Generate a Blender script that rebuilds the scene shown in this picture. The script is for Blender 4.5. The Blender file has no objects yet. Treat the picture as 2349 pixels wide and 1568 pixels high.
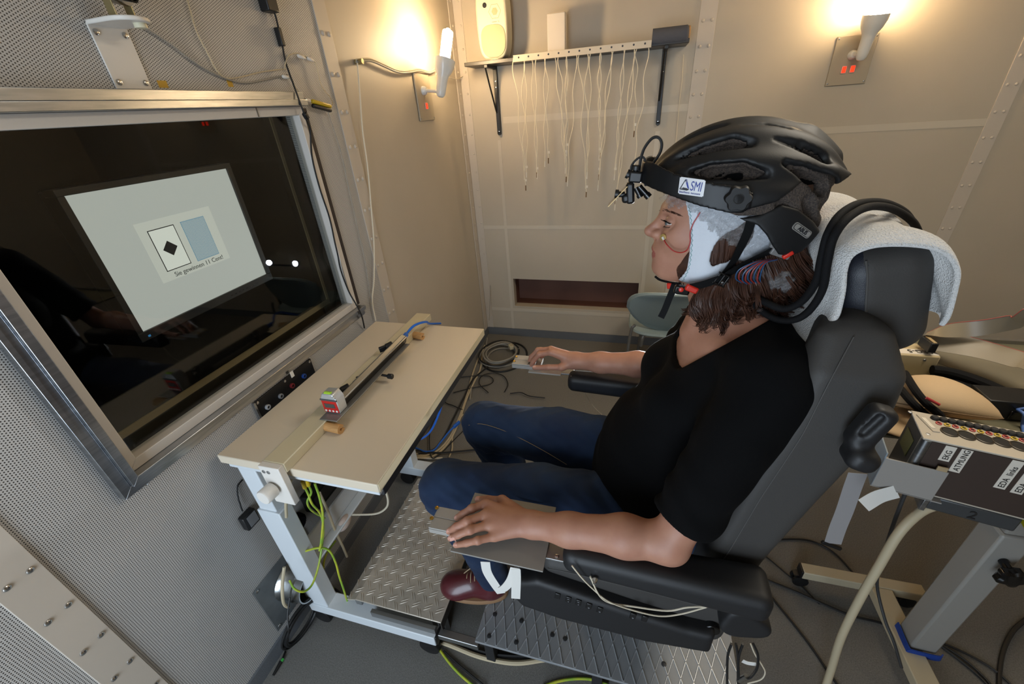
import bpy, bmesh, math, random
import numpy as np
from mathutils import Vector, Matrix
random.seed(4)
rng = np.random.default_rng(4)
scn = bpy.context.scene
COL = scn.collection
PI = math.pi
# ------------------------------------------------------------------ camera
CAM = np.array([0.0, 0.0, 1.56])
YAW, PITCH, ROLL, FPX = -0.304072, 0.517668, -0.077848, 940.1
def _cam_axes():
    cy, sy, cp, sp = math.cos(YAW), math.sin(YAW), math.cos(PITCH), math.sin(PITCH)
    f = np.array([sy*cp, cy*cp, -sp]); r = np.array([cy, -sy, 0.0]); u = np.cross(r, f)
    cr, sr = math.cos(ROLL), math.sin(ROLL)
    return cr*r+sr*u, -sr*r+cr*u, f
AX_R, AX_U, AX_F = _cam_axes()
cd = bpy.data.cameras.new('camera'); cam = bpy.data.objects.new('camera', cd); COL.objects.link(cam)
cd.sensor_width = 36.0; cd.lens = FPX/2349*36; cd.clip_start = 0.02
mw = Matrix.Identity(4)
for i in range(3):
    mw[i][0] = AX_R[i]; mw[i][1] = AX_U[i]; mw[i][2] = -AX_F[i]; mw[i][3] = CAM[i]
cam.matrix_world = mw
scn.camera = cam
_WC = {}
def W(px, py, x=None, y=None, z=None):
    k = (px, py, x, y, z)
    if k not in _WC: _WC[k] = _W(px, py, x, y, z)
    return _WC[k].copy()
def _W(px, py, x=None, y=None, z=None):
    """room position of a photographed point that lies on the plane x=, y= or z= (metres)"""
    d = (px-1174.5)/FPX*AX_R - (py-784.0)/FPX*AX_U + AX_F
    ax, v = (0, x) if x is not None else (1, y) if y is not None else (2, z)
    return CAM + d*(v-CAM[ax])/d[ax]
# ------------------------------------------------------------------ world, lights, exposure
wd = bpy.data.worlds.new('world'); scn.world = wd; wd.use_nodes = True
wd.node_tree.nodes['Background'].inputs[0].default_value = (0.55, 0.66, 0.85, 1)
wd.node_tree.nodes['Background'].inputs[1].default_value = 0.6
scn.view_settings.view_transform = 'Standard'
scn.view_settings.look = 'None'
scn.view_settings.exposure = 0.50
scn.view_settings.gamma = 1.0
scn.view_settings.use_curve_mapping = False
scn.cycles.caustics_reflective = False
scn.cycles.caustics_refractive = False
BULB = 138.0
LED_W = 75.0
def area(name, loc, target, sx, sy, power, col):
    l = bpy.data.lights.new(name, 'AREA'); l.shape = 'RECTANGLE'; l.size = sx; l.size_y = sy
    l.energy = power; l.color = col
    o = bpy.data.objects.new(name, l); COL.objects.link(o); o.location = loc
    o.rotation_euler = (Vector(target)-Vector(loc)).to_track_quat('-Z', 'Y').to_euler()
    return o
# daylight standing in the open doorway behind the photographer
area('doorway_daylight', (-0.45, -1.42, 1.0), (-0.45, 1.0, 0.85), 1.0, 1.9, 33.0, (0.74, 0.87, 1.0))
# warm area light just under the ceiling, its source unseen
area('unseen_overhead_light', (0.9, 1.15, 2.275), (0.9, 1.15, 0.0), 0.6, 0.6, 13.0, (1.0, 0.90, 0.74))
def spot(name, loc, target, power, ang, col, rad=0.02, blend=0.4):
    l = bpy.data.lights.new(name, 'SPOT'); l.energy = power; l.spot_size = ang; l.spot_blend = blend
    l.color = col; l.shadow_soft_size = rad
    o = bpy.data.objects.new(name, l); COL.objects.link(o); o.location = loc
    o.rotation_euler = (Vector(target)-Vector(loc)).to_track_quat('-Z', 'Y').to_euler()
    return o
# ------------------------------------------------------------------ helpers
XL, YB, ZC, XR, YF = -1.05, 2.7225, 2.30, 2.35, -1.2
def srgb(h):
    if isinstance(h, str):
        h = h.lstrip('#'); c = [int(h[i:i+2], 16)/255 for i in (0, 2, 4)]
    else: c = list(h)
    return [x/12.92 if x <= 0.04045 else ((x+0.055)/1.055)**2.4 for x in c]+[1.0]
MATS = {}
def mat(name, col, rough=0.5, metal=0.0, bump=None, var=None, emit=None, coat=0.0, sheen=0.0, sss=0.0, aniso=None, spec=0.5):
    if name in MATS: return MATS[name]
    m = bpy.data.materials.new(name); m.use_nodes = True; MATS[name] = m
    nt = m.node_tree; b = nt.nodes['Principled BSDF']
    c = srgb(col)
    b.inputs['Base Color'].default_value = c
    b.inputs['Roughness'].default_value = rough; b.inputs['Metallic'].default_value = metal
    b.inputs['Specular IOR Level'].default_value = spec
    if coat: b.inputs['Coat Weight'].default_value = coat; b.inputs['Coat Roughness'].default_value = 0.15
    if sheen: b.inputs['Sheen Weight'].default_value = sheen; b.inputs['Sheen Roughness'].default_value = 0.5
    if sss:
        b.inputs['Subsurface Weight'].default_value = sss; b.inputs['Subsurface Radius'].default_value = (0.010, 0.004, 0.002)
        b.inputs['Subsurface Scale'].default_value = 0.6
    if emit: b.inputs['Emission Color'].default_value = srgb(emit[0]); b.inputs['Emission Strength'].default_value = emit[1]
    tc = None
    if bump or var or aniso: tc = nt.nodes.new('ShaderNodeTexCoord')
    if bump:
        n = nt.nodes.new('ShaderNodeTexNoise'); n.inputs['Scale'].default_value = bump[0]; n.inputs['Detail'].default_value = 3
        bp = nt.nodes.new('ShaderNodeBump'); bp.inputs['Strength'].default_value = bump[1]; bp.inputs['Distance'].default_value = bump[2] if len(bump) > 2 else 0.002
        nt.links.new(tc.outputs['Object'], n.inputs['Vector']); nt.links.new(n.outputs['Fac'], bp.inputs['Height'])
        nt.links.new(bp.outputs['Normal'], b.inputs['Normal'])
    if var:   # (scale, second colour, contrast)
        n = nt.nodes.new('ShaderNodeTexNoise'); n.inputs['Scale'].default_value = var[0]; n.inputs['Detail'].default_value = 4
        src = tc.outputs['Object']
        if len(var) > 3:
            mp = nt.nodes.new('ShaderNodeMapping'); mp.inputs['Scale'].default_value = var[3]
            nt.links.new(src, mp.inputs['Vector']); src = mp.outputs['Vector']
        r = nt.nodes.new('ShaderNodeValToRGB'); k = var[2]
        r.color_ramp.elements[0].position = 0.5-k; r.color_ramp.elements[1].position = 0.5+k
        r.color_ramp.elements[0].color = c; r.color_ramp.elements[1].color = srgb(var[1])
        nt.links.new(src, n.inputs['Vector']); nt.links.new(n.outputs['Fac'], r.inputs['Fac'])
        nt.links.new(r.outputs['Color'], b.inputs['Base Color'])
    return m
def link(o, parent=None):
    COL.objects.link(o)
    if parent is not None: o.parent = parent
    return o
def wloc(o):
    v = Vector((0, 0, 0))
    while o is not None: v = v+o.location; o = o.parent
    return v
def props(o, label=None, cat=None, group=None, kind=None):
    if label: o['label'] = label
    if cat: o['category'] = cat
    if group: o['group'] = group
    if kind: o['kind'] = kind
    return o
def thing(name, label, cat, loc=(0, 0, 0), group=None):
    o = bpy.data.objects.new(name, None); o.empty_display_size = 0.05; link(o); o.location = Vector([float(a) for a in loc])
    return props(o, label, cat, group)
def nrm(v):
    v = np.asarray(v, float); return v/max(1e-12, np.linalg.norm(v))
def frame(d):
    d = nrm(d); a = np.array([0, 0, 1.0]) if abs(d[2]) < 0.9 else np.array([1.0, 0, 0])
    u = nrm(np.cross(a, d)); return u, np.cross(d, u), d
def smooth_path(pts, n=6):
    pts = [np.asarray(p, float) for p in pts]
    if len(pts) < 3: return pts
    P = [2*pts[0]-pts[1]]+pts+[2*pts[-1]-pts[-2]]; out = []
    for i in range(1, len(P)-2):
        for k in range(n):
            t = k/n; a, b, c, d = P[i-1], P[i], P[i+1], P[i+2]
            out.append(0.5*((2*b)+(c-a)*t+(2*a-5*b+4*c-d)*t*t+(-a+3*b-3*c+d)*t**3))
    out.append(pts[-1]); return out
class MB:
    def __init__(s): s.v = []; s.f = []; s.mi = []; s.cur = 0
    def add(s, v, f):
        o = len(s.v); s.v += [tuple(float(c) for c in p) for p in v]; s.f += [tuple(i+o for i in q) for q in f]; s.mi += [s.cur]*len(f); return s
    def box(s, x0, x1, y0, y1, z0, z1):
        v = [(x, y, z) for x in (x0, x1) for y in (y0, y1) for z in (z0, z1)]
        return s.add(v, [(0, 1, 3, 2), (4, 6, 7, 5), (0, 4, 5, 1), (2, 3, 7, 6), (0, 2, 6, 4), (1, 5, 7, 3)])
    def obox(s, c, size, u, v=None):
        """box centred at c; u = local x direction, v = local y direction (hint)"""
        u = nrm(u); v = np.asarray(v if v is not None else (0, 0, 1), float); w = nrm(np.cross(u, v)); v = np.cross(w, u)
        c = np.asarray(c, float); h = np.asarray(size)/2
        q = [c+a*h[0]*u+b*h[1]*v+d*h[2]*w for a in (-1, 1) for b in (-1, 1) for d in (-1, 1)]
        return s.add(q, [(0, 1, 3, 2), (4, 6, 7, 5), (0, 4, 5, 1), (2, 3, 7, 6), (0, 2, 6, 4), (1, 5, 7, 3)])
    def hexa(s, bot, top):
        return s.add(list(bot)+list(top), [(3, 2, 1, 0), (4, 5, 6, 7), (0, 1, 5, 4), (1, 2, 6, 5), (2, 3, 7, 6), (3, 0, 4, 7)])
    def cyl(s, a, b, r0, r1=None, seg=16, cap=True):
        r1 = r0 if r1 is None else r1; a = np.asarray(a, float); b = np.asarray(b, float); u, v, d = frame(b-a)
        c = [(math.cos(2*PI*i/seg), math.sin(2*PI*i/seg)) for i in range(seg)]
        q = [a+r0*(x*u+y*v) for x, y in c]+[b+r1*(x*u+y*v) for x, y in c]
        f = [(i, (i+1) % seg, seg+(i+1) % seg, seg+i) for i in range(seg)]
        if cap: f += [tuple(range(seg-1, -1, -1)), tuple(range(seg, 2*seg))]
        return s.add(q, f)
    def lathe(s, a, d, prof, seg=24, cap=True):
        """prof: list of (distance along d, radius)"""
        a = np.asarray(a, float); u, v, d = frame(d); q = []
        for t, r in prof:
            q += [a+d*t+r*(math.cos(2*PI*i/seg)*u+math.sin(2*PI*i/seg)*v) for i in range(seg)]
        f = []
        for k in range(len(prof)-1):
            f += [(k*seg+i, k*seg+(i+1) % seg, (k+1)*seg+(i+1) % seg, (k+1)*seg+i) for i in range(seg)]
        if cap: f += [tuple(range(seg-1, -1, -1)), tuple(range((len(prof)-1)*seg, len(prof)*seg))]
        return s.add(q, f)
    def tube(s, pts, r, seg=8, n=6, sm=True, cap=True, flat=None):
        """round tube; r scalar or list per control point; flat=(w,t) makes a ribbon-like section"""
        P = smooth_path(pts, n) if sm else [np.asarray(p, float) for p in pts]
        m = len(P); rr = np.interp(np.linspace(0, 1, m), np.linspace(0, 1, len(r)), r) if hasattr(r, '__len__') else [r]*m
        T = [nrm(P[min(i+1, m-1)]-P[max(i-1, 0)]) for i in range(m)]
        u, v, _ = frame(T[0]); q = []
        for i in range(m):
            u = nrm(u-T[i]*np.dot(u, T[i])); v = np.cross(T[i], u)
            q += [P[i]+rr[i]*(math.cos(2*PI*k/seg)*u+math.sin(2*PI*k/seg)*v) for k in range(seg)]
        f = [(i*seg+k, i*seg+(k+1) % seg, (i+1)*seg+(k+1) % seg, (i+1)*seg+k) for i in range(m-1) for k in range(seg)]
        if cap: f += [tuple(range(seg-1, -1, -1)), tuple(range((m-1)*seg, m*seg))]
        return s.add(q, f)
    def band(s, pts, nors, w, t, n=5):
        """flat strap along pts: width w sideways, thickness t along the normals"""
        P = smooth_path(pts, n); N = smooth_path(nors, n); m = len(P); q = []
        for i in range(m):
            T = nrm(P[min(i+1, m-1)]-P[max(i-1, 0)]); nn = nrm(N[i]-T*np.dot(N[i], T)); sd = np.cross(T, nn)
            for a, b in ((-1, -1), (1, -1), (1, 1), (-1, 1)): q.append(P[i]+sd*a*w/2+nn*b*t/2)
        f = [(i*4+k, i*4+(k+1) % 4, (i+1)*4+(k+1) % 4, (i+1)*4+k) for i in range(m-1) for k in range(4)]
        f += [(3, 2, 1, 0), tuple(range((m-1)*4, m*4))]
        return s.add(q, f)
    def ell(s, c, r, R=None, seg=20, rings=12):
        c = np.asarray(c, float); r = np.asarray(r if hasattr(r, '__len__') else (r, r, r), float); R = np.eye(3) if R is None else R
        q = [c+R@(r*np.array([0, 0, -1]))]
        for j in range(1, rings):
            th = -PI/2+PI*j/rings
            q += [c+R@(r*np.array([math.cos(th)*math.cos(2*PI*i/seg), math.cos(th)*math.sin(2*PI*i/seg), math.sin(th)])) for i in range(seg)]
        q.append(c+R@(r*np.array([0, 0, 1]))); f = []
        f += [(0, 1+(i+1) % seg, 1+i) for i in range(seg)]
        for j in range(rings-2):
            f += [(1+j*seg+i, 1+j*seg+(i+1) % seg, 1+(j+1)*seg+(i+1) % seg, 1+(j+1)*seg+i) for i in range(seg)]
        e = len(q)-1; b = 1+(rings-2)*seg
        f += [(e, b+i, b+(i+1) % seg) for i in range(seg)]
        return s.add(q, f)
    def prism(s, poly, off):
        poly = [np.asarray(p, float) for p in poly]; n = len(poly); off = np.asarray(off, float)
        q = poly+[p+off for p in poly]
        f = [tuple(range(n-1, -1, -1)), tuple(range(n, 2*n))]+[(i, (i+1) % n, n+(i+1) % n, n+i) for i in range(n)]
        return s.add(q, f)
    def loft(s, rings, cap=True, closed=True):
        n = len(rings[0]); q = [p for r in rings for p in r]; m = len(rings); f = []
        for j in range(m-1):
            f += [(j*n+i, j*n+(i+1) % n, (j+1)*n+(i+1) % n, (j+1)*n+i) for i in range(n if closed else n-1)]
        if cap and closed: f += [tuple(range(n-1, -1, -1)), tuple(range((m-1)*n, m*n))]
        return s.add(q, f)
    def build(s, name, mats, parent=None, bevel=0.0, smooth=True, ang=35, seg=2, solid=0.0, sub=0, fix=True):
        me = bpy.data.meshes.new(name)
        off = wloc(parent) if parent is not None else Vector((0, 0, 0))
        me.from_pydata([(a-off.x, b-off.y, c-off.z) for a, b, c in s.v], [], s.f)
        if not isinstance(mats, (list, tuple)): mats = [mats]
        for m in mats: me.materials.append(m)
        if len(mats) > 1:
            for p, i in zip(me.polygons, s.mi): p.material_index = i
        if fix:
            bm = bmesh.new(); bm.from_mesh(me); bmesh.ops.recalc_face_normals(bm, faces=bm.faces); bm.to_mesh(me); bm.free()
        me.validate()
        if smooth:
            me.polygons.foreach_set('use_smooth', [True]*len(me.polygons)); me.set_sharp_from_angle(angle=math.radians(ang))
        o = bpy.data.objects.new(name, me); link(o, parent)
        if solid: md = o.modifiers.new('thick', 'SOLIDIFY'); md.thickness = solid; md.offset = 0
        if bevel: md = o.modifiers.new('bevel', 'BEVEL'); md.width = bevel; md.segments = seg; md.limit_method = 'ANGLE'; md.angle_limit = math.radians(35); md.harden_normals = False
        if sub: md = o.modifiers.new('sub', 'SUBSURF'); md.levels = sub; md.render_levels = sub
        return o
def single(mb, name, m, label, cat, group=None, **k):
    return props(mb.build(name, m, None, **k), label, cat, group)
def clone(o, delta, label=None):
    """copy a thing with its parts (and their parts), moved by delta"""
    c = o.copy(); COL.objects.link(c); c.location = o.location+Vector([float(a) for a in delta])
    if label: c['label'] = label
    for ch in o.children:
        d = ch.copy(); COL.objects.link(d); d.parent = c
        for g in ch.children:
            e = g.copy(); COL.objects.link(e); e.parent = d
    return c
def text(body, size, origin, xdir, ydir, m, parent, name='lettering', lift=0.0006, align='LEFT', sx=1.0, bold=0.0, thick=0.0003):
    cu = bpy.data.curves.new('t', 'FONT'); cu.body = body; cu.size = size; cu.align_x = align; cu.extrude = thick; cu.offset = bold
    t = bpy.data.objects.new('t', cu); COL.objects.link(t)
    dg = bpy.context.evaluated_depsgraph_get(); me = bpy.data.meshes.new_from_object(t.evaluated_get(dg))
    bpy.data.objects.remove(t); bpy.data.curves.remove(cu)
    x = nrm(xdir); n = nrm(np.cross(x, ydir)); yv = np.cross(n, x); off = np.array(wloc(parent)) if parent is not None else np.zeros(3)
    for v in me.vertices:
        p = np.asarray(origin)+x*v.co.x*sx+yv*v.co.y+n*(v.co.z+lift)-off; v.co = p
    me.name = name; me.materials.clear(); me.materials.append(m)
    o = bpy.data.objects.new(name, me); link(o, parent); return o
def screw(mb, p, n, r=0.006, h=0.003):
    """pan-head screw with a cross slot"""
    p = np.asarray(p, float); n = nrm(n)
    mb.lathe(p-n*0.001, n, [(0, r), (0.001+h*0.5, r*0.96), (0.001+h*0.9, r*0.6), (0.001+h, r*0.25)], seg=10)
# --- implicit surfaces -> quads (surface nets)
def sd_cap(P, a, b, ra, rb=None):
    rb = ra if rb is None else rb; a = np.asarray(a, float); b = np.asarray(b, float); d = b-a
    t = np.clip(((P-a)@d)/max(1e-12, d@d), 0, 1)
    q = P-a-t[:, None]*d
    return np.sqrt(np.einsum('ij,ij->i', q, q))-(ra+t*(rb-ra))
def sd_ell(P, c, r, R=None):
    q = P-np.asarray(c, float)
    if R is not None: q = q@R
    r = np.asarray(r, float); u = q/r; k0 = np.sqrt(np.einsum('ij,ij->i', u, u)); u = u/r; k1 = np.sqrt(np.einsum('ij,ij->i', u, u))
    return k0*(k0-1)/np.maximum(k1, 1e-9)
def sd_box(P, c, h, r=0.0, R=None):
    q = P-np.asarray(c, float)
    if R is not None: q = q@R
    d = np.abs(q)-(np.asarray(h)-r)
    return np.linalg.norm(np.maximum(d, 0), axis=1)+np.minimum(d.max(axis=1), 0)-r
def smin(a, b, k):
    h = np.clip(0.5+0.5*(b-a)/k, 0, 1); return b+(a-b)*h-k*h*(1-h)
def smax(a, b, k): return -smin(-a, -b, k)
def sd_path(P, pts, rad, k=0.01):
    d = None
    for i in range(len(pts)-1):
        e = sd_cap(P, pts[i], pts[i+1], rad[i], rad[i+1]); d = e if d is None else (smin(d, e, k) if k > 0 else np.minimum(d, e))
    return d
def nets(f, lo, hi, h, coarse=4):
    lo = np.asarray(lo, float); hi = np.asarray(hi, float)
    n = (np.ceil((hi-lo)/h/coarse).astype(int))*coarse+1
    nc = (n-1)//coarse+1
    g = np.stack(np.meshgrid(*[lo[i]+np.arange(nc[i])*h*coarse for i in range(3)], indexing='ij'), -1).reshape(-1, 3)
    Dc = f(g).reshape(nc)
    D = np.repeat(np.repeat(np.repeat(Dc, coarse, 0), coarse, 1), coarse, 2)[:n[0], :n[1], :n[2]].copy()
    band = h*coarse*1.8
    act = np.abs(Dc) < band
    A = np.repeat(np.repeat(np.repeat(act, coarse, 0), coarse, 1), coarse, 2)[:n[0], :n[1], :n[2]].copy()
    # grow by shifting so that every fine point near an active coarse corner is evaluated
    for ax in range(3):
        B = A.copy(); sl = [slice(None)]*3; sr = [slice(None)]*3; sl[ax] = slice(0, -(coarse-1)); sr[ax] = slice(coarse-1, None)
        B[tuple(sl)] |= A[tuple(sr)]; A = B
    idx = np.argwhere(A); D[A] = f(lo+idx*h)
    ins = D < 0
    cells = np.zeros(np.array(D.shape)-1, int)
    for dx in (0, 1):
        for dy in (0, 1):
            for dz in (0, 1):
                cells += ins[dx:D.shape[0]-1+dx, dy:D.shape[1]-1+dy, dz:D.shape[2]-1+dz]
    act = (cells > 0) & (cells < 8); ci = np.argwhere(act)
    vid = -np.ones(cells.shape, int); vid[act] = np.arange(len(ci))
    acc = np.zeros((len(ci), 3)); cnt = np.zeros(len(ci))
    cr = [(a, b, c) for a in (0, 1) for b in (0, 1) for c in (0, 1)]
    for a in cr:
        for ax in range(3):
            if a[ax]: continue
            b = list(a); b[ax] = 1
            da = D[ci[:, 0]+a[0], ci[:, 1]+a[1], ci[:, 2]+a[2]]; db = D[ci[:, 0]+b[0], ci[:, 1]+b[1], ci[:, 2]+b[2]]
            m = (da < 0) != (db < 0); t = np.where(m, da/np.where(m, da-db, 1), 0)
            p = np.tile(np.array(a, float), (len(ci), 1)); p[:, ax] += t
            acc[m] += p[m]; cnt[m] += 1
    V = lo+(ci+acc/cnt[:, None])*h
    F = []
    for ax in range(3):
        s0 = [slice(None)]*3; s1 = [slice(None)]*3; s0[ax] = slice(0, -1); s1[ax] = slice(1, None)
        a, b = ins[tuple(s0)], ins[tuple(s1)]; e = np.argwhere(a != b); u, v = (ax+1) % 3, (ax+2) % 3
        ok = (e[:, u] > 0) & (e[:, v] > 0) & (e[:, u] < D.shape[u]-1) & (e[:, v] < D.shape[v]-1); e = e[ok]
        fl = a[e[:, 0], e[:, 1], e[:, 2]]
        def cid(du, dv):
            c = e.copy(); c[:, u] += du; c[:, v] += dv; return vid[c[:, 0], c[:, 1], c[:, 2]]
        q = np.stack([cid(-1, -1), cid(0, -1), cid(0, 0), cid(-1, 0)], 1)
        q[~fl] = q[~fl][:, ::-1]; F.append(q)
    return V, np.concatenate(F)
def relax(V, F, it=2, lam=0.5):
    e = np.concatenate([F[:, [0, 1]], F[:, [1, 2]], F[:, [2, 3]], F[:, [3, 0]]])
    for _ in range(it):
        for l in (lam, -lam*1.04):
            n = len(V); i2 = np.concatenate([e[:, 0], e[:, 1]]); j2 = np.concatenate([e[:, 1], e[:, 0]]); c = np.bincount(i2, minlength=n)
            acc = np.stack([np.bincount(i2, V[j2, k], n) for k in range(3)], 1)
            V = V+l*(acc/np.maximum(c, 1)[:, None]-V)
    return V
def nets_obj(name, f, lo, hi, h, mats, parent=None, slots=None, drop=None, solid=0.0, it=2, disp=None, extra=None):
    V, F = nets(f, lo, hi, h); V = relax(V, F, it)
    if disp is not None: V = disp(V)
    if extra:
        for v2, f2 in extra: F = np.concatenate([F, f2+len(V)]); V = np.concatenate([V, v2])
    if drop is not None:
        c = V[F].mean(1); F = F[~drop(c)]
        used = np.unique(F); mp = -np.ones(len(V), int); mp[used] = np.arange(len(used)); V = V[used]; F = mp[F]
    off = np.array(wloc(parent)) if parent is not None else np.zeros(3)
    me = bpy.data.meshes.new(name); me.vertices.add(len(V)); me.vertices.foreach_set('co', (V-off).ravel())
    me.loops.add(F.size); me.loops.foreach_set('vertex_index', F.ravel().astype(np.int32)); me.polygons.add(len(F))
    me.polygons.foreach_set('loop_start', np.arange(0, F.size, 4, dtype=np.int32))
    if not isinstance(mats, (list, tuple)): mats = [mats]
    for m in mats: me.materials.append(m)
    me.update(); me.validate(); me.polygons.foreach_set('use_smooth', [True]*len(me.polygons))
    if slots is not None: me.polygons.foreach_set('material_index', slots(V[F].mean(1)).astype(np.int32))
    o = bpy.data.objects.new(name, me); link(o, parent)
    if solid: md = o.modifiers.new('thick', 'SOLIDIFY'); md.thickness = solid; md.offset = 1
    return o
# ------------------------------------------------------------------ materials of the room
paint = mat('cream_wall_paint', '#b9ae9d', 0.55, bump=(420, 0.12, 0.0006), var=(2.2, '#aea493', 0.3))
strip_paint = mat('strip_paint', '#bdb3a6', 0.45, bump=(90, 0.05))
alu = mat('brushed_aluminium', '#b9bcc0', 0.3, 1.0, bump=(60, 0.06), var=(14, '#9fa3a8', 0.2, (1, 1, 12)))
alu_dull = mat('dull_aluminium', '#a3a3a2', 0.45, 1.0, bump=(80, 0.1))
white_pl = mat('white_plastic', '#d9d4cc', 0.4)
white_metal = mat('white_lacquered_metal', '#d6dadd', 0.38, bump=(300, 0.04))
black_pl = mat('black_plastic', '#131314', 0.42)
black_gl = mat('black_gloss', '#0a0a0b', 0.2)
black_rub = mat('black_rubber', '#101011', 0.6)
steel = mat('polished_steel', '#c9c9c8', 0.2, 1.0)
zinc = mat('galvanised_sheet', '#8d9294', 0.42, 0.55, var=(9, '#767b7e', 0.15))
tape_y = mat('yellow_tape', '#c39a2e', 0.6)
tape_w = mat('white_tape', '#d8d6d0', 0.55)
beige_cable = mat('beige_cable_sheath', '#b7a98c', 0.55)
grey_cable = mat('grey_cable_sheath', '#8f8a80', 0.55)
white_cable = mat('white_cable_sheath', '#cfc4ae', 0.5)
brown = mat('brown_niche_lining', '#6a4638', 0.6, var=(5, '#573629', 0.25))
carpet = mat('grey_carpet', '#86847f', 0.95, bump=(900, 0.7, 0.003), var=(260, '#6c6a66', 0.22), spec=0.1)
skirt = mat('grey_skirting_carpet', '#66696d', 0.95, bump=(700, 0.5, 0.002), spec=0.1)
def perforated():
    m = bpy.data.materials.new('perforated_panel'); m.use_nodes = True; nt = m.node_tree; b = nt.nodes['Principled BSDF']
    N = lambda t, **k: nt.nodes.new(t)
    tc = N('ShaderNodeTexCoord'); sp = N('ShaderNodeSeparateXYZ'); nt.links.new(tc.outputs['Object'], sp.inputs[0])
    def op(o, a, b=None):
        n = N('ShaderNodeMath'); n.operation = o
        for i, q in enumerate((a, b)):
            if q is None: continue
            if hasattr(q, 'links'): nt.links.new(q, n.inputs[i])
            else: n.inputs[i].default_value = q
        return n.outputs[0]
    PY, PZ = 0.0088, 0.0051
    def cell(oy, oz):
        fu = op('MULTIPLY', op('SUBTRACT', op('FRACT', op('ADD', op('DIVIDE', sp.outputs['Y'], PY), 100.0+oy)), 0.5), PY)
        fv = op('MULTIPLY', op('SUBTRACT', op('FRACT', op('ADD', op('DIVIDE', sp.outputs['Z'], PZ), 100.0+oz)), 0.5), PZ)
        return op('SQRT', op('ADD', op('MULTIPLY', fu, fu), op('MULTIPLY', fv, fv)))
    d = op('MULTIPLY', op('MINIMUM', cell(0.0, 0.0), cell(0.5, 0.5)), 100.0)
    r = N('ShaderNodeValToRGB'); r.color_ramp.elements[0].position = 0.105; r.color_ramp.elements[1].position = 0.145
    r.color_ramp.elements[0].color = srgb('#2e2a27'); r.color_ramp.elements[1].color = srgb('#bab8b5')
    nt.links.new(d, r.inputs['Fac']); nt.links.new(r.outputs['Color'], b.inputs['Base Color'])
    bp = N('ShaderNodeBump'); bp.inputs['Strength'].default_value = 0.5; bp.inputs['Distance'].default_value = 0.001
    nt.links.new(r.outputs['Color'], bp.inputs['Height']); nt.links.new(bp.outputs['Normal'], b.inputs['Normal'])
    b.inputs['Roughness'].default_value = 0.45
    return m
perf = perforated()
def struct(o): o['kind'] = 'structure'; return o
# ------------------------------------------------------------------ shell
struct(MB().box(XL-0.02, XR+0.02, YF-0.4, YB+0.02, -0.04, 0.0).build('floor', carpet))
struct(MB().box(XL-0.02, XR+0.02, YF-0.02, YB+0.02, ZC, ZC+0.04).build('ceiling', paint))
WY0, WY1, WZ0, WZ1 = 0.375, 1.275, 0.88, 1.645     # window opening
m = MB(); T = 0.06
m.box(XL-T, XL, YF, WY0, 0, ZC).box(XL-T, XL, WY1, 1.50, 0, ZC).box(XL-T, XL, WY0, WY1, 0, WZ0).box(XL-T, XL, WY0, WY1, WZ1, ZC)
wl = struct(m.build('wall_left', perf, smooth=False))
MB().box(XL-T, XL-0.002, 1.50, YB+0.02, 0, ZC).build('smooth_panel', paint, wl, smooth=False)
# back wall with the low niche
NX0, NX1, NZ0, NZ1 = W(1177, 639, y=YB)[0], W(1466, 647, y=YB)[0], W(1183, 701, y=YB)[2], W(1177, 639, y=YB)[2]
m = MB(); m.box(XL-T, NX0, YB, YB+T, 0, ZC).box(NX1, XR+0.02, YB, YB+T, 0, ZC).box(NX0, NX1, YB, YB+T, 0, NZ0).box(NX0, NX1, YB, YB+T, NZ1, ZC)
wb = struct(m.build('wall_back', paint, smooth=False))
m = MB(); D2 = YB+0.15
m.box(NX0-0.01, NX1+0.01, D2, D2+0.01, NZ0-0.01, NZ1+0.01).box(NX0-0.01, NX0, YB+T, D2, NZ0-0.01, NZ1).box(NX1, NX1+0.01, YB+T, D2, NZ0-0.01, NZ1)
m.box(NX0, NX1, YB+T, D2, NZ0-0.01, NZ0).box(NX0, NX1, YB+T, D2, NZ1, NZ1+0.01)
m.build('niche_lining', brown, wb, smooth=False)
struct(MB().box(XR, XR+T, YF, YB, 0, ZC).build('wall_right', paint, smooth=False))
m = MB(); m.box(-0.02, XR, YF-T, YF, 0, ZC).box(XL, -0.02, YF-T, YF, 1.98, ZC).box(XL-T, -0.98, YF-T, YF, 0, ZC)
struct(m.build('wall_front', paint, smooth=False))
struct(MB().box(-0.04+XL+0.05, XR, YB-0.008, YB, 0, 0.062).build('baseboard_back', skirt))
struct(MB().box(XL, XL+0.008, YF, YB-0.008, 0, 0.060).build('baseboard_left', skirt))
# ------------------------------------------------------------------ riveted cover strips
_riv = None
def rivet(parent, p, n, r, m):
    mb = MB(); p = np.asarray(p, float); n = nrm(n)
    mb.lathe(p, n, [(0, r), (r*0.35, r*0.92), (r*0.6, r*0.6), (r*0.7, r*0.2)], seg=10)
    return mb.build('rivet', m, parent)
def strip(name, axis, lo, hi, z0, z1, t, cols, z_start, pitch, r=0.006, m=strip_paint):
    mb = MB()
    if axis == 'x': mb.box(XL-0.001, XL+t, lo, hi, z0, z1)
    else: mb.box(lo, hi, YB-t, YB+0.001, z0, z1)
    s = struct(mb.build(name, m, bevel=0.0008))
    z = z_start
    while z < z1:
        for c in cols:
            p = (XL+t, c, z) if axis == 'x' else (c, YB-t, z)
            rivet(s, p, (1, 0, 0) if axis == 'x' else (0, -1, 0), r, m)
        z += pitch
    return s
strip('trim_1', 'x', 1.470, 1.538, 0.06, ZC, 0.004, (1.487, 1.520), 0.66, 0.116, 0.008)
t2 = strip('trim_2', 'x', 0.138, 0.206, 0.06, ZC, 0.006, (), 0.395, 0.0555, 0.0045)
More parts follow.
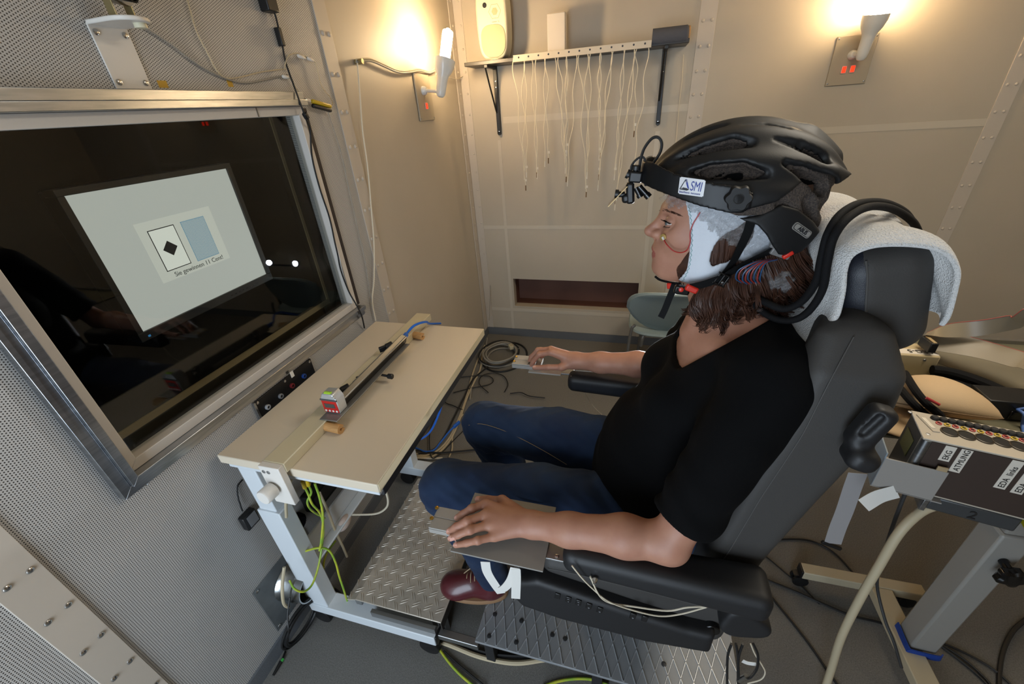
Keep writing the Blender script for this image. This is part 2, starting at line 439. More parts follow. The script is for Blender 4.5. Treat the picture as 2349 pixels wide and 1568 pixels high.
for col in (0.156, 0.190):
    for k in range(12): rivet(t2, (XL+0.006, col, 0.748+(k-5)*0.1185), (1, 0, 0), 0.0062, steel)
strip('trim_3', 'x', 2.655, 2.72, 0.06, ZC, 0.004, (2.69,), 0.66, 0.11, 0.006)
strip('trim_4', 'y', 0.247, 0.326, 0.06, ZC, 0.004, (0.266, 0.307), 0.4, 0.105, 0.008)
strip('trim_5', 'y', 1.586, 1.652, 0.06, ZC, 0.004, (1.602, 1.634), 0.30, 0.109, 0.007)
strip('trim_6', 'y', -1.045, -0.995, 0.06, ZC, 0.004, (-1.01,), 0.66, 0.11, 0.006)
seam = mat('seam_tape_paint', '#bfb6a6', 0.5)
_sn = [0]
def seam_strip(name, x0, x1, z0, z1):
    _sn[0] += 1
    return struct(MB().box(x0, x1, YB-0.0010-0.0002*_sn[0], YB, z0, z1).build(name, seam, smooth=False))
zA = W(1350, 262, y=YB)[2]
seam_strip('trim_7', -0.80, 0.247, zA-0.017, zA+0.017)
zB = W(1340, 521, y=YB)[2]
seam_strip('trim_8', -0.995, 0.247, zB-0.012, zB+0.012)
seam_strip('trim_9', -0.845, -0.825, 0.062, 1.39)
zD = W(2150, 286, y=YB)[2]
seam_strip('trim_10', 0.326, 1.586, zD-0.016, zD+0.016)
seam_strip('trim_11', -0.995, 0.247, NZ0-0.045, NZ0-0.02)
seam_strip('trim_12', 0.09, 0.115, 0.062, 1.39)
# ------------------------------------------------------------------ observation window
win = bpy.data.objects.new('window_1', None); link(win); win.location = (XL, 0.82, WZ0); struct(win)
F0, F1, G0, G1 = 0.352, 1.292, 0.852, 1.668        # outer size of the aluminium frame
def rect_bars(y0, y1, z0, z1, w, xa, xb, names, mt, parent, bevel=0.0015, wt=None):
    """four mitred bars, y0..z1 outer rectangle, w bar width"""
    wt = w if wt is None else wt
    O = [(y0, z0), (y1, z0), (y1, z1), (y0, z1)]; I = [(y0+w, z0+w), (y1-w, z0+w), (y1-w, z1-wt), (y0+w, z1-wt)]
    for k in range(4):
        a, b, c, d = O[k], O[(k+1) % 4], I[(k+1) % 4], I[k]
        mb = MB(); mb.hexa([(xa, *q) for q in (a, b, c, d)], [(xb, *q) for q in (a, b, c, d)]); mb.build(names, mt, parent, bevel=bevel)
def alu_bar(q, xa, xb, nm='frame_bar'):
    mb = MB(); mb.hexa([(xa, *k) for k in q], [(xb, *k) for k in q]); mb.build(nm, alu, win, bevel=0.0015)
G0, G1, F0 = 0.868, 1.648, 0.354
for w0, w1, xb, nm in ((0.0, 0.021, XL+0.022, 'outer_frame_bar'), (0.021, 0.038, XL+0.032, 'inner_frame_bar')):
    alu_bar([(F0+w0, G1-w0), (1.285, G1-w0), (1.285, G1-w1), (F0+w1, G1-w1)], XL-0.005, xb, nm)
    alu_bar([(F0+w0, G0+w0), (1.300, G0+w0), (1.300, G0+w1), (F0+w1, G0+w1)], XL-0.005, xb, nm)
    alu_bar([(F0+w0, G0+w0), (F0+w1, G0+w1), (F0+w1, G1-w1), (F0+w0, G1-w0)], XL-0.005, xb, nm)
white_fr = mat('white_window_profile', '#cbc5bd', 0.5)
rect_bars(F0+0.038, 1.282, G0+0.038, G1-0.038, 0.025, XL-0.03, XL+0.008, 'white_profile_bar', white_fr, win)
MB().box(XL+0.0085, XL+0.0092, 1.09, 1.094, 1.586, 1.609).build('profile_joint', mat('dark_joint', '#6f685e', 0.7), win, smooth=False)
mb = MB(); mb.box(XL-0.02, XL+0.006, 1.283, 1.301, G0+0.044, G1-0.044); mb.build('black_gasket', mat('dark_brown_gasket', '#2b2019', 0.6), win)
# screws under the frame
mb = MB()
for yy in (0.40, 0.66, 0.96, 1.2): mb.cyl((XL+0.015, yy, G0-0.005), (XL+0.015, yy, G0), 0.004, seg=8)
mb.build('frame_screws', steel, win)
def schlick(nt, f0, normal=None):
    '''reflectance of a thin sheet, the same from both sides'''
    g = nt.nodes.new('ShaderNodeNewGeometry'); dp = nt.nodes.new('ShaderNodeVectorMath'); dp.operation = 'DOT_PRODUCT'
    nt.links.new(g.outputs['Incoming'], dp.inputs[0]); nt.links.new(normal if normal is not None else g.outputs['Normal'], dp.inputs[1])
    def M(o, a, b):
        n = nt.nodes.new('ShaderNodeMath'); n.operation = o; n.use_clamp = o != 'POWER'
        for i, q in enumerate((a, b)):
            if hasattr(q, 'links'): nt.links.new(q, n.inputs[i])
            elif q is not None: n.inputs[i].default_value = q
        return n.outputs[0]
    c = M('ABSOLUTE', dp.outputs['Value'], None); p = M('POWER', M('SUBTRACT', 1.0, c), 5.0)
    return M('ADD', M('MULTIPLY', p, 1.0-f0), f0)
def glass_mat():
    m = bpy.data.materials.new('dark_window_glass'); m.use_nodes = True; nt = m.node_tree
    for n in list(nt.nodes): nt.nodes.remove(n)
    o = nt.nodes.new('ShaderNodeOutputMaterial'); mx = nt.nodes.new('ShaderNodeMixShader'); t = nt.nodes.new('ShaderNodeBsdfTransparent'); g = nt.nodes.new('ShaderNodeBsdfGlossy')
    t.inputs[0].default_value = (0.92, 0.93, 0.915, 1); g.inputs['Roughness'].default_value = 0.012
    nt.links.new(schlick(nt, 0.035), mx.inputs[0]); nt.links.new(t.outputs[0], mx.inputs[1]); nt.links.new(g.outputs[0], mx.inputs[2]); nt.links.new(mx.outputs[0], o.inputs[0])
    return m
gl = glass_mat()
MB().box(XL-0.020, XL-0.016, F0+0.05, 1.275, G0+0.05, G1-0.05).build('glass_pane', gl, win, smooth=False)
# dark box behind the glass
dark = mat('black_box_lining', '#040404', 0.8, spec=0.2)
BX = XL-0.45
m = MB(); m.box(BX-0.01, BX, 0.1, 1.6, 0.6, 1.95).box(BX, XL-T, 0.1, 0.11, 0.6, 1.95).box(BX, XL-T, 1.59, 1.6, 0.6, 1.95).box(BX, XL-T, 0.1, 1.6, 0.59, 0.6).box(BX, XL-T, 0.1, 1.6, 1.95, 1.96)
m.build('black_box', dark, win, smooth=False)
khaki = mat('khaki_edge_strip', '#8a7a5a', 0.6)
xe = XL-0.16
a, b, c = W(622, 296, x=xe), W(754, 690, x=xe), W(272, 990, x=xe)
MB().box(xe-0.004, xe, b[1]-0.006, b[1]+0.006, b[2]-0.006, 1.80).build('edge_strip', khaki, win, smooth=False)
MB().box(xe-0.004, xe, 0.15, b[1]+0.006, b[2]-0.010, b[2]+0.010).build('edge_strip', khaki, win, smooth=False)
# monitor right behind the glass
XM = XL-0.085
c4 = [W(*q, x=XM) for q in ((140, 449), (519, 387), (610, 630), (327, 758))]
my0, my1 = (c4[0][1]+c4[3][1])/2, (c4[1][1]+c4[2][1])/2; mz1, mz0 = (c4[0][2]+c4[1][2])/2, (c4[2][2]+c4[3][2])/2
mon = thing('monitor', 'black flat monitor showing two playing cards behind the window glass', 'monitor', (XM-0.02, (my0+my1)/2, mz0-0.03))
bz = mat('monitor_bezel', '#15171a', 0.35)
for n_, q in (('bezel_bar', (my0-0.014, my1+0.014, mz1, mz1+0.014)), ('bezel_bar', (my0-0.014, my1+0.014, mz0-0.022, mz0)), ('bezel_bar', (my0-0.014, my0, mz0, mz1)), ('bezel_bar', (my1, my1+0.014, mz0, mz1))):
    MB().box(XM-0.03, XM+0.006, *q).build(n_, bz, mon, bevel=0.001)
MB().box(XM-0.05, XM-0.012, my0-0.012, my1+0.012, mz0-0.02, mz1+0.012).build('housing', bz, mon, bevel=0.004)
MB().box(XM-0.2, XM-0.05, (my0+my1)/2-0.05, (my0+my1)/2+0.05, mz0+0.06, mz0+0.16).build('mount_arm', bz, mon)
MB().box(BX-0.001, XM-0.19, (my0+my1)/2-0.03, (my0+my1)/2+0.03, mz0+0.08, mz0+0.14).build('mount_arm', bz, mon)
scr_bg = mat('screen_grey', '#000000', 0.35, emit=('#b8bdb6', 0.62)); scr_card = mat('screen_panel_light', '#000000', 0.35, emit=('#bfc3b9', 0.68))
scr_white = mat('screen_white', '#000000', 0.35, emit=('#cdd2c8', 0.74)); scr_black = mat('screen_black', '#05080a', 0.4, emit=('#101418', 0.4)); scr_blue = mat('screen_blue', '#000000', 0.35, emit=('#4f8fae', 0.55)); scr_text = mat('screen_text', '#000000', 0.35, emit=('#4a4f4c', 0.5))
MB().box(XM-0.012, XM, my0, my1, mz0, mz1).build('screen', scr_bg, mon, smooth=False)
sh, sw = mz1-mz0, my1-my0
def S(px, py):      # point on the screen plane
    p = W(px, py, x=XM); return p[1], p[2]
def plate(mb, y0, y1, z0, z1, x): return mb.box(x-0.0003, x, y0, y1, z0, z1)
(pa, pb), (pc, pd) = S(303, 513), S(503, 600)
py0 = (S(303, 515)[0]+S(375, 648)[0])/2; py1 = (S(475, 474)[0]+S(530, 590)[0])/2; pz1 = (S(303, 515)[1]+S(475, 474)[1])/2; pz0 = (S(375, 648)[1]+S(530, 592)[1])/2
plate(MB(), py0, py1, pz0, pz1, XM+0.0006).build('card_panel', scr_card, mon, smooth=False)
def card(c):
    q = [S(*k) for k in c]; return (q[0][0]+q[3][0])/2, (q[1][0]+q[2][0])/2, (q[2][1]+q[3][1])/2, (q[0][1]+q[1][1])/2
a0, a1, b0, b1 = card(((335, 530), (396, 515), (440, 603), (384, 623)))
plate(MB(), a0, a1, b0, b1, XM+0.0009).build('card_outline', scr_black, mon, smooth=False)
plate(MB(), a0+0.002, a1-0.002, b0+0.002, b1-0.002, XM+0.0012).build('card_face', scr_white, mon, smooth=False)
cy, cz = (a0+a1)/2, (b0+b1)/2; rr = 0.019
MB().prism([(XM+0.0012, cy+rr*math.cos(t), cz+rr*math.sin(t)) for t in (0, PI/2, PI, 3*PI/2)], (0.0003, 0, 0)).build('diamond', scr_black, mon, smooth=False)
d0, d1, e0, e1 = card(((412, 509), (466, 495), (502, 582), (453, 598)))
plate(MB(), d0, d1, e0, e1, XM+0.0009).build('card_outline', scr_blue, mon, smooth=False)
plate(MB(), d0+0.0012, d1-0.0012, e0+0.0012, e1-0.0012, XM+0.0012).build('card_face', scr_card, mon, smooth=False)
mb = MB(); p = 0.0045
yy = np.arange(d0-0.1, d1+0.1, p)
for s_ in (1, -1):
    for k in yy:
        # clipped diagonal lattice line
        pts = []
        for t in np.linspace(-0.12, 0.12, 240):
            y_, z_ = k+s_*t, (e0+e1)/2+t
            if d0 < y_ < d1 and e0 < z_ < e1: pts.append((y_, z_))
        if len(pts) > 2:
            (ya, za), (yb, zb) = pts[0], pts[-1]; w_ = 0.0006
            mb.add([(XM+0.0014, ya-w_, za), (XM+0.0014, ya+w_, za), (XM+0.0014, yb+w_, zb), (XM+0.0014, yb-w_, zb)], [(0, 1, 2, 3)])
mb.build('card_back_lattice', scr_blue, mon, smooth=False)
tz = e0-0.0165
text('Sie gewinnen 11 Cent!', 0.0165, (XM+0.001, S(400, 629)[0], tz), (0, 1, 0), (0, 0, 1), scr_text, mon, 'caption', sx=0.98)
MB().box(XM+0.006, XM+0.0063, my0+0.004, my0+0.010, mz0-0.016, mz0-0.011).build('power_light', mat('power_led', '#0c2a44', 0.3, emit=('#2f6f9f', 0.6)), mon)
mb = MB()
for k in range(8): mb.box(XM+0.006, XM+0.0072, my1-0.05-k*0.014, my1-0.044-k*0.014, mz0-0.014, mz0-0.011)
mb.build('menu_buttons', black_gl, mon)
# ------------------------------------------------------------------ wall lamps
lamp_white = mat('white_lamp_enamel', '#dcdad4', 0.28, coat=0.3)
bulb_m = mat('glowing_bulb', '#ffffff', 0.4, emit=('#ffdca8', BULB))
plate_m = mat('beige_switch_plate', '#a79b86', 0.45)
red_sw = mat('lit_red_rocker', '#c01408', 0.3, emit=('#ff2a12', 2.2))
red_fr = mat('rocker_frame', '#b8a99a', 0.5)
def wall_lamp(label, plate_px, n, wall, base_px, off, b0px, b1px, tipx, offs, switches, group=None):
    """n: inward normal axis; plate corner pixels on the wall; body from b0px to b1px at the given distances"""
    def on(px, d):
        return W(*px, x=XL+d) if n[0] else W(*px, y=YB-d)
    c = [on(q, 0) for q in plate_px]; n = np.array(n, float); u = np.array([0, 1.0, 0]) if n[0] else np.array([1.0, 0, 0])
    t = [float(np.dot(q, u)) for q in c]; u0, u1 = (t[0]+t[3])/2, (t[1]+t[2])/2; z1, z0 = (c[0][2]+c[1][2])/2, (c[2][2]+c[3][2])/2
    base = (n*XL if n[0] else -n*YB)+0
    def P(a, d, z): return base+u*a+n*d+np.array([0, 0, z])
    lm = thing('wall_lamp', label, 'wall lamp', P((u0+u1)/2, 0, z0), group)
    uu, nn = u, n
    mb = MB(); mb.obox(P((u0+u1)/2, 0.004, (z0+z1)/2), (u1-u0, z1-z0, 0.008), uu, (0, 0, 1)); mb.build('switch_plate', plate_m, lm, bevel=0.002)
    for a in (u0+0.008, u1-0.008):
        for z in (z0+0.01, z1-0.01):
            k = MB(); screw(k, P(a, 0.008, z), n, 0.004, 0.002); k.build('screw', alu_dull, lm)
    mb = MB(); ctr = on(base_px, 0.008); mb.lathe(ctr, n, [(0, 0.02), (0.012, 0.019), (0.022, 0.013)], seg=20); mb.build('base', lamp_white, lm)
    B0 = on(b0px, offs[0]); B1 = on(b1px, offs[1]); ax = nrm(B1-B0); L = np.linalg.norm(B1-B0)
    mb = MB(); mb.cyl(ctr+n*0.01, B0+ax*L*0.17, 0.0075, seg=12); mb.build('arm', lamp_white, lm)
    mb = MB(); mb.lathe(B0, ax, [(0, 0.002), (0.004, 0.014), (0.014, 0.021), (0.03, 0.0235), (L*0.5, 0.0255), (L*0.60, 0.029), (L*0.72, 0.041), (L*0.86, 0.0485), (L, 0.0505), (L, 0.047), (L*0.85, 0.044), (L*0.78, 0.010)], seg=28, cap=False); mb.build('shade', lamp_white, lm)
    TP = B1+nrm(on(tipx, offs[2])-B1)*0.5
    TP = on(tipx, offs[2]); tl = np.linalg.norm(TP-(B0+ax*L*0.8)); tx = ax
    a_, b_, _ = frame(tx); o_ = B0+ax*L*0.8
    mb = MB()
    for k in range(3):
        e = (math.cos(2*PI*k/3)*a_+math.sin(2*PI*k/3)*b_)*0.0165
        f_ = (math.cos(2*PI*k/3+0.9)*a_+math.sin(2*PI*k/3+0.9)*b_)*0.0165
        mb.tube([o_+e, o_+e+tx*tl*0.55, o_+e+tx*(tl-0.012), o_+(e+f_)*0.5+tx*tl, o_+f_+tx*(tl-0.012), o_+f_+tx*tl*0.5, o_+f_], 0.0078, seg=10)
    mb.build('bulb_tubes', bulb_m, lm)
    for px in switches:
        q = on(px, 0.008); mb = MB(); mb.obox(q+n*0.002, (0.022, 0.032, 0.004), uu, (0, 0, 1)); fr = mb.build('switch_frame', red_fr, lm, bevel=0.001)
        mb = MB(); mb.obox(q+n*0.005, (0.015, 0.024, 0.006), uu, (0, 0, 1)); mb.build('rocker', red_sw, fr, bevel=0.001)
    return lm
wall_lamp('white wall lamp with one red switch on the left wall beside the shelf', ((944, 167), (980, 166), (995, 274.6), (964, 278)), (1, 0, 0), 'l', (970, 208), 0, (1010, 224), (1020, 137), (1029, 74), (0.115, 0.145, 0.165), ((977, 243),))
wall_lamp('white wall lamp with two red switches on the back wall at the right', ((1918, 80), (2013, 80), (1985, 192), (1895, 197)), (0, -1, 0), 'b', (1955, 126), 0, (1972, 140), (2011, 32), (2028, -38), (0.075, 0.10, 0.13), ((1935, 160), (1955, 158)))
# ------------------------------------------------------------------ desk
ZT = 0.815
top_m = mat('cream_laminate_top', '#d2c5b0', 0.42, bump=(600, 0.05, 0.0004))
edge_m = mat('yellowish_edge_band', '#cfc4a6', 0.45)
leg_m = mat('pale_grey_leg_lacquer', '#ccd2d6', 0.4)
DX0, DX1, DY0, DY1 = -1.016, -0.530, 0.548, 1.334
desk = thing('work_desk', 'cream height-adjustable desk with grey metal legs under the window', 'desk', (-0.77, 0.94, 0))
MB().box(DX0, DX1, DY0, DY1, ZT-0.028, ZT).build('tabletop', top_m, desk, bevel=0.0025)
mb = MB(); mb.box(DX1-0.001, DX1+0.0012, DY0+0.003, DY1-0.003, ZT-0.026, ZT-0.0006); mb.build('edge_band', edge_m, desk)
MB().box(-0.80, -0.537, DY0+0.006, DY0+0.03, ZT-0.045, ZT-0.028).build('frame_rail', leg_m, desk, bevel=0.002)
MB().box(-1.0, -0.85, DY0+0.006, DY0+0.03, ZT-0.045, ZT-0.028).build('frame_rail', leg_m, desk, bevel=0.002)
MB().box(-0.56, -0.535, DY0+0.02, DY1-0.02, ZT-0.06, ZT-0.028).build('frame_rail', mat('dark_under_rail', '#2a2b2e', 0.5), desk, bevel=0.002)
def column(y0, y1):
    a = MB(); a.box(-0.988, -0.908, y0, y1, 0.10, 0.60); a.build('outer_leg', leg_m, desk, bevel=0.003)
    a = MB(); a.box(-0.982, -0.922, y0+0.006, y1-0.006, 0.55, ZT-0.028); a.build('inner_leg', leg_m, desk, bevel=0.003)
    a = MB(); a.box(-0.99, -0.508, y0-0.004, y1+0.004, 0.07, 0.118); a.build('foot', leg_m, desk, bevel=0.003)
    a = MB(); a.box(-0.5085, -0.502, y0-0.001, y1+0.001, 0.072, 0.116); a.build('foot_cap', black_pl, desk, bevel=0.002)
    for cx in (-0.95, -0.53):
        c = MB(); yc = (y0+y1)/2
        c.lathe((cx-0.01, yc-0.028, 0.036), (0, 1, 0), [(0, 0.01), (0.002, 0.034), (0.005, 0.036), (0.021, 0.036), (0.024, 0.03)], seg=20)
        c.lathe((cx-0.01, yc+0.004, 0.036), (0, 1, 0), [(0, 0.03), (0.003, 0.036), (0.019, 0.036), (0.022, 0.034), (0.024, 0.01)], seg=20)
        c.box(cx-0.022, cx+0.012, yc-0.006, yc+0.006, 0.03, 0.072)
        c.build('castor', black_pl, desk)
column(0.552, 0.600); column(1.190, 1.238)
MB().box(-0.955, -0.945, 0.60, 1.19, 0.31, 0.385).build('crossbar', leg_m, desk, bevel=0.002)
MB().box(-0.945, -0.91, 0.60, 1.19, 0.305, 0.313).build('crossbar', leg_m, desk, bevel=0.002)
# the beam lying across the desk top with its end clamp
beam_m = mat('cream_beam_lacquer', '#c8bd9f', 0.4)
beam = thing('clamp_beam', 'long cream beam clamped lengthwise over the desk top', 'beam', (-0.806, 0.94, ZT))
MB().box(-0.838, -0.775, 0.535, 1.376, ZT, ZT+0.030).build('rail', beam_m, beam, bevel=0.0025)
m_ = MB(); m_.box(-0.838, -0.776, 0.518, 0.5355, 0.715, ZT+0.0295); m_.build('end_clamp', white_pl, beam, bevel=0.002)
for xx in (-0.826, -0.812):
    k = MB(); screw(k, (xx, 0.518, ZT+0.012), (0, -1, 0), 0.0055, 0.0015); k.build('screw', alu_dull, beam)
m_ = MB(); m_.lathe((-0.814, 0.519, 0.775), (-0.05, -1, 0.06), [(0, 0.010), (0.006, 0.010), (0.0065, 0.0185), (0.009, 0.020), (0.036, 0.020), (0.039, 0.018)], seg=28); m_.build('knob', white_pl, beam)
MB().box(-0.838, -0.80, 1.36, 1.376, 0.68, ZT+0.029).build('end_clamp', white_pl, beam, bevel=0.002)
# wooden rolls
wood = mat('pale_wood', '#c79a63', 0.6, var=(40, '#a87a48', 0.25, (1, 8, 8)))
def wood_roll(label, a, b):
    a = np.array(a); b = np.array(b); d = nrm(b-a); mb = MB(); R = 0.0135; n = 22
    ring = [(R*math.cos(t), R*math.sin(t)) for t in np.linspace(0.35, 2*PI-0.35, n)]+[(r*math.cos(2*PI-0.35), r*math.sin(2*PI-0.35)) for r in (0.006,)]+[(0.0045*math.cos(t), 0.0045*math.sin(t)) for t in np.linspace(2*PI-0.6, 0.6, 8)]+[(0.006*math.cos(0.35), 0.006*math.sin(0.35))]
    u = np.array([0, 1.0, 0]); u = nrm(u-d*np.dot(u, d)); v = np.cross(d, u)
    mb.loft([[a+u*x+v*y for x, y in ring], [b+u*x+v*y for x, y in ring]])
    t = thing('wooden_roll', label, 'wooden peg', (a+b)/2, 'wooden rolls against the beam')
    mb.build('roll', wood, t)
    return t
wood_roll('grooved wooden roll beside the beam near the red spirit level', (-0.774, 0.694, ZT+0.0138), (-0.725, 0.690, ZT+0.0138))
wood_roll('grooved wooden roll beside the beam at the far cable end', (-0.774, 1.222, ZT+0.0138), (-0.735, 1.215, ZT+0.0138))
# eye-tracker bar
trk = thing('eye_tracker', 'slim black eye-tracker bar on a grey plate across the desk beam', 'eye tracker', (-0.77, 0.92, ZT+0.03))
plate_grey = mat('grey_anodised_plate', '#8a8985', 0.4, 0.6)
MB().box(-0.795, -0.738, 0.698, 1.125, ZT+0.0305, ZT+0.0335).build('base_plate', plate_grey, trk, bevel=0.001)
ang_ = (0.35, 0, 1)
for x_ in (0,):
    b0 = np.array([-0.762, 0.945, ZT+0.052]); m_ = MB(); m_.obox(b0, (0.37, 0.030, 0.022), (0, 1, 0), ang_); m_.build('tracker_body', plate_grey, trk, bevel=0.004)
    w = nrm(np.cross((0, 1, 0), nrm(ang_))); n_ = np.cross((0, 1, 0), nrm(ang_)); n_ = n_ if n_[0] > 0 else -n_
    m_ = MB(); m_.obox(b0+n_*0.0115, (0.366, 0.025, 0.0015), (0, 1, 0), ang_); m_.build('front_glass', black_gl, trk)
for yy in (0.792, 1.045):
    m_ = MB(); m_.obox((-0.793, yy, ZT+0.056), (0.03, 0.018, 0.012), (0.75, 0.65, 0.1), (0, 0, 1)); m_.cyl((-0.786, yy+0.005, ZT+0.06), (-0.770, yy+0.024, ZT+0.064), 0.010, seg=16); m_.build('mount_clamp', black_pl, trk, bevel=0.002)
MB().box(-0.792, -0.784, 0.855, 1.04, ZT+0.034, ZT+0.048).build('mount_bar', alu_dull, trk, bevel=0.001)
m_ = MB(); m_.cyl((-0.742, 0.935, ZT+0.026), (-0.718, 0.935, ZT+0.024), 0.004, seg=12); m_.lathe((-0.722, 0.935, ZT+0.0245), (1, 0, -0.03), [(0, 0.005), (0.004, 0.0085), (0.018, 0.009), (0.02, 0.007)], seg=16); m_.build('thumb_screw', black_pl, trk)
k = MB(); screw(k, (-0.812, 0.905, ZT+0.030), (0, 0, 1), 0.005, 0.001); k.build('screw', black_pl, trk)
# digital inclinometer
inc = thing('digital_spirit_level', 'small silver digital spirit level with red front and green vial', 'spirit level', (-0.772, 0.745, ZT+0.0335))
silver = mat('silver_plastic', '#c3c6c7', 0.32, 0.5)
red_face = mat('red_front_label', '#b8201c', 0.4)
z0 = ZT+0.0336; m_ = MB(); prof = [(-0.798, z0), (-0.748, z0), (-0.746, z0+0.046), (-0.756, z0+0.064), (-0.790, z0+0.064), (-0.800, z0+0.046)]
m_.prism([(x, 0.728, z) for x, z in prof], (0, 0.034, 0)); m_.build('housing', silver, inc, bevel=0.0025)
MB().box(-0.797, -0.749, 0.7265, 0.7285, z0+0.003, z0+0.042).build('front_label', red_face, inc, bevel=0.0005)
MB().box(-0.790, -0.757, 0.7258, 0.7268, z0+0.019, z0+0.033).build('display', mat('dark_lcd', '#4b4a48', 0.25), inc)
for k in range(4):
    q = MB(); q.lathe((-0.7905+k*0.0117, 0.7268, z0+0.0085), (0, -1, 0), [(0, 0.0036), (0.0012, 0.0034), (0.0016, 0.002)], seg=14); q.build('button', white_pl, inc)
m_ = MB(); m_.lathe((-0.786, 0.736, z0+0.0610), (1, 0, 0), [(0, 0.003), (0.002, 0.0065), (0.022, 0.0065), (0.024, 0.003)], seg=16); m_.build('vial', mat('green_vial', '#9fc93a', 0.15, emit=('#8fbf30', 0.05)), inc)
MB().box(-0.80, -0.746, 0.7262, 0.7285, z0+0.0425, z0+0.047).build('ribbed_edge', mat('dark_ribbing', '#4a4b4c', 0.5), inc)
m_ = MB(); m_.lathe((-0.753, 0.7275, z0+0.0545), (0, -1, 0), [(0, 0.005), (0.002, 0.0045)], seg=14); m_.build('round_button', silver, inc)
# ------------------------------------------------------------------ left wall fittings
br = thing('camera_bracket', 'white wall bracket plate with four screws above the window', 'bracket', (XL, 0.785, 1.652))
y0_, y1_ = 0.748, 0.823
MB().box(XL, XL+0.004, y0_, y1_, 1.649, 1.760).build('wall_plate', white_pl, br, bevel=0.0012)
for a_ in (y0_+0.010, y1_-0.010):
    for b_ in (1.661, 1.745):
        k = MB(); screw(k, (XL+0.004, a_, b_), (1, 0, 0), 0.006, 0.003); k.build('screw', steel, br)
m_ = MB(); yc = (y0_+y1_)/2
m_.prism([(XL+0.002, y0_, 1.756), (XL+0.002, y1_, 1.756)]+[(XL+0.055+0.045*math.sin(t), yc+0.0375*math.cos(t), 1.756) for t in np.linspace(0, PI, 14)], (0, 0, 0.008)); m_.build('shelf_disc', white_pl, br, bevel=0.002)
m_ = MB(); m_.lathe((XL+0.075, yc+0.012, 1.748), (0, 0, 1), [(0, 0.011), (0.009, 0.011)], seg=20); m_.build('adjusting_wheel', mat('cream_knurled', '#cfc9ad', 0.5), br)
cmr = thing('surveillance_camera', 'small metal camera with black lens in a fork on the wall bracket', 'camera', (XL+0.06, yc, 1.764))
brass = mat('pale_brass', '#a8996f', 0.35, 0.8)
for dy in (-0.018, 0.018): MB().box(XL+0.045, XL+0.065, yc+dy-0.001, yc+dy+0.001, 1.764, 1.83).build('fork_arm', brass, cmr, bevel=0.0006)
MB().box(XL+0.045, XL+0.065, yc-0.019, yc+0.019, 1.7645, 1.767).build('fork_base', brass, cmr)
m_ = MB(); m_.lathe((XL+0.02, yc, 1.812), (1, 0.05, -0.25), [(0, 0.010), (0.02, 0.017), (0.06, 0.017), (0.064, 0.015)], seg=24); m_.build('camera_body', steel, cmr)
m_ = MB(); m_.lathe((XL+0.08, yc+0.003, 1.797), (1, 0.05, -0.25), [(0, 0.009), (0.018, 0.009), (0.018, 0.006), (0.014, 0.004)], seg=20); m_.build('lens', black_gl, cmr)
# black socket panel under the window
pnl = thing('socket_panel', 'black patch panel with coloured sockets under the window', 'panel', (XL, 0.845, 0.74))
MB().box(XL, XL+0.006, 0.722, 0.972, 0.735, 0.851).build('panel_plate', mat('matt_black_panel', '#0b0b0d', 0.5), pnl, bevel=0.001)
MB().box(XL, XL+0.010, 0.716, 0.722, 0.735, 0.851).build('edge_profile', alu, pnl)
for a_ in (0.731, 0.845, 0.963):
    k = MB(); screw(k, (XL+0.006, a_, 0.843), (1, 0, 0), 0.005, 0.003); k.build('screw', steel, pnl)
for (px_, py_), c_ in zip(((614, 933), (644, 908), (670, 884), (697, 862)), ('#b9bcc0', '#8e9094', '#7c2b2f', '#2c4f9a')):
    q = W(px_, py_, x=XL+0.008); m_ = MB(); m_.lathe(q-np.array([0.002, 0, 0]), (1, 0, 0), [(0, 0.0085), (0.006, 0.0085), (0.007, 0.007), (0.007, 0.0045), (0.003, 0.0045)], seg=20, cap=False); s_ = m_.build('socket', mat('socket_'+c_[1:], c_, 0.3, 0.3), pnl)
    m_ = MB(); m_.cyl(q-np.array([0.002, 0, 0]), q+np.array([0.003, 0, 0]), 0.0044, seg=14); m_.build('socket_core', black_pl, s_)
MB().box(XL+0.030, XL+0.0308, 0.853, 0.866, 0.853, 0.874).build('tape_piece', tape_w, win)
# perforation covers and ventilation plate below the desk
vent = thing('ventilation_plate', 'galvanised square wall plate with a short duct near the floor', 'wall plate', (XL, 0.55, 0.08))
vp = [(XL+0.0015, 0.458, 0.311), (XL+0.0015, 0.690, 0.311), (XL+0.0015, 0.690, 0.085), (XL+0.0015, 0.458, 0.085)]
MB().prism(vp, (0.002, 0, 0)).build('plate', zinc, vent)
for a_, b_ in ((0.47, 0.30), (0.47, 0.097), (0.678, 0.30), (0.678, 0.097)):
    k = MB(); screw(k, (XL+0.0035, a_, b_), (1, 0, 0), 0.006, 0.003); k.build('screw', steel, vent)
m_ = MB(); m_.lathe((XL+0.003, 0.572, 0.20), (1, 0.0, -0.05), [(0, 0.070), (0.012, 0.062), (0.045, 0.060), (0.048, 0.064), (0.054, 0.064), (0.057, 0.058), (0.085, 0.058), (0.085, 0.054), (0.02, 0.054)], seg=32, cap=False); m_.build('duct', mat('bright_duct', '#b3b6b6', 0.25, 1.0, bump=(40, 0.3)), vent)
foam = mat('black_foam', '#0a0a0b', 0.95, bump=(260, 0.9, 0.004), spec=0.1)
for lab, px_, rr in (('round black foam plug on the wall behind the desk leg', (642, 1155), 0.030), ('round black foam plug on the wall below the power boxes', (676, 1197), 0.032)):
    q = W(*px_, x=XL); m_ = MB(); m_.lathe(q, (1, 0, 0), [(0, rr*1.0), (0.006, rr*1.06), (0.02, rr), (0.026, rr*0.7), (0.02, rr*0.4)], seg=20); single(m_, 'foam_plug', foam, lab, 'foam plug', 'foam plugs in the wall')
q = W(708, 1137, x=XL)
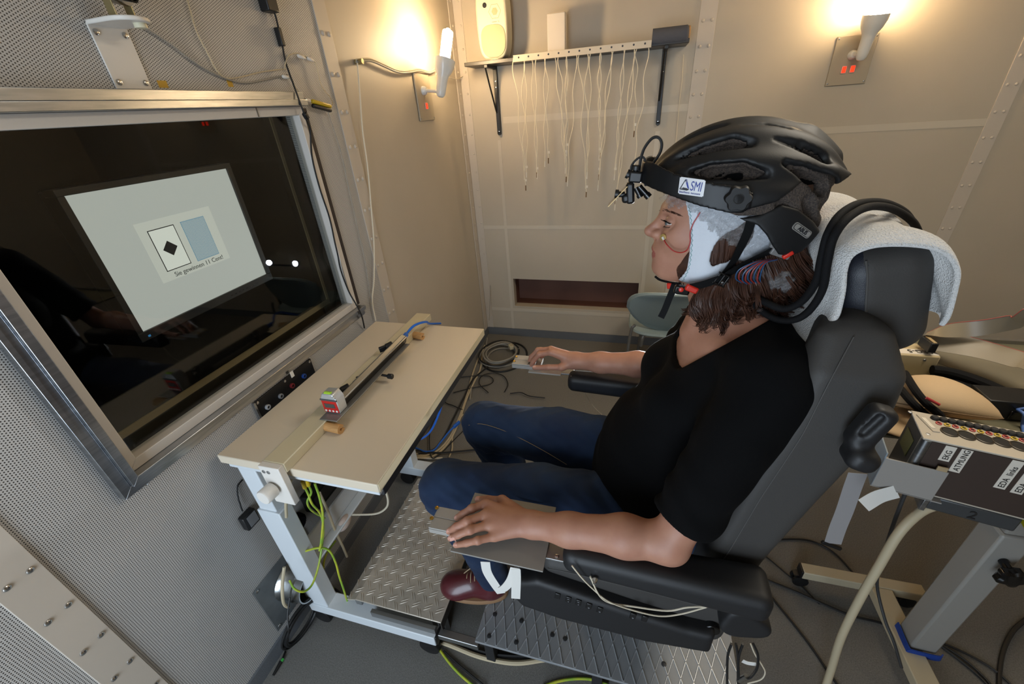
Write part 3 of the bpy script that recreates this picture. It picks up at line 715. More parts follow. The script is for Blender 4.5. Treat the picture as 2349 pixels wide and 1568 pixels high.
psu = thing('power_box', 'black power supply box fixed to the wall under the desk', 'power supply', q)
MB().box(XL, XL+0.045, q[1]-0.035, q[1]+0.12, q[2]-0.045, q[2]+0.035).build('housing', black_pl, psu, bevel=0.005)
MB().box(XL+0.045, XL+0.046, q[1]-0.02, q[1]+0.09, q[2]-0.03, q[2]+0.02).build('label_plate', mat('grey_label', '#3b3b3d', 0.5), psu)
# small adapter hanging on the perforated wall
q = W(565, 1188, x=XL)
ad = thing('small_adapter', 'small black adapter box with grey label beside the desk leg', 'adapter', q)
MB().box(XL, XL+0.022, q[1]-0.022, q[1]+0.022, q[2]-0.026, q[2]+0.026).build('housing', black_pl, ad, bevel=0.003)
MB().box(XL+0.022, XL+0.0226, q[1]-0.012, q[1]+0.018, q[2]-0.02, q[2]+0.02).build('label_plate', mat('grey_label2', '#77787a', 0.5), ad)
m_ = MB(); m_.tube([W(556, 1172, x=XL+0.012), W(546, 1140, x=XL+0.008), W(545, 1115, x=XL+0.006), W(556, 1100, x=XL+0.004)], 0.0022); m_.build('cord', black_rub, ad)
# black cable run over the window corner
q0 = W(600, 8, x=XL)
dv = thing('cable_box', 'black clip box with an inline cable hanging beside the window corner', 'cable box', q0)
m_ = MB(); m_.box(XL, XL+0.03, q0[1]-0.012, q0[1]+0.030, q0[2]-0.02, q0[2]+0.035); m_.build('housing', black_pl, dv, bevel=0.003)
pp = [W(*k, x=XL+d) for k, d in (((618, 5), 0.015), ((630, 30), 0.008), ((638, 60), 0.008), ((648, 105), 0.008), ((656, 145), 0.008), ((672, 190), 0.02), ((692, 245), 0.036), ((703, 275), 0.03), ((712, 300), 0.012), ((716, 360), 0.01), ((733, 430), 0.010), ((756, 500), 0.010), ((768, 555), 0.012), ((775, 585), 0.018), ((782, 620), 0.010), ((800, 668), 0.012), ((818, 700), 0.034), ((830, 725), 0.034), ((836, 752), 0.010))]
m_ = MB(); m_.tube(pp, 0.0028, seg=8); m_.build('cable', black_rub, dv)
m_ = MB(); a_ = W(636, 63, x=XL+0.008); b_ = W(648, 106, x=XL+0.008); m_.obox((a_+b_)/2, (np.linalg.norm(b_-a_), 0.016, 0.014), b_-a_, (1, 0, 0)); m_.build('inline_module', black_pl, dv, bevel=0.002)
m_ = MB(); a_ = W(697, 258, x=XL+0.034); b_ = W(706, 273, x=XL+0.030); m_.obox((a_+b_)/2, (0.02, 0.014, 0.012), b_-a_, (1, 0, 0)); m_.build('strain_relief', black_pl, dv, bevel=0.002)
# white earpiece lead with the yellow-black unit
q = W(735, 243, x=XL+0.02)
yd = thing('yellow_clip_unit', 'small yellow and black unit hanging on thin cords beside the window', 'clip unit', q)
a_ = W(714, 237, x=XL+0.02); b_ = W(757, 249, x=XL+0.02); d_ = nrm(b_-a_); L_ = np.linalg.norm(b_-a_)
m_ = MB(); m_.obox((a_+b_)/2+np.array([0.004, 0, 0.006]), (L_, 0.012, 0.014), d_, (0, 0, 1)); m_.build('yellow_shell', mat('yellow_plastic', '#b89b12', 0.35), yd, bevel=0.004)
m_ = MB(); m_.obox((a_+b_)/2+np.array([0.002, 0, -0.006]), (L_*0.98, 0.012, 0.014), d_, (0, 0, 1)); m_.build('black_shell', black_pl, yd, bevel=0.004)
m_ = MB(); m_.obox(a_-d_*0.012+np.array([0, 0, 0.006]), (0.024, 0.010, 0.006), d_, (0, 0, 1)); m_.build('clear_clip', white_pl, yd, bevel=0.002)
def wallcord(name, label, pts, r, mt, d=0.006, cat='cord', group='thin cords on the left wall'):
    m_ = MB(); m_.tube([W(p[0], p[1], x=XL+(p[2] if len(p) > 2 else d)) for p in pts], r, seg=7); return single(m_, name, mt, label, cat, group)
wallcord('thin_cord', 'beige cord running from the camera bracket along the window top', ((330, 62), (390, 100), (450, 145), (505, 175), (560, 190), (610, 182), (660, 172)), 0.0022, grey_cable)
wallcord('thin_cord', 'thin yellowish cord falling from the ceiling to the tape above the window', ((428, -5), (450, 70), (475, 120), (500, 165), (530, 180), (600, 165), (655, 158)), 0.0018, beige_cable)
wallcord('thin_cord', 'loop of thin cord through white connectors beside the window corner', ((652, 158), (660, 130), (680, 122), (700, 130), (722, 142), (735, 190), (745, 208), (757, 222), (763, 238), (757, 248)), 0.0016, beige_cable, 0.01)
wallcord('thin_cord', 'thin doubled cord drooping from the yellow unit to the floor', ((750, 250), (770, 310), (785, 360), (800, 430), (820, 520), (838, 600), (850, 680), (862, 735)), 0.0020, grey_cable, 0.008)
wallcord('thin_cord', 'kinked cord between the window corner and the yellow unit', ((662, 175), (685, 210), (700, 228), (715, 236)), 0.0016, beige_cable, 0.012)
for a_, b_, lab in (((683, 127), (701, 134), 'first white inline connector beside the window corner'), ((704, 132), (720, 140), 'second white inline connector beside the first one'), ((648, 175), (664, 178), 'small white inline connector at the window top corner')):
    m_ = MB(); a_ = W(*a_, x=XL+0.012); b_ = W(*b_, x=XL+0.012); m_.lathe(a_, b_-a_, [(0, 0.003), (0.004, 0.0055), (np.linalg.norm(b_-a_)*0.7, 0.005), (np.linalg.norm(b_-a_), 0.002)], seg=14); single(m_, 'inline_connector', white_pl, lab, 'connector', 'white inline connectors')
for i_, (px_, py_, w_, h_) in enumerate(((373, 193, 0.022, 0.014), (527, 190, 0.016, 0.018))):
    q = W(px_, py_, x=XL); m_ = MB(); m_.box(XL, XL+0.0008, q[1]-w_/2, q[1]+w_/2, q[2]-h_/2, q[2]+h_/2); single(m_, 'tape_patch', tape_y, ('yellow tape patch above the window beside the bracket', 'yellow tape patch above the window under the thin cord')[i_], 'tape', 'yellow tape patches')
# cable bundle of lamp one with its hook
hk = thing('cable_bundle', 'taped cable bundle running from a wall hook to the lamp switch plate', 'cable bundle', W(815, 140, x=XL))
m_ = MB(); q = W(816, 142, x=XL); m_.cyl(q, q+np.array([0.03, 0, 0]), 0.009, seg=14); m_.build('hook', brass, hk)
for dz, r_, mt_ in ((0.0, 0.004, grey_cable), (0.007, 0.003, beige_cable)):
    m_ = MB(); m_.tube([W(x_, y_, x=XL+0.015)+np.array([0, 0, dz]) for x_, y_ in ((818, 142), (850, 140), (880, 152), (905, 163), (925, 167), (945, 165), (962, 162), (985, 167), (1000, 160))], r_, seg=8); m_.build('cable', mt_, hk)
m_ = MB(); m_.tube([W(x_, y_, x=XL+0.02) for x_, y_ in ((1000, 170), (1025, 176), (1045, 181), (1060, 176), (1078, 160), (1085, 150))], 0.0022, seg=7); m_.build('cable', white_cable, hk)
wallcord('wall_cable', 'white cable falling from the wall hook to the desk', ((820, 145), (826, 220), (832, 300), (843, 380), (852, 480), (858, 560), (858, 640), (854, 690), (862, 735)), 0.0030, white_cable, 0.016, 'cable', None)
wallcord('wall_cable', 'grey cable on the back corner falling from the shelf to the floor', ((1096, 150), (1104, 280), (1112, 400), (1120, 520), (1125, 640), (1122, 735)), 0.0022, grey_cable, 0.06, 'cable', None)
# ------------------------------------------------------------------ shelf on the back wall
YS = YB-0.185; zs = W(1300, 118, y=YS)[2]
xl_, xr_ = W(1064, 140, y=YS)[0], W(1582, 90, y=YS)[0]
shelf = thing('wall_shelf', 'dark wall shelf with folding brackets and a white hole rail', 'shelf', ((xl_+xr_)/2, YB, zs))
dark_sh = mat('dark_shelf_board', '#2b2826', 0.4)
MB().box(xl_, xr_, YS, YB-0.001, zs-0.018, zs).build('shelf_board', dark_sh, shelf, bevel=0.002)
x0_, x1_ = W(1177, 128, y=YS-0.01)[0], W(1495, 95, y=YS-0.01)[0]
MB().box(x0_, x1_, YS-0.012, YS, zs-0.022, zs+0.008).build('front_rail', mat('rail_white', '#c9bda8', 0.4), shelf, bevel=0.001)
for k in range(13):
    q = MB(); xx = x0_+0.03+k*(x1_-x0_-0.06)/12; q.lathe((xx, YS-0.0115, zs-0.004), (0, -1, 0), [(0, 0.0045), (0.0008, 0.0045)], seg=10); q.build('rail_hole', black_pl, shelf, smooth=False)
def bracket(x):
    m_ = MB(); m_.box(x-0.011, x+0.011, YB-0.022, YB-0.002, zs-0.36, zs-0.018); m_.cyl((x, YB-0.022, zs-0.36), (x, YB-0.002, zs-0.36), 0.011, seg=16); b_ = m_.build('bracket', black_pl, shelf, bevel=0.0015)
    m_ = MB(); m_.box(x-0.009, x+0.009, YS+0.004, YB-0.002, zs-0.032, zs-0.018); m_.build('support_arm', black_pl, b_, bevel=0.001)
    m_ = MB(); m_.tube([(x-0.006, YS+0.015, zs-0.03), (x-0.006, YS+0.06, zs-0.10), (x-0.006, YB-0.02, zs-0.25)], 0.005, seg=8, sm=False); m_.build('folding_stay', black_pl, b_)
    for zz in (0.35, 0.12, 0.09):
        k = MB(); screw(k, (x, YB-0.0225, zs-zz), (0, -1, 0), 0.004, 0.001); k.build('bracket_screw', steel, b_)
bracket(W(1140, 220, y=YB-0.01)[0]); bracket(W(1517, 200, y=YB-0.01)[0])
# loudspeaker
cream = mat('cream_speaker', '#d3cbb0', 0.45); cone = mat('cream_speaker_cone', '#a6a27c', 0.55)
sxa, sxb = W(1093, 60, y=YS+0.02)[0], W(1163, 60, y=YS+0.02)[0]; sc = (sxa+sxb)/2; sw_ = sxb-sxa
spk = thing('loudspeaker', 'cream oval loudspeaker standing at the left end of the shelf', 'loudspeaker', (sc, YS+0.07, zs))
out = []
H_ = 0.30
for t in np.linspace(0, 2*PI, 40, endpoint=False):
    c_, s_ = math.cos(t), math.sin(t); z_ = H_/2*np.sign(s_)*abs(s_)**(0.55 if s_ < 0 else 0.4); w_ = sw_/2*np.sign(c_)*abs(c_)**0.45
    out.append((sc+w_*(1-0.06*(z_ < 0)*abs(z_)/H_*2), z_+H_/2+0.004+zs))
out = [(x, z) for x, z in out]
MB().prism([(x, YS+0.02, z) for x, z in out], (0, 0.11, 0)).build('cabinet', cream, spk, bevel=0.012, seg=3)
def sup(rx, rz, y_, cz): return [(sc+0.004+rx*np.sign(math.cos(t))*abs(math.cos(t))**0.7, y_, cz+rz*np.sign(math.sin(t))*abs(math.sin(t))**(0.6 if math.sin(t) > 0 else 0.9)) for t in np.linspace(0, 2*PI, 40, endpoint=False)]
wz = zs+0.082; rw = sw_*0.41
m_ = MB(); m_.loft([sup(rw, 0.072, YS+0.0215, wz), sup(rw*0.98, 0.070, YS+0.0175, wz), sup(rw*0.88, 0.062, YS+0.0168, wz), sup(rw*0.4, 0.03, YS+0.0192, wz), sup(rw*0.12, 0.008, YS+0.0175, wz)]); m_.build('woofer', cone, spk)
m_ = MB(); m_.lathe((sc+0.022, YS+0.0215, zs+0.205), (0, -1, 0), [(0, 0.036), (0.002, 0.033), (0.0, 0.026), (0.003, 0.008)], seg=6); m_.build('tweeter', cone, spk)
m_ = MB(); m_.lathe((sc-0.030, YS+0.0212, zs+0.235), (0, -1, 0), [(0, 0.013), (0.0015, 0.011)], seg=18); m_.build('bass_port', black_pl, spk)
m_ = MB(); m_.lathe((sc, YS+0.07, zs), (0, 0, 1), [(0, 0.045), (0.006, 0.045), (0.008, 0.03)], seg=24); m_.build('foot', cream, spk)
text('control  1G', 0.008, (sc+0.005, YS+0.0195, zs+0.160), (1, 0, 0), (0, 0, 1), mat('speaker_print', '#6d5f3c', 0.5), spk, 'print')
# upright white box
bx0, bx1 = W(1255, 60, y=YS+0.04)[0], W(1296, 60, y=YS+0.04)[0]
ub = thing('white_carton', 'narrow upright white carton on the middle of the shelf', 'box', ((bx0+bx1)/2, YS+0.06, zs))
MB().box(bx0, bx1, YS+0.04, YS+0.10, zs, zs+0.168).build('carton_body', mat('white_card', '#cfc6ba', 0.6), ub, bevel=0.003)
MB().box(bx0+0.003, bx1-0.003, YS+0.043, YS+0.097, zs+0.168, zs+0.171).build('carton_flap', mat('white_card2', '#b5a791', 0.6), ub)
# grey foam roll at the right end
m_ = MB(); ra, rb = W(1495, 100, y=YS+0.02)[0], W(1580, 88, y=YS+0.02)[0]
fr_ = thing('foam_roll', 'dark grey foam roll capping the right end of the shelf', 'foam roll', ((ra+rb)/2, YS+0.03, zs))
m_ = MB(); m_.lathe((ra, YS+0.02, zs+0.018), (1, 0, 0), [(0, 0.036), (rb-ra-0.012, 0.036), (rb-ra-0.004, 0.030), (rb-ra, 0.012)], seg=28); m_.build('roll', mat('grey_foam', '#4f5057', 0.85, bump=(300, 0.4)), fr_)
m_ = MB(); m_.lathe((rb-0.005, YS+0.02, zs+0.022), (1, 0, 0), [(0, 0.029), (0.006, 0.028), (0.008, 0.02)], seg=24); m_.build('wood_core', wood, fr_)
# electrode leads hanging from the rail
lead = mat('electrode_lead', '#d9ceb6', 0.5); tagm = mat('electrode_tag', '#d6d0c2', 0.5); tagd = mat('electrode_pin', '#6a4d2c', 0.5)
tops = (1178, 1200, 1206, 1218, 1232, 1246, 1254, 1270, 1283, 1296, 1305, 1322, 1330, 1345, 1358, 1374, 1382, 1402, 1412, 1430, 1438, 1455, 1466, 1485, 1462)
ends = ((1206, 425), (1203, 400), (1208, 395), (1231, 395), (1232, 398), (1250, 370), (1258, 362), (1297, 385), (1297, 360), (1299, 405), (1300, 345), (1302, 415), (1345, 440), (1347, 395), (1344, 420), (1378, 350), (1375, 355), (1372, 425), (1374, 400), (1413, 375), (1410, 400), (1412, 455), (1411, 470), (1456, 370), (1455, 300))
rr_ = random.Random(7)
ORD = 'leftmost second third fourth fifth sixth seventh eighth ninth tenth eleventh twelfth thirteenth fourteenth fifteenth sixteenth seventeenth eighteenth nineteenth twentieth twenty-first twenty-second twenty-third twenty-fourth rightmost'.split()
for i_, (tx_, (ex_, ey_)) in enumerate(zip(tops, ends)):
    f_ = (tx_-1178)/(1490-1178); y0p = 131-38*f_
    yw = YS-0.008
    el = thing('electrode_lead', (ORD[sorted(tops).index(tx_)]+(' beige electrode lead hanging from the white shelf rail' if sorted(tops).index(tx_) in (0, 24) else ' beige electrode lead from the left end of the white shelf rail')), 'electrode lead', W(tx_, y0p, y=yw), 'electrode leads hanging from the shelf rail')
    p0 = W(tx_, y0p, y=yw); p3 = W(ex_, ey_, y=yw+0.03)
    j = lambda s: np.array([rr_.uniform(-s, s), rr_.uniform(-s*0.5, s*0.5), 0])
    w_ = (1 if i_ % 2 else -1)*0.012; X_ = np.array([1.0, 0, 0]); pts = [p0, p0*0.90+p3*0.10+X_*w_*0.9+j(0.003), p0*0.72+p3*0.28-X_*w_*0.4+j(0.006), p0*0.5+p3*0.5+X_*w_*0.7+j(0.006), p0*0.3+p3*0.7-X_*w_*0.4+j(0.005), p0*0.14+p3*0.86+X_*w_*0.2, p3]
    m_ = MB(); m_.tube(pts, 0.0023, seg=6, n=5); m_.build('wire', lead, el)
    m_ = MB(); m_.cyl(p3, p3-np.array([0.001, 0, 0.030]), 0.0032, seg=6); m_.build('pin', tagd if i_ % 3 == 0 else tagm, el)
    if i_ % 2 == 0:
        m_ = MB(); m_.obox(p3+np.array([0.002, -0.002, 0.03]), (0.013, 0.013, 0.001), (1, 0, 0), (0, 0, 1)); m_.build('paper_tag', tagm, el)
m_ = MB(); m_.tube([W(x_, y_, y=YB-0.01) for x_, y_ in ((1568, 125), (1565, 180), (1558, 240), (1553, 300), (1550, 330))], 0.0015, seg=6); single(m_, 'electrode_lead', lead, 'single thin lead on the wall right of the shelf bracket', 'electrode lead')
# ------------------------------------------------------------------ visitor chair by the niche
chm = mat('grey_blue_chair_shell', '#8fa0a4', 0.45, bump=(350, 0.08)); chl = mat('grey_chair_tube', '#8d8d8c', 0.35, 0.7)
YC = 2.25
vc = thing('visitor_chair', 'grey-blue plastic chair with metal legs below the niche', 'chair', (0.25, YC, 0))
a_ = W(1435, 715, y=YC); b_ = W(1502, 763, y=YC)
m_ = MB()
cx_, sz_ = 0.30, 0.44
out = []
rings = []
zt_, zb_ = W(1500, 664, y=YC)[2], W(1500, 762, y=YC)[2]
xm_ = W(1437, 705, y=YC)[0]; cw = 0.24; xc_ = xm_+cw
for k, (d_, sx_) in enumerate(((-0.018, 0.93), (-0.012, 1.0), (0.0, 1.0), (0.008, 0.95))):
    rg = []
    for t in np.linspace(0, 2*PI, 36, endpoint=False):
        c_, s_ = math.cos(t), math.sin(t); ex = 0.7
        hw = cw*sx_; hh = (zt_-zb_)/2*sx_
        x_ = hw*np.sign(c_)*abs(c_)**ex; z_ = hh*np.sign(s_)*abs(s_)**ex
        x_ *= 1.0 if z_ > 0 else 1.0-0.30*(-z_/hh)
        rg.append((xc_+x_, YC+d_+0.10*(x_/cw)**2*0.6-0.04*(z_/hh), (zt_+zb_)/2+z_))
    rings.append(rg)
m_.loft(rings); m_.build('backrest', chm, vc)
m_ = MB(); sh_ = []
for z_, s_ in ((-0.012, 0.94), (0, 1), (0.012, 0.97)):
    sh_.append([(xc_+0.22*s_*np.sign(math.cos(t))*abs(math.cos(t))**0.6, YC+0.17+0.20*s_*np.sign(math.sin(t))*abs(math.sin(t))**0.6, zb_-0.012+z_) for t in np.linspace(0, 2*PI, 32, endpoint=False)])
m_.loft(sh_); m_.build('seat', chm, vc)
f0 = W(1437, 800, y=YC-0.02); f0 = np.array([f0[0], YC-0.02, 0.0]); 
for x_, y_, top in ((xm_+0.035, YC-0.015, zb_+0.05), (xm_+0.12, YC+0.36, zb_-0.02), (xm_+0.44, YC-0.015, zb_+0.05), (xm_+0.38, YC+0.36, zb_-0.02)):
    m_ = MB(); m_.tube([(x_+0.02 if x_ < xc_ else x_-0.02, y_, top), (x_, y_, top-0.06), (x_-0.02 if x_ < xc_ else x_+0.02, y_, 0.0)], 0.0095, seg=12); m_.build('leg', chl, vc)
m_ = MB(); m_.tube([(xm_+0.10, YC+0.005, zb_-0.10), (xm_+0.11, YC+0.0, zb_-0.03), (xm_+0.15, YC+0.05, zb_-0.02), (xm_+0.2, YC+0.2, zb_-0.02)], 0.011, seg=12); m_.build('frame_tube', chl, vc)
# ------------------------------------------------------------------ raised foot plates
ZP = 0.17
chq = mat('chequer_plate_aluminium', '#cdc4b6', 0.42, 0.4, bump=(70, 0.15), var=(30, '#b8afa2', 0.25))
cp = thing('chequer_plate', 'aluminium chequer plate step with folded edge under the shoe', 'step', (-0.66, 0.84, 0))
CX0, CX1, CY0, CY1 = -0.835, -0.487, 0.575, 1.105
m_ = MB(); m_.hexa([(CX0, CY0, ZP-0.020), (-0.80, CY0, ZP-0.006), (-0.80, CY1, ZP-0.006), (CX0, CY1, ZP-0.020)], [(CX0, CY0, ZP-0.014), (-0.80, CY0, ZP), (-0.80, CY1, ZP), (CX0, CY1, ZP-0.014)]); m_.build('folded_edge', chq, cp)
MB().box(-0.80, CX1, CY0, CY1, ZP-0.006, ZP).build('plate', chq, cp, bevel=0.0015)
rib_me = None
lens = [(-0.015, 0.0002), (-0.011, 0.0013), (-0.005, 0.0019), (0.005, 0.0019), (0.011, 0.0013), (0.015, 0.0002)]
for i in range(17):
    for j in range(26):
        if (i+j) % 2: continue
        x_, y_ = CX0+0.012+i*0.0212, CY0+0.012+j*0.0212
        if not (CX0+0.01 < x_ < CX1-0.01 and CY0+0.01 < y_ < CY1-0.01): continue
        a_ = 0.55 if i % 2 else 0.55+PI/2
        if rib_me is None:
            m_ = MB()
            for o_ in (-0.0036, 0.0036):
                m_.loft([[(t+o_*0.7, o_-w, -0.0002), (t+o_*0.7, o_-w*0.5, w*0.8), (t+o_*0.7, o_+w*0.5, w*0.8), (t+o_*0.7, o_+w, -0.0002)] for t, w in lens])
            rb = m_.build('tread_rib', chq, cp); rib_me = rb.data; rb.data.transform(Matrix.Translation(Vector(cp.location)))
        else:
            rb = bpy.data.objects.new('tread_rib', rib_me); link(rb, cp)
        zz = ZP if x_ > -0.80 else ZP-0.014+0.014*(x_-CX0)/0.035
        rb.location = Vector((x_, y_, zz))-cp.location; rb.rotation_euler = (0, 0, a_)
for xx in (CX0+0.03, CX1-0.03):
    MB().box(xx-0.012, xx+0.012, CY0+0.01, CY1-0.01, ZP-0.055, ZP-0.022).build('frame_tube', alu_dull, cp, bevel=0.002)
    for yy in (CY0+0.05, CY1-0.05): MB().box(xx-0.012, xx+0.012, yy-0.012, yy+0.012, 0.0, ZP-0.05).build('leg', alu_dull, cp, bevel=0.002)
MB().box(-0.80, CX1+0.12, CY0-0.012, CY0+0.012, 0.085, 0.110).build('frame_tube', alu_dull, cp, bevel=0.002)
MB().box(CX1-0.004, CX1, CY0, CY1, ZP-0.045, ZP-0.006).build('edge_flange', mat('dark_flange', '#4b4640', 0.5, 0.6), cp)
MB().box(-0.74, CX1-0.02, CY0-0.014, CY0-0.002, 0.110, 0.145).build('edge_flange', alu_dull, cp)
gr_m = mat('grey_grating_plate', '#85888b', 0.55, 0.3, var=(18, '#939597', 0.3)); gr_r = mat('worn_grating_ridge', '#b9bcbf', 0.4, 0.6)
gp = thing('grating_step', 'dark grey steel step with raised diamond mesh under the seat', 'step', (0.0, 0.8, 0))
GX0, GX1, GY0, GY1 = -0.365, 0.372, 0.553, 1.05
MB().box(GX0, GX1, GY0, GY1, ZP-0.012, ZP-0.002).build('plate', gr_m, gp, bevel=0.001)
def clip_line(x0, y0, dx, dy):
    t0, t1 = -9, 9
    for p_, d_, lo, hi in ((x0, dx, GX0+0.003, GX1-0.003), (y0, dy, GY0+0.003, GY1-0.003)):
        a_, b_ = sorted(((lo-p_)/d_, (hi-p_)/d_)); t0 = max(t0, a_); t1 = min(t1, b_)
    return t0, t1
for s_ in (1, -1):
    for k in range(-7, 32):
        x0 = GX0+k*0.0335
        if s_ < 0: x0 += 0.0
        t0, t1 = clip_line(x0, GY0, s_*0.37, 1.0)
        if t1-t0 < 0.03: continue
        a_ = np.array([x0+s_*0.37*t0, GY0+t0, ZP-0.001]); b_ = np.array([x0+s_*0.37*t1, GY0+t1, ZP-0.001])
        m_ = MB(); u = nrm(b_-a_); sd = np.cross(u, (0, 0, 1))
        m_.loft([[c-sd*0.0021-np.array([0, 0, 0.0012]), c-sd*0.0008+np.array([0, 0, 0.0018]), c+sd*0.0008+np.array([0, 0, 0.0018]), c+sd*0.0021-np.array([0, 0, 0.0012])] for c in (a_, b_)]); m_.build('mesh_ridge', gr_r, gp)
for px_ in ((1135, 1408), (1196, 1423), (1122, 1458), (1184, 1472), (1267, 1455), (1296, 1464), (1523, 1522)):
    q = W(*px_, z=ZP); k = MB(); screw(k, q, (0, 0, 1), 0.007, 0.0015); k.build('countersunk_screw', mat('dark_screw', '#38393b', 0.5, 0.5), gp)
for xx in (GX0+0.03, 0.0, GX1-0.03): MB().box(xx-0.015, xx+0.015, GY0+0.02, GY1, 0.0, ZP-0.012).build('support', mat('dark_support', '#2d2d2e', 0.6, 0.4), gp, bevel=0.002)
# ------------------------------------------------------------------ driver seat
leather = mat('dark_grey_leather', '#393735', 0.62, bump=(520, 0.18, 0.0012), spec=0.4)
leather_f = mat('perforated_dark_leather', '#20222a', 0.42, bump=(900, 0.3, 0.0012), spec=0.4)
seam_m = mat('grey_stitching', '#474543', 0.8)
blk = mat('black_seat_plastic', '#141416', 0.55, bump=(800, 0.06))
seat = thing('driver_seat', 'black leather driver seat with headrest, armrests and switch panel', 'seat', (0.05, 0.80, ZP))
# backrest: side outline swept over the width
SY0, SY1 = 0.565, 1.035
def backrest_f(P):
    x, y, z = P[:, 0], P[:, 1]-0.80, P[:, 2]
    zz = np.array([0.55, 0.70, 0.80, 0.95, 1.08, 1.14, 1.20, 1.25, 1.27]); fr = np.array([0.165, 0.185, 0.20, 0.222, 0.247, 0.255, 0.262, 0.275, 0.30]); bk = np.array([0.262, 0.285, 0.302, 0.338, 0.372, 0.383, 0.384, 0.368, 0.345])
    f = np.interp(z, zz, fr); b = np.interp(z, zz, bk)
    hw = np.interp(z, [0.55, 0.8, 1.1, 1.2, 1.27], [0.225, 0.235, 0.235, 0.225, 0.18])
    dish = 0.030*(1-np.clip(np.abs(y)/0.17, 0, 1)**3)         # hollow between the bolsters
    d = np.maximum.reduce([f+dish-x, x-b, np.abs(y)-hw, z-1.268, 0.50-z])*1.0
    c = np.stack([np.maximum(f+dish+0.022-x, x-b+0.022), np.abs(y)-hw+0.022, np.maximum(z-1.268+0.022, 0.50-z)], 1)
    o = np.linalg.norm(np.maximum(c, 0), axis=1)+np.minimum(c.max(1), 0)-0.022
    return o
def bslots(c): return ((c[:, 0] < np.interp(c[:, 2], [0.55, 0.8, 0.95, 1.08, 1.2, 1.27], [0.19, 0.226, 0.247, 0.27, 0.287, 0.31])) | (np.abs(c[:, 1]-0.8) < 0.20)*(c[:, 0] < 0.29)).astype(int)
nets_obj('backrest', backrest_f, (0.12, 0.54, 0.48), (0.42, 1.06, 1.30), 0.007, leather, seat, it=3)
for dd in (0.0,):
    m_ = MB(); m_.tube([(np.interp(z, [0.55, 0.8, 0.95, 1.08, 1.2, 1.26], [0.19, 0.228, 0.249, 0.272, 0.289, 0.315]), 0.80-np.interp(z, [0.55, 0.8, 1.1, 1.2, 1.27], [0.2257, 0.2357, 0.2357, 0.2257, 0.185])+0.0005, z) for z in np.linspace(0.6, 1.25, 14)], 0.0011, seg=6); m_.build('side_seam', seam_m, seat)
# seat cushion
def rotz(a): c, s = math.cos(a), math.sin(a); return np.array([[c, -s, 0], [s, c, 0], [0, 0, 1.0]])
def roty(a): c, s = math.cos(a), math.sin(a); return np.array([[c, 0, s], [0, 1.0, 0], [-s, 0, c]])
def rotx(a): c, s = math.cos(a), math.sin(a); return np.array([[1.0, 0, 0], [0, c, -s], [0, s, c]])
def cush_f(P):
    d = sd_box(P, (0.06, 0.80, 0.562), (0.215, 0.247, 0.088), 0.032, roty(0.05))
    return smax(d, -sd_ell(P, (0.02, 0.80, 0.69), (0.30, 0.20, 0.075)), 0.03)
nets_obj('seat_cushion', cush_f, (-0.22, 0.52, 0.44), (0.32, 1.08, 0.70), 0.007, leather, seat, it=3)
m_ = MB(); m_.tube([(x_, 0.5528, z_) for x_, z_ in ((-0.13, 0.625), (-0.08, 0.628), (0.0, 0.625), (0.12, 0.618), (0.2, 0.612))], 0.0011, seg=6); m_.build('side_seam', seam_m, seat)
# base and rails
MB().box(-0.10, 0.24, 0.74, 0.98, ZP+0.002, 0.49).build('base_console', blk, seat, bevel=0.01)
# side panel with switches
def panel_f(P):
    x, y, z = P[:, 0], P[:, 1], P[:, 2]
    top = np.interp(x, [-0.215, -0.19, -0.15, -0.05, 0.08, 0.18, 0.30], [0.56, 0.60, 0.618, 0.60, 0.575, 0.56, 0.56]); bot = np.interp(x, [-0.215, -0.19, -0.10, 0.10, 0.235, 0.30], [0.53, 0.492, 0.475, 0.470, 0.490, 0.50])
    o = np.maximum.reduce([z-top+0.014, bot-z+0.014, -0.200-x, x-0.222]); o2 = np.abs(y-0.548)-0.014
    return np.hypot(np.maximum(o, 0), np.maximum(o2, 0))+np.minimum(np.maximum(o, o2), 0)-0.014
nets_obj('switch_panel', panel_f, (-0.25, 0.50, 0.44), (0.27, 0.60, 0.66), 0.005, blk, seat, it=3)
panel = seat.children[-1]
for i_, px_ in enumerate(((1279, 1366), (1304, 1374), (1327, 1381), (1351, 1389), (1376, 1398), (1452, 1412), (1479, 1418))):
    q = W(*px_, y=0.519); m_ = MB(); m_.obox(q, (0.0125, 0.0215, 0.004), (1, 0, -0.12), (0, 0, 1)); m_.build('rocker_switch', black_pl, panel, bevel=0.0015)
    if i_ in (1, 2, 3, 4, 5):
        m_ = MB(); m_.obox(q+np.array([0, -0.0022, -0.004 if i_ > 2 else 0.004]), (0.004, 0.0018, 0.0006), (1, 0, -0.12), (0, 0, 1)); m_.obox(q+np.array([0, -0.0022, -0.0055]), (0.0022, 0.0022, 0.0006), (1, 0, 0), (0, 0, 1)); m_.build('switch_symbol', mat('grey_print', '#77787c', 0.5), panel)
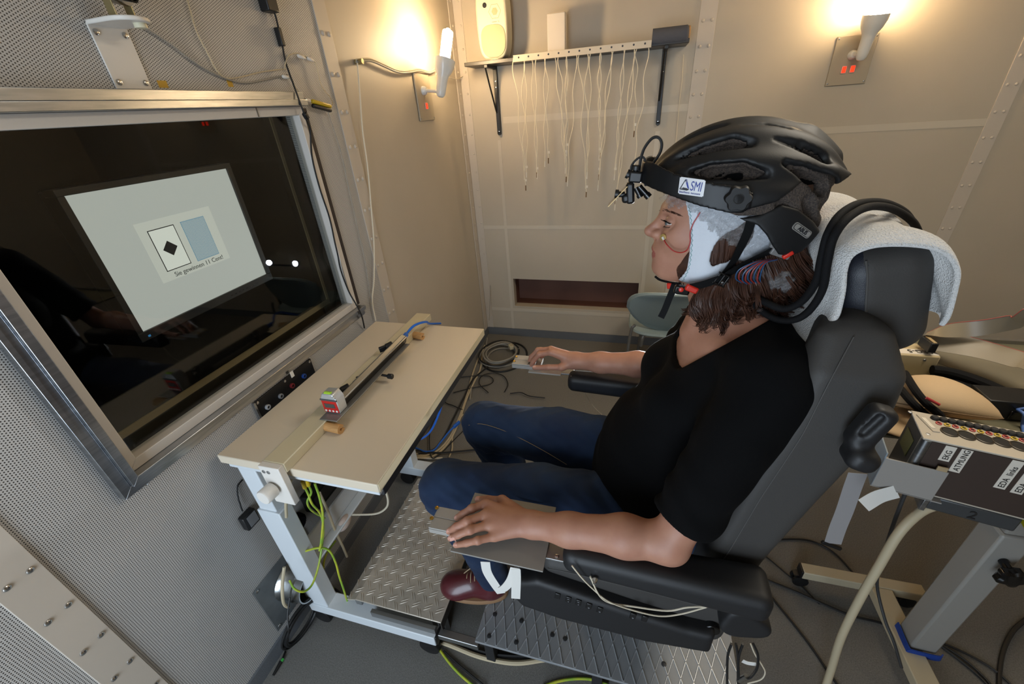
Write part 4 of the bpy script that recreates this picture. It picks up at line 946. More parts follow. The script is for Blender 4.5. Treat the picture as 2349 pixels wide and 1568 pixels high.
# lower sill, recliner knob and hinge
m_ = MB(); m_.box(0.20, 0.33, 0.57, 0.62, 0.50, 0.64); m_.build('hinge_cover', blk, seat, bevel=0.02)
kq = W(1706, 1430, y=0.50)
def knob_f(P):
    q = P-kq; r = np.hypot(q[:, 0], q[:, 2]); th = np.arctan2(q[:, 2], q[:, 0]); R = 0.043+0.005*np.cos(3*th+0.5)
    o = r-R+0.008; o2 = np.abs(q[:, 1]-0.012)-0.012
    return np.hypot(np.maximum(o, 0), np.maximum(o2, 0))+np.minimum(np.maximum(o, o2), 0)-0.008
nets_obj('recliner_knob', knob_f, kq-0.065, kq+0.065, 0.004, blk, seat, it=3)
m_ = MB(); m_.cyl(kq+np.array([0, 0.02, 0]), kq+np.array([0, 0.09, 0.02]), 0.022, seg=16); m_.build('knob_shaft', blk, seat)
m_ = MB(); q = W(1630, 1425, y=0.56); m_.cyl(q, q+np.array([0, -0.02, 0]), 0.017, seg=20); m_.build('adjust_disc', black_gl, seat, bevel=0.002)
# backrest lever block
def lever_f(P):
    a = W(1995, 978, y=0.54); b = W(1972, 1045, y=0.53)
    d = sd_box(P, a, (0.017, 0.016, 0.036), 0.012, roty(0.25)); d = smin(d, sd_box(P, b, (0.020, 0.022, 0.017), 0.014, roty(0.3)), 0.01)
    return smax(d, -sd_box(P, W(2006, 985, y=0.52), (0.0045, 0.012, 0.020), 0.003, roty(0.35)), 0.003)
lq = W(1985, 1010, y=0.54)
nets_obj('backrest_lever', lever_f, lq-np.array([0.06, 0.04, 0.08]), lq+np.array([0.06, 0.05, 0.08]), 0.003, blk, seat, it=2)
# headrest
HR = np.array([0.368, 0.80, 1.272])
def head_f(P): return sd_box(P, HR, (0.061, 0.142, 0.092), 0.042, roty(-0.25))
nets_obj('headrest', head_f, HR-np.array([0.12, 0.18, 0.14]), HR+np.array([0.12, 0.18, 0.14]), 0.005, [leather, leather_f], seat, slots=lambda c: ((c-HR)@roty(-0.25)[:, 0] < -0.028).astype(int), it=3)
m_ = MB(); q = roty(-0.25)
m_.tube([HR+q@np.array([-0.028, -0.1425+0.001+0.016*max(0, abs(t)-0.5)**2*4, 0.090*t]) for t in np.linspace(-0.85, 0.85, 9)], 0.0016, seg=6); m_.build('zip_seam', seam_m, seat)
# armrests
def armrest(name, x0, x1, yc, hw0, hw1, zt):
    def f(P):
        x, y, z = P[:, 0], P[:, 1]-yc, P[:, 2]; t = np.clip((x-x0)/(x1-x0), 0, 1); hw = hw0+(hw1-hw0)*t
        c = np.stack([np.maximum(x0-x, x-x1)+0.02, np.abs(y)-hw+0.02, np.maximum(z-zt, zt-0.060-0.006*t-z)+0.02], 1)
        return np.linalg.norm(np.maximum(c, 0), axis=1)+np.minimum(c.max(1), 0)-0.02
    return nets_obj(name, f, (x0-0.02, yc-0.08, zt-0.12), (x1+0.02, yc+0.08, zt+0.02), 0.005, blk, seat, it=3)
armrest('armrest', -0.085, 0.288, 0.512, 0.030, 0.042, 0.797)
armrest('armrest', -0.165, 0.29, 1.115, 0.030, 0.045, 0.795)
m_ = MB(); q = W(1365, 1328, y=0.474); m_.lathe(q, (0, -1, 0), [(0, 0.006), (0.003, 0.005), (0.006, 0.003), (0.009, 0.003)], seg=12); m_.build('armrest_screw', steel, seat)
for yy in (0.545, 1.075): MB().box(0.20, 0.30, yy-0.02, yy+0.02, 0.66, 0.74).build('armrest_bracket', blk, seat, bevel=0.01)
# ------------------------------------------------------------------ response pads on the armrests
pad_m = mat('grey_pvc_sheet', '#86837d', 0.5); pad_e = mat('grey_key_plastic', '#9a9690', 0.45); gold = mat('brass_screw', '#b28a3a', 0.35, 0.9)
rp = thing('response_pad', 'grey response pad with two keys under the near hand', 'response pad', (-0.22, 0.54, 0.757))
MB().box(-0.318, -0.119, 0.465, 0.619, 0.756, 0.760).build('hand_plate', pad_m, rp, bevel=0.0008)
MB().box(-0.135, -0.065, 0.497, 0.535, 0.750, 0.7555).build('mounting_strip', alu_dull, rp, bevel=0.001)
k = MB(); screw(k, (-0.098, 0.505, 0.7555), (0, 0, 1), 0.005, 0.002); k.build('screw', steel, rp)
MB().box(-0.384, -0.315, 0.500, 0.558, 0.752, 0.764).build('key_base', pad_e, rp, bevel=0.001)
for y0_, y1_ in ((0.501, 0.5285), (0.5295, 0.557)):
    MB().box(-0.384, -0.318, y0_, y1_, 0.7645, 0.769).build('key', pad_e, rp, bevel=0.0008)
    k = MB(); k.lathe((-0.386, (y0_+y1_)/2+0.008, 0.770), (0, 0, 1), [(0, 0.0045), (0.002, 0.0045), (0.003, 0.003)], seg=12); k.build('key_screw', gold, rp)
for pts in ([(1113, 1288), (1118, 1312), (1135, 1340), (1150, 1360)], [(1182, 1302), (1172, 1330), (1155, 1350), (1140, 1352)], [(1183, 1305), (1184, 1330), (1183, 1372)]):
    P_ = [W(*p, y=0.468+0.006*i) for i, p in enumerate(pts)]
    m_ = MB(); m_.band(P_, [(0.2, -1, 0.1)]*len(P_), 0.020, 0.001); m_.build('white_strap', tape_w, rp)
rf = thing('response_pad', 'grey response pad with two keys under the far hand', 'response pad', (-0.27, 1.13, 0.79))
MB().box(-0.36, -0.262, 1.125, 1.185, 0.785, 0.797).build('key_base', pad_e, rf, bevel=0.001)
for y0_, y1_ in ((1.126, 1.1545), (1.1555, 1.184)):
    MB().box(-0.36, -0.28, y0_, y1_, 0.7975, 0.802).build('key', pad_e, rf, bevel=0.0008)
    MB().box(-0.305, -0.297, y0_+0.006, y0_+0.018, 0.802, 0.8025).build('key_slot', black_pl, rf)
    k = MB(); k.lathe((-0.355, (y0_+y1_)/2, 0.803), (0, 0, 1), [(0, 0.0045), (0.003, 0.0035)], seg=12); k.build('key_screw', gold, rf)
MB().box(-0.265, -0.15, 1.122, 1.16, 0.779, 0.784).build('mounting_strip', alu_dull, rf, bevel=0.001)
MB().box(-0.30, -0.19, 1.112, 1.15, 0.7795, 0.785).build('mounting_strip', mat('clear_acrylic', '#a09a90', 0.2), rf, bevel=0.001)
# wire from the far pad
m_ = MB(); m_.tube([W(1310, 862, y=1.10), W(1335, 890, y=1.12), W(1360, 930, y=1.16), W(1385, 955, y=1.25)], 0.0011, seg=6); single(m_, 'pad_wire', white_cable, 'thin pale wire falling from the far response pad', 'wire')
m_ = MB(); m_.tube([W(x_, y_, y=d_) for x_, y_, d_ in ((1312, 1297, 0.47), (1335, 1325, 0.47), (1360, 1350, 0.475), (1395, 1378, 0.48), (1445, 1397, 0.49), (1510, 1412, 0.5), (1560, 1408, 0.51), (1620, 1392, 0.52))], 0.0016, seg=6); single(m_, 'pad_wire', white_cable, 'beige wire looping below the near armrest front', 'wire')
m_ = MB(); m_.tube([W(x_, y_, y=d_) for x_, y_, d_ in ((1354, 1322, 0.474), (1375, 1365, 0.476), (1400, 1382, 0.485), (1450, 1390, 0.495), (1530, 1400, 0.505), (1580, 1392, 0.51), (1640, 1393, 0.52), (1690, 1415, 0.53))], 0.0018, seg=6); single(m_, 'pad_wire', white_cable, 'beige wire from the armrest screw along the switch panel', 'wire')
# ------------------------------------------------------------------ towel over the headrest
terry = mat('white_terry', '#d2d0cd', 0.9, bump=(430, 1.0, 0.004), sheen=0.6)
prof = [(0.236, 1.045), (0.240, 1.10), (0.247, 1.15), (0.268, 1.195), (0.292, 1.235), (0.289, 1.295), (0.282, 1.335), (0.290, 1.362), (0.318, 1.379), (0.355, 1.380), (0.388, 1.368), (0.412, 1.340), (0.426, 1.305), (0.437, 1.27), (0.438, 1.250)]
PR = smooth_path([np.array([a, b, 0]) for a, b in prof], 6); ny = 46; V_ = []; F_ = []
n1 = len(PR)
for i, p in enumerate(PR):
    s_ = i/(n1-1)
    for j in range(ny):
        t = j/(ny-1); e = abs(2*t-1)
        spread = np.interp(s_, [0, 0.25, 0.5, 0.8, 1], [0.140, 0.168, 0.160, 0.158, 0.150])
        y_ = 0.80+(2*t-1)*spread*(1.0+0.03*math.sin(9*s_))
        over = max(0.0, e-0.84)/0.16
        wob = 0.004*math.sin(14*s_+3*t)*math.cos(11*t+5*s_)+0.002*math.sin(31*t+17*s_)
        x_ = p[0]+wob-(0.028*(1-min(1, e/0.9)**2) if 0.0 < s_ < 0.2 else 0)*0; z_ = p[1]+wob
        # edge curls in over the headrest sides
        ctr = np.array([0.366, 1.281]); v = np.array([x_, z_])-ctr
        if s_ > 0.32: v *= 1-0.10*over**2
        x_, z_ = ctr+v
        if s_ < 0.1: z_ += 0.015*math.sin(6*t)*(1-s_*10)-0.05*(1-s_*10)*(0.5-abs(t-0.25))
        V_.append((x_, y_, z_))
for i in range(n1-1):
    for j in range(ny-1): F_.append((i*ny+j, i*ny+j+1, (i+1)*ny+j+1, (i+1)*ny+j))
m_ = MB(); m_.add(V_, F_)
tw = m_.build('towel', terry, None, ang=180, solid=0.007, sub=1); props(tw, 'white terry towel draped over the headrest and seat top', 'towel')
# black sleeved cable loop laid over the towel
sleeve = mat('black_fabric_sleeve', '#0c0c0e', 0.8, bump=(900, 0.5, 0.001), spec=0.2)
def loop(label, pts, r):
    m_ = MB(); m_.tube([W(a, b, y=d) for a, b, d in pts], r, seg=12, n=8); return single(m_, 'sleeved_cable', sleeve, label, 'cable', 'black sleeved cables over the headrest')
loop('inner black sleeved cable looping from the hair over the headrest towel', ((1720, 670, .735), (1760, 695, .70), (1800, 708, .685), (1840, 690, .672), (1872, 645, .655), (1885, 590, .645), (1900, 535, .645), (1930, 490, .665), (1975, 466, .70), (2030, 466, .75), (2075, 487, .80), (2100, 520, .84)), 0.0056)
loop('outer black sleeved cable curving lowest beside the headrest', ((1720, 690, .725), (1765, 725, .69), (1810, 735, .672), (1850, 718, .66), (1885, 668, .642), (1898, 600, .63), (1912, 545, .628), (1945, 500, .645), (1995, 474, .685), (2050, 480, .735), (2095, 510, .79), (2112, 545, .84)), 0.0054)
# ------------------------------------------------------------------ seated person
YC_ = 0.80
def h2(px, py, y=YC_): return W(px, py, y=y)
def sd_poly(x, z, poly):
    d = np.full(len(x), 1e9); s = np.ones(len(x)); n = len(poly)
    for i in range(n):
        a = poly[i]; b = poly[i-1]; ex, ez = b[0]-a[0], b[1]-a[1]; wx, wz = x-a[0], z-a[1]
        t = np.clip((wx*ex+wz*ez)/(ex*ex+ez*ez), 0, 1); d = np.minimum(d, (wx-ex*t)**2+(wz-ez*t)**2)
        c1 = z >= a[1]; c2 = z < b[1]; c3 = ex*wz > ez*wx
        s = np.where((c1 & c2 & c3) | (~c1 & ~c2 & ~c3), -s, s)
    return s*np.sqrt(d)
def pxpoly(pts, y): return [(W(a, b, y=y)[0], W(a, b, y=y)[2]) for a, b in pts]
EYE = h2(1543, 510, YC_-0.031)
def both(P, f):      # mirror a near-side feature to the far side
    Q = P.copy(); Q[:, 1] = YC_-np.abs(P[:, 1]-YC_); return f(Q)
def head_sd(P):
    Q = P.copy(); Q[:, 1] = YC_-np.abs(P[:, 1]-YC_); c = np.array([0, YC_, 0])
    A = lambda px, py, dy=0.0: W(px, py, y=YC_-dy)
    d = sd_ell(Q, (0.170, YC_, 1.392), (0.112, 0.077, 0.100))
    d = smin(d, sd_ell(Q, A(1612, 545), (0.074, 0.058, 0.088)), 0.03)
    d = smin(d, sd_cap(Q, A(1618, 600, 0.046), A(1530, 618, 0.016), 0.022, 0.018), 0.03)       # jaw
    d = smin(d, sd_cap(Q, A(1640, 545, 0.05), A(1618, 600, 0.046), 0.022, 0.022), 0.03)
    d = smin(d, sd_ell(Q, A(1517, 613), (0.0172, 0.019, 0.0150)), 0.010)                        # chin
    d = smin(d, sd_ell(Q, A(1523, 572), (0.019, 0.030, 0.026)), 0.022)                           # muzzle
    d = smin(d, sd_ell(Q, A(1562, 540, 0.036), (0.026, 0.020, 0.026)), 0.022)                    # cheek bone
    d = smin(d, sd_ell(Q, A(1538, 487, 0.018), (0.014, 0.024, 0.010)), 0.016)                    # brow
    d = smax(d, -sd_ell(Q, A(1527, 507, 0.034), (0.014, 0.014, 0.011)), 0.016)                   # eye hollow
    # nose
    d = smin(d, sd_cap(Q, A(1531, 489), A(1491, 526), 0.0075, 0.0075), 0.012)
    d = smin(d, sd_ell(Q, A(1489, 530), (0.0082, 0.0090, 0.0076)), 0.007)
    d = smin(d, sd_ell(Q, A(1508, 537, 0.0115), (0.0105, 0.0068, 0.0078)), 0.006)
    d = smin(d, sd_cap(Q, A(1492, 535), A(1512, 546), 0.0045, 0.0055), 0.006)
    d = smax(d, -sd_ell(Q, A(1503, 545, 0.0062), (0.0055, 0.0030, 0.0032)), 0.002)
    # lips
    d = smin(d, sd_ell(Q, A(1503.5, 568), (0.0072, 0.0205, 0.0056)), 0.0035)
    d = smin(d, sd_ell(Q, A(1505.5, 584.5), (0.0072, 0.0185, 0.0062)), 0.0035)
    d = smax(d, -sd_cap(Q, A(1491, 576.3), A(1516, 580.5, 0.023), 0.0022, 0.0016), 0.002)
    # lids
    e = np.array([EYE[0], YC_-0.031, EYE[2]]); q = Q-e
    lid = np.linalg.norm(q, axis=1)-0.0136
    up = q@np.array([-0.26, 0.0, -0.97]); lo_ = q@np.array([-0.22, 0.0, 0.97])
    lid = smax(lid, -np.maximum(np.maximum(-up-0.0, -lo_-0.0), q[:, 0]+0.001), 0.0015)
    d = smin(d, lid, 0.004)
    return d
def neck_sd(P):
    d = sd_path(P, [(0.178, YC_, 1.31), (0.172, YC_, 1.235), (0.192, YC_, 1.17), (0.205, YC_, 1.10)], [0.056, 0.054, 0.057, 0.07], 0.02)
    for s in (-1, 1):
        d = smin(d, sd_cap(P, (0.225, YC_+s*0.02, 1.205), (0.240, YC_+s*0.155, 1.162), 0.040, 0.048), 0.05)
        d = smin(d, sd_cap(P, (0.150, YC_+s*0.015, 1.135), (0.190, YC_+s*0.15, 1.175), 0.010, 0.012), 0.03)   # collar bone
        d = smin(d, sd_cap(P, (0.128, YC_+s*0.008, 1.14), (0.165, YC_+s*0.042, 1.27), 0.010, 0.013), 0.022)
    return d
SH = {-1: np.array([0.238, 0.625, 1.150]), 1: np.array([0.238, 0.975, 1.150])}
EL = {-1: np.array([0.108, 0.522, 0.842]), 1: np.array([0.130, 1.085, 0.865])}
def torso_sd(P):
    d = sd_ell(P, (0.197, YC_, 1.03), (0.090, 0.165, 0.165))
    d = smin(d, sd_ell(P, (0.112, YC_, 0.80), (0.138, 0.158, 0.17)), 0.07)
    d = smin(d, sd_ell(P, (0.13, YC_, 0.69), (0.13, 0.175, 0.09)), 0.05)
    for s in (-1, 1): d = smin(d, sd_ell(P, (0.108, YC_+s*0.072, 1.000), (0.052, 0.060, 0.060)), 0.045)
    return d
def upper_arm_sd(P, s, add=0.0):
    return sd_cap(P, SH[s], EL[s], 0.055+add, 0.041+add)
# near hand and far hand, finger by finger
HN = dict(wrist=W(1228, 1204, z=0.800), fingers=[
    ([(1114, 1155, .800), (1082, 1166, .806), (1062, 1178, .793), (1048, 1187, .7785)], .0085),
    ([(1114, 1180, .803), (1072, 1195, .809), (1046, 1208, .794), (1030, 1218, .7785)], .0088),
    ([(1121, 1204, .799), (1078, 1215, .804), (1051, 1226, .790), (1033, 1234, .7785)], .0083),
    ([(1135, 1230, .790), (1096, 1239, .794), (1070, 1245, .782), (1045, 1250, .7700)], .0075),
    ([(1188, 1172, .790), (1152, 1148, .786), (1121, 1146, .778), (1096, 1145, .7720)], .0102)])
HNF = [([W(a, b, z=c) for a, b, c in f], r) for f, r in HN['fingers']]
HFF = [([W(a, b, y=c) for a, b, c in f], r) for f, r in [
    ([(1265, 808, 1.122), (1237, 812, 1.126), (1223, 828, 1.130), (1216, 843, 1.133)], .0085),
    ([(1264, 801, 1.140), (1234, 803, 1.148), (1219, 818, 1.152), (1213, 834, 1.154)], .0088),
    ([(1267, 802, 1.158), (1240, 802, 1.170), (1226, 815, 1.174), (1219, 831, 1.176)], .0083),
    ([(1275, 806, 1.172), (1253, 808, 1.188), (1242, 818, 1.192), (1235, 832, 1.194)], .0075),
    ([(1312, 834, 1.115), (1288, 842, 1.104), (1258, 842, 1.100), (1226, 843, 1.104)], .0102)]]
WR = {-1: np.array(HN['wrist']), 1: W(1324, 827, y=1.128)}
def hand_sd(P, s):
    F = HNF if s < 0 else HFF; w = WR[s]; d = None
    for i, (p, r) in enumerate(F[:4]):
        e = sd_cap(P, w+(p[0]-w)*0.10, p[0], 0.0145, r+0.0030); d = e if d is None else smin(d, e, 0.016)
    e = sd_cap(P, w+(F[4][0][0]-w)*0.15, F[4][0][1], 0.016, 0.0125); d = smin(d, e, 0.018)
    for p, r in F:
        st = 0
        e = sd_path(P, p, [r+0.0010, r, r*0.93, r*0.80], 0.004)
        e = smin(e, np.linalg.norm(P-p[1], axis=1)-(r+0.0009), 0.004)
        d = smin(d, e, 0.0045)
    return d
def arm_sd(P, s):
    e, w = EL[s], WR[s]; ax = nrm(w-e)
    up = np.array([0, 0, 1.0]); mid = e+(w-e)*0.30+np.array([0, 0, 0.004])
    d = sd_path(P, [e, mid, e+(w-e)*0.72, w], [0.0345, 0.0375, 0.0310, 0.0260], 0.02)
    d = smin(d, sd_cap(P, SH[s], e, 0.050, 0.035), 0.02)
    d = smin(d, sd_ell(P, e+np.array([0.012, 0.0, -0.012]), (0.020, 0.019, 0.019)), 0.02)          # elbow point
    return smin(d, hand_sd(P, s), 0.018)
HIP = {-1: np.array([0.12, 0.70, 0.685]), 1: np.array([0.12, 0.90, 0.685])}
KN = {-1: np.array([-0.425, 0.675, 0.690]), 1: np.array([-0.405, 0.935, 0.690])}
AN = {-1: np.array([-0.345, 0.705, 0.270]), 1: np.array([-0.30, 0.93, 0.270])}
def legs_sd(P, add=0.0):
    d = sd_ell(P, (0.12, YC_, 0.675), (0.13+add, 0.168+add, 0.09+add))
    for s in (-1, 1):
        e = sd_path(P, [HIP[s], HIP[s]*0.45+KN[s]*0.55, KN[s]], [0.088+add, 0.077+add, 0.060+add], 0.03)
        k = sd_path(P, [KN[s], KN[s]*0.62+AN[s]*0.38+np.array([0.012, 0, 0]), AN[s]], [0.058+add, 0.056+add, 0.042+add], 0.03)
        d = smin(d, smin(e, k, 0.03), 0.035)
    return d
def foot_sd(P, s):
    a = AN[s]; return smin(sd_cap(P, a, a+np.array([0, 0, -0.05]), 0.036, 0.032), sd_cap(P, a+np.array([-0.02, 0, -0.06]), a+np.array([-0.12, -0.02, -0.075]), 0.028, 0.02), 0.03)
skin = mat('skin', '#ab7d66', 0.5, bump=(240, 0.10, 0.0008), var=(35, '#a0705c', 0.28), sss=0.12, spec=0.4)
lip = mat('lip_skin', '#98544c', 0.42, sss=0.1); nail = mat('finger_nail', '#cf9c8c', 0.25, spec=0.6)
person = thing('person', 'seated person in black top and jeans wearing a helmet, hands on response pads', 'person', (0.05, YC_, ZP))
lipc = [np.array([h2(1500, 568)[0], YC_, h2(1500, 569)[2]]), np.array([h2(1502, 584)[0], YC_, h2(1502, 584)[2]])]
def bslot(c):
    r = np.zeros(len(c), int); zl = h2(1500, 576)[2]; 
    inl = (np.abs(c[:, 2]-zl-0.0002) < 0.0112*np.sqrt(np.clip(1-(np.abs(c[:, 1]-YC_)/0.023)**2, 0, 1))) & (c[:, 0] < h2(1522, 576)[0]) & (c[:, 2] < h2(1500, 563.5)[2])
    r[inl] = 1
    for F in (HNF, HFF):
        for p, rr_ in F:
            t = p[3]; ax = nrm(p[3]-p[2]); n = nrm(np.array([0, 0, 1.0])-ax*ax[2]); q = c-(t-ax*0.001)
            r[(q@n > rr_*0.45) & (np.abs(q@np.cross(ax, n)) < rr_*0.62) & (q@ax > -0.0055) & (q@ax < 0.0075)] = 2
    return r
ex = []
for f_, lo_, hi_, h_ in (
        (lambda P: arm_sd(P, -1), (-0.36, 0.42, 0.74), (0.20, 0.62, 0.96), 0.0028),
        (lambda P: arm_sd(P, 1), (-0.33, 1.03, 0.76), (0.20, 1.22, 0.97), 0.0032),
        (lambda P: np.minimum(torso_sd(P), legs_sd(P)), (-0.52, 0.5, 0.2), (0.34, 1.1, 1.25), 0.014),
        (lambda P: np.minimum(foot_sd(P, -1), foot_sd(P, 1)), (-0.52, 0.6, 0.15), (-0.2, 1.02, 0.33), 0.010)):
    v, f = nets(f_, lo_, hi_, h_); ex.append((relax(v, f, 2), f))
body = nets_obj('body', lambda P: smin(smin(head_sd(P), neck_sd(P), 0.02), torso_sd(P), 0.03), (-0.01, 0.62, 1.02), (0.31, 0.98, 1.51), 0.0023, [skin, lip, nail], person, slots=bslot, it=1, extra=ex)
# eyes, brows, lashes
eyew = mat('eye_white', '#b0a49c', 0.2); iris = mat('grey_blue_iris', '#4d5a5c', 0.15); pupil = mat('pupil', '#060606', 0.1)
hairm = mat('dark_brown_hair', '#2c1a12', 0.5, var=(60, '#4a2c1d', 0.25), spec=0.4)
BR_, BV_ = [], []
for s in (-1, 1):
    c = np.array([EYE[0], YC_+s*0.031, EYE[2]])
    m_ = MB(); m_.ell(c, 0.0124, seg=20, rings=14); e_ = m_.build('eye', eyew, person)
    d_ = nrm((-1, s*0.12, -0.02)); m_ = MB(); m_.lathe(c+d_*0.0108, d_, [(0, 0.0068), (0.0014, 0.0055), (0.0022, 0.0)], seg=18, cap=False); m_.build('iris', iris, e_)
    m_ = MB(); m_.lathe(c+d_*0.0122, d_, [(0, 0.0026), (0.0008, 0.002), (0.0009, 0.0)], seg=14, cap=False); m_.build('pupil', pupil, e_)
    m_ = MB(); rr_ = random.Random(3)
    for k in range(26):
        t = k/25; p0 = c+0.0142*nrm((-1+0.75*t, s*(0.1+0.9*t), 0.34-0.22*t)); p1 = p0+np.array([-0.0075+0.002*t, s*0.003*t, 0.0018+rr_.uniform(-.001, .001)]); m_.tube([p0, (p0+p1)/2+np.array([0, 0, -0.001]), p1], [0.0003, 0.00022, 0.0001], seg=4, n=2)
    for k in range(14):
        t = k/13; p0 = c+0.0138*nrm((-1+0.7*t, s*(0.1+0.85*t), -0.42+0.1*t)); m_.tube([p0, p0+np.array([-0.003, s*0.002*t, -0.0022])], [0.0003, 0.0001], seg=4, sm=False)
    m_.build('eyelashes', pupil, person)
    m_ = MB()
    for k in range(70):
        t = rr_.random(); v = rr_.uniform(-1, 1)
        yy = 0.016+0.034*t; a_ = h2(1526+36*t, 480+15*t*t+v*(3.0-1.6*t), YC_-yy)
        BR_.append(a_); BV_.append((t, s))
    if s > 0:
        B_ = np.array(BR_)
        for _ in range(8):
            dd = head_sd(B_); B_ = B_+np.stack([dd*0.8, dd*0.6, 0*dd], 1)
        for side in (-1, 1):
            m_ = MB()
            for p0, (t, sg) in zip(B_, BV_):
                if sg != side: continue
                p0 = np.array([p0[0]-0.0003, YC_+side*(YC_-p0[1]+0.0004), p0[2]]); p1 = p0+np.array([0.0040, side*0.0030, -0.0008+0.0012*(1-t)])
                m_.tube([p0, p1], [0.00034, 0.00012], seg=4, sm=False)
            m_.build('eyebrow', hairm, person)
# ---- shirt
def noise3(P, f, ph=0.0): return np.sin(P[:, 0]*f+1.3*np.sin(P[:, 2]*f*0.7+ph))*np.sin(P[:, 1]*f*0.9+ph*2+0.8*np.sin(P[:, 0]*f*0.6))*np.sin(P[:, 2]*f*0.8+ph*3)
def shirt_sd(P):
    d = torso_sd(P)-0.010
    d = smin(d, neck_sd(P)-0.005, 0.03)
    d = smin(d, sd_ell(P, (0.075, YC_, 0.73), (0.122, 0.170, 0.12)), 0.05)
    for s in (-1, 1):
        a = SH[s]; b = SH[s]*0.16+EL[s]*0.84; ax = nrm(b-a)
        t = (P-a)@ax; L = np.linalg.norm(b-a)
        fold = 0.0026*np.sin(t*95+3*np.sin(P[:, 0]*30))*np.clip(t/L, 0, 1)
        e = sd_cap(P, a, b+ax*0.04, 0.066, 0.0545)+fold
        e = smax(e, t-L, 0.006)
        d = smin(d, e, 0.035)
    d = d+0.0032*noise3(P, 42)+0.0022*np.sin((P[:, 0]*0.55+P[:, 2]*0.9)*75+2*np.sin(P[:, 1]*20))*np.clip((1.05-P[:, 2])/0.15, 0, 1)*np.clip((P[:, 2]-0.64)/0.1, 0, 1)*0.7
    return d
def neck_cut(P):
    dy = np.abs(P[:, 1]-YC_)
    zl = 1.088+np.clip(P[:, 0]-0.115, 0.0, 0.2)*0.90+np.maximum(0, dy-0.062)*0.75+np.maximum(0, 0.05-dy)*0.0
    return (P[:, 2]-zl)*0.7
def shirt_f(P):
    d = shirt_sd(P); d = smax(d, neck_cut(P), 0.004)
    d = smax(d, 0.635+0.10*np.clip(P[:, 0]-0.0, -0.1, 0.3)-P[:, 2], 0.006)
    return smax(d, -(torso_sd(P)+0.004), 0.002) if False else d
cloth = mat('black_jersey', '#060607', 0.9, bump=(1400, 0.35, 0.0006), spec=0.12)
# hollow neckline: the shell keeps only the cloth, so the chest inside shows skin
def shirt_shell(P):
    d = shirt_sd(P); sh_ = np.maximum(d, -(d+0.011))
    d2 = smax(sh_, neck_cut(P), 0.002)
    for s in (-1, 1): pass
    return smax(d2, 0.635+0.10*np.clip(P[:, 0], -0.1, 0.3)-P[:, 2], 0.004)
nets_obj('shirt', shirt_shell, (-0.09, 0.42, 0.60), (0.34, 1.18, 1.28), 0.0042, cloth, person, it=2)
# ---- jeans
def jeans_sd(P):
    d = legs_sd(P, 0.008)
    d = d+0.0026*noise3(P, 55, 0.7)+0.0014*np.sin(P[:, 0]*110+6*np.sin(P[:, 2]*24)+4*np.sin(P[:, 1]*30))*np.sin(P[:, 2]*60+P[:, 1]*70)
    # creases behind the knees and at the hips
    for s in (-1, 1):
        k = np.linalg.norm(P-(KN[s]+np.array([0.03, 0, -0.06])), axis=1); d = d+0.006*np.sin(P[:, 2]*170+P[:, 0]*90+5*np.sin(P[:, 1]*40))*np.exp(-(k/0.08)**2)
        k = np.linalg.norm(P-(HIP[s]+np.array([-0.06, 0, 0.05])), axis=1); d = d+0.0065*np.sin(P[:, 0]*130+P[:, 1]*70+3*np.sin(P[:, 2]*50))*np.exp(-(k/0.10)**2)
    return smax(d, 0.255-P[:, 2], 0.006)
def denim_mat():
    m = mat('blue_denim', '#19233a', 0.88, bump=(1500, 0.5, 0.0008), var=(9, '#283850', 0.28), sheen=0.05, spec=0.12)
    return m
nets_obj('jeans', jeans_sd, (-0.53, 0.55, 0.22), (0.33, 1.05, 0.86), 0.0055, denim_mat(), person, it=2)
st_m = mat('tan_stitching', '#7d6a4f', 0.7)
m_ = MB(); 
pts = []
for a, b in ((1075, 975), (1105, 972), (1150, 985), (1200, 1008), (1250, 1035), (1300, 1065)):
    o = CAM; dv_ = nrm(W(a, b, z=0.3)-CAM); t = 0.5
    for _ in range(60):
        dd = jeans_sd((o+dv_*t)[None])[0]
        if dd < 0.0005 or t > 3: break
        t += dd*0.8
    if t < 3: pts.append(o+dv_*(t-0.0005))
m_.tube(pts, 0.0008, seg=5); m_.build('leg_seam', st_m, person)
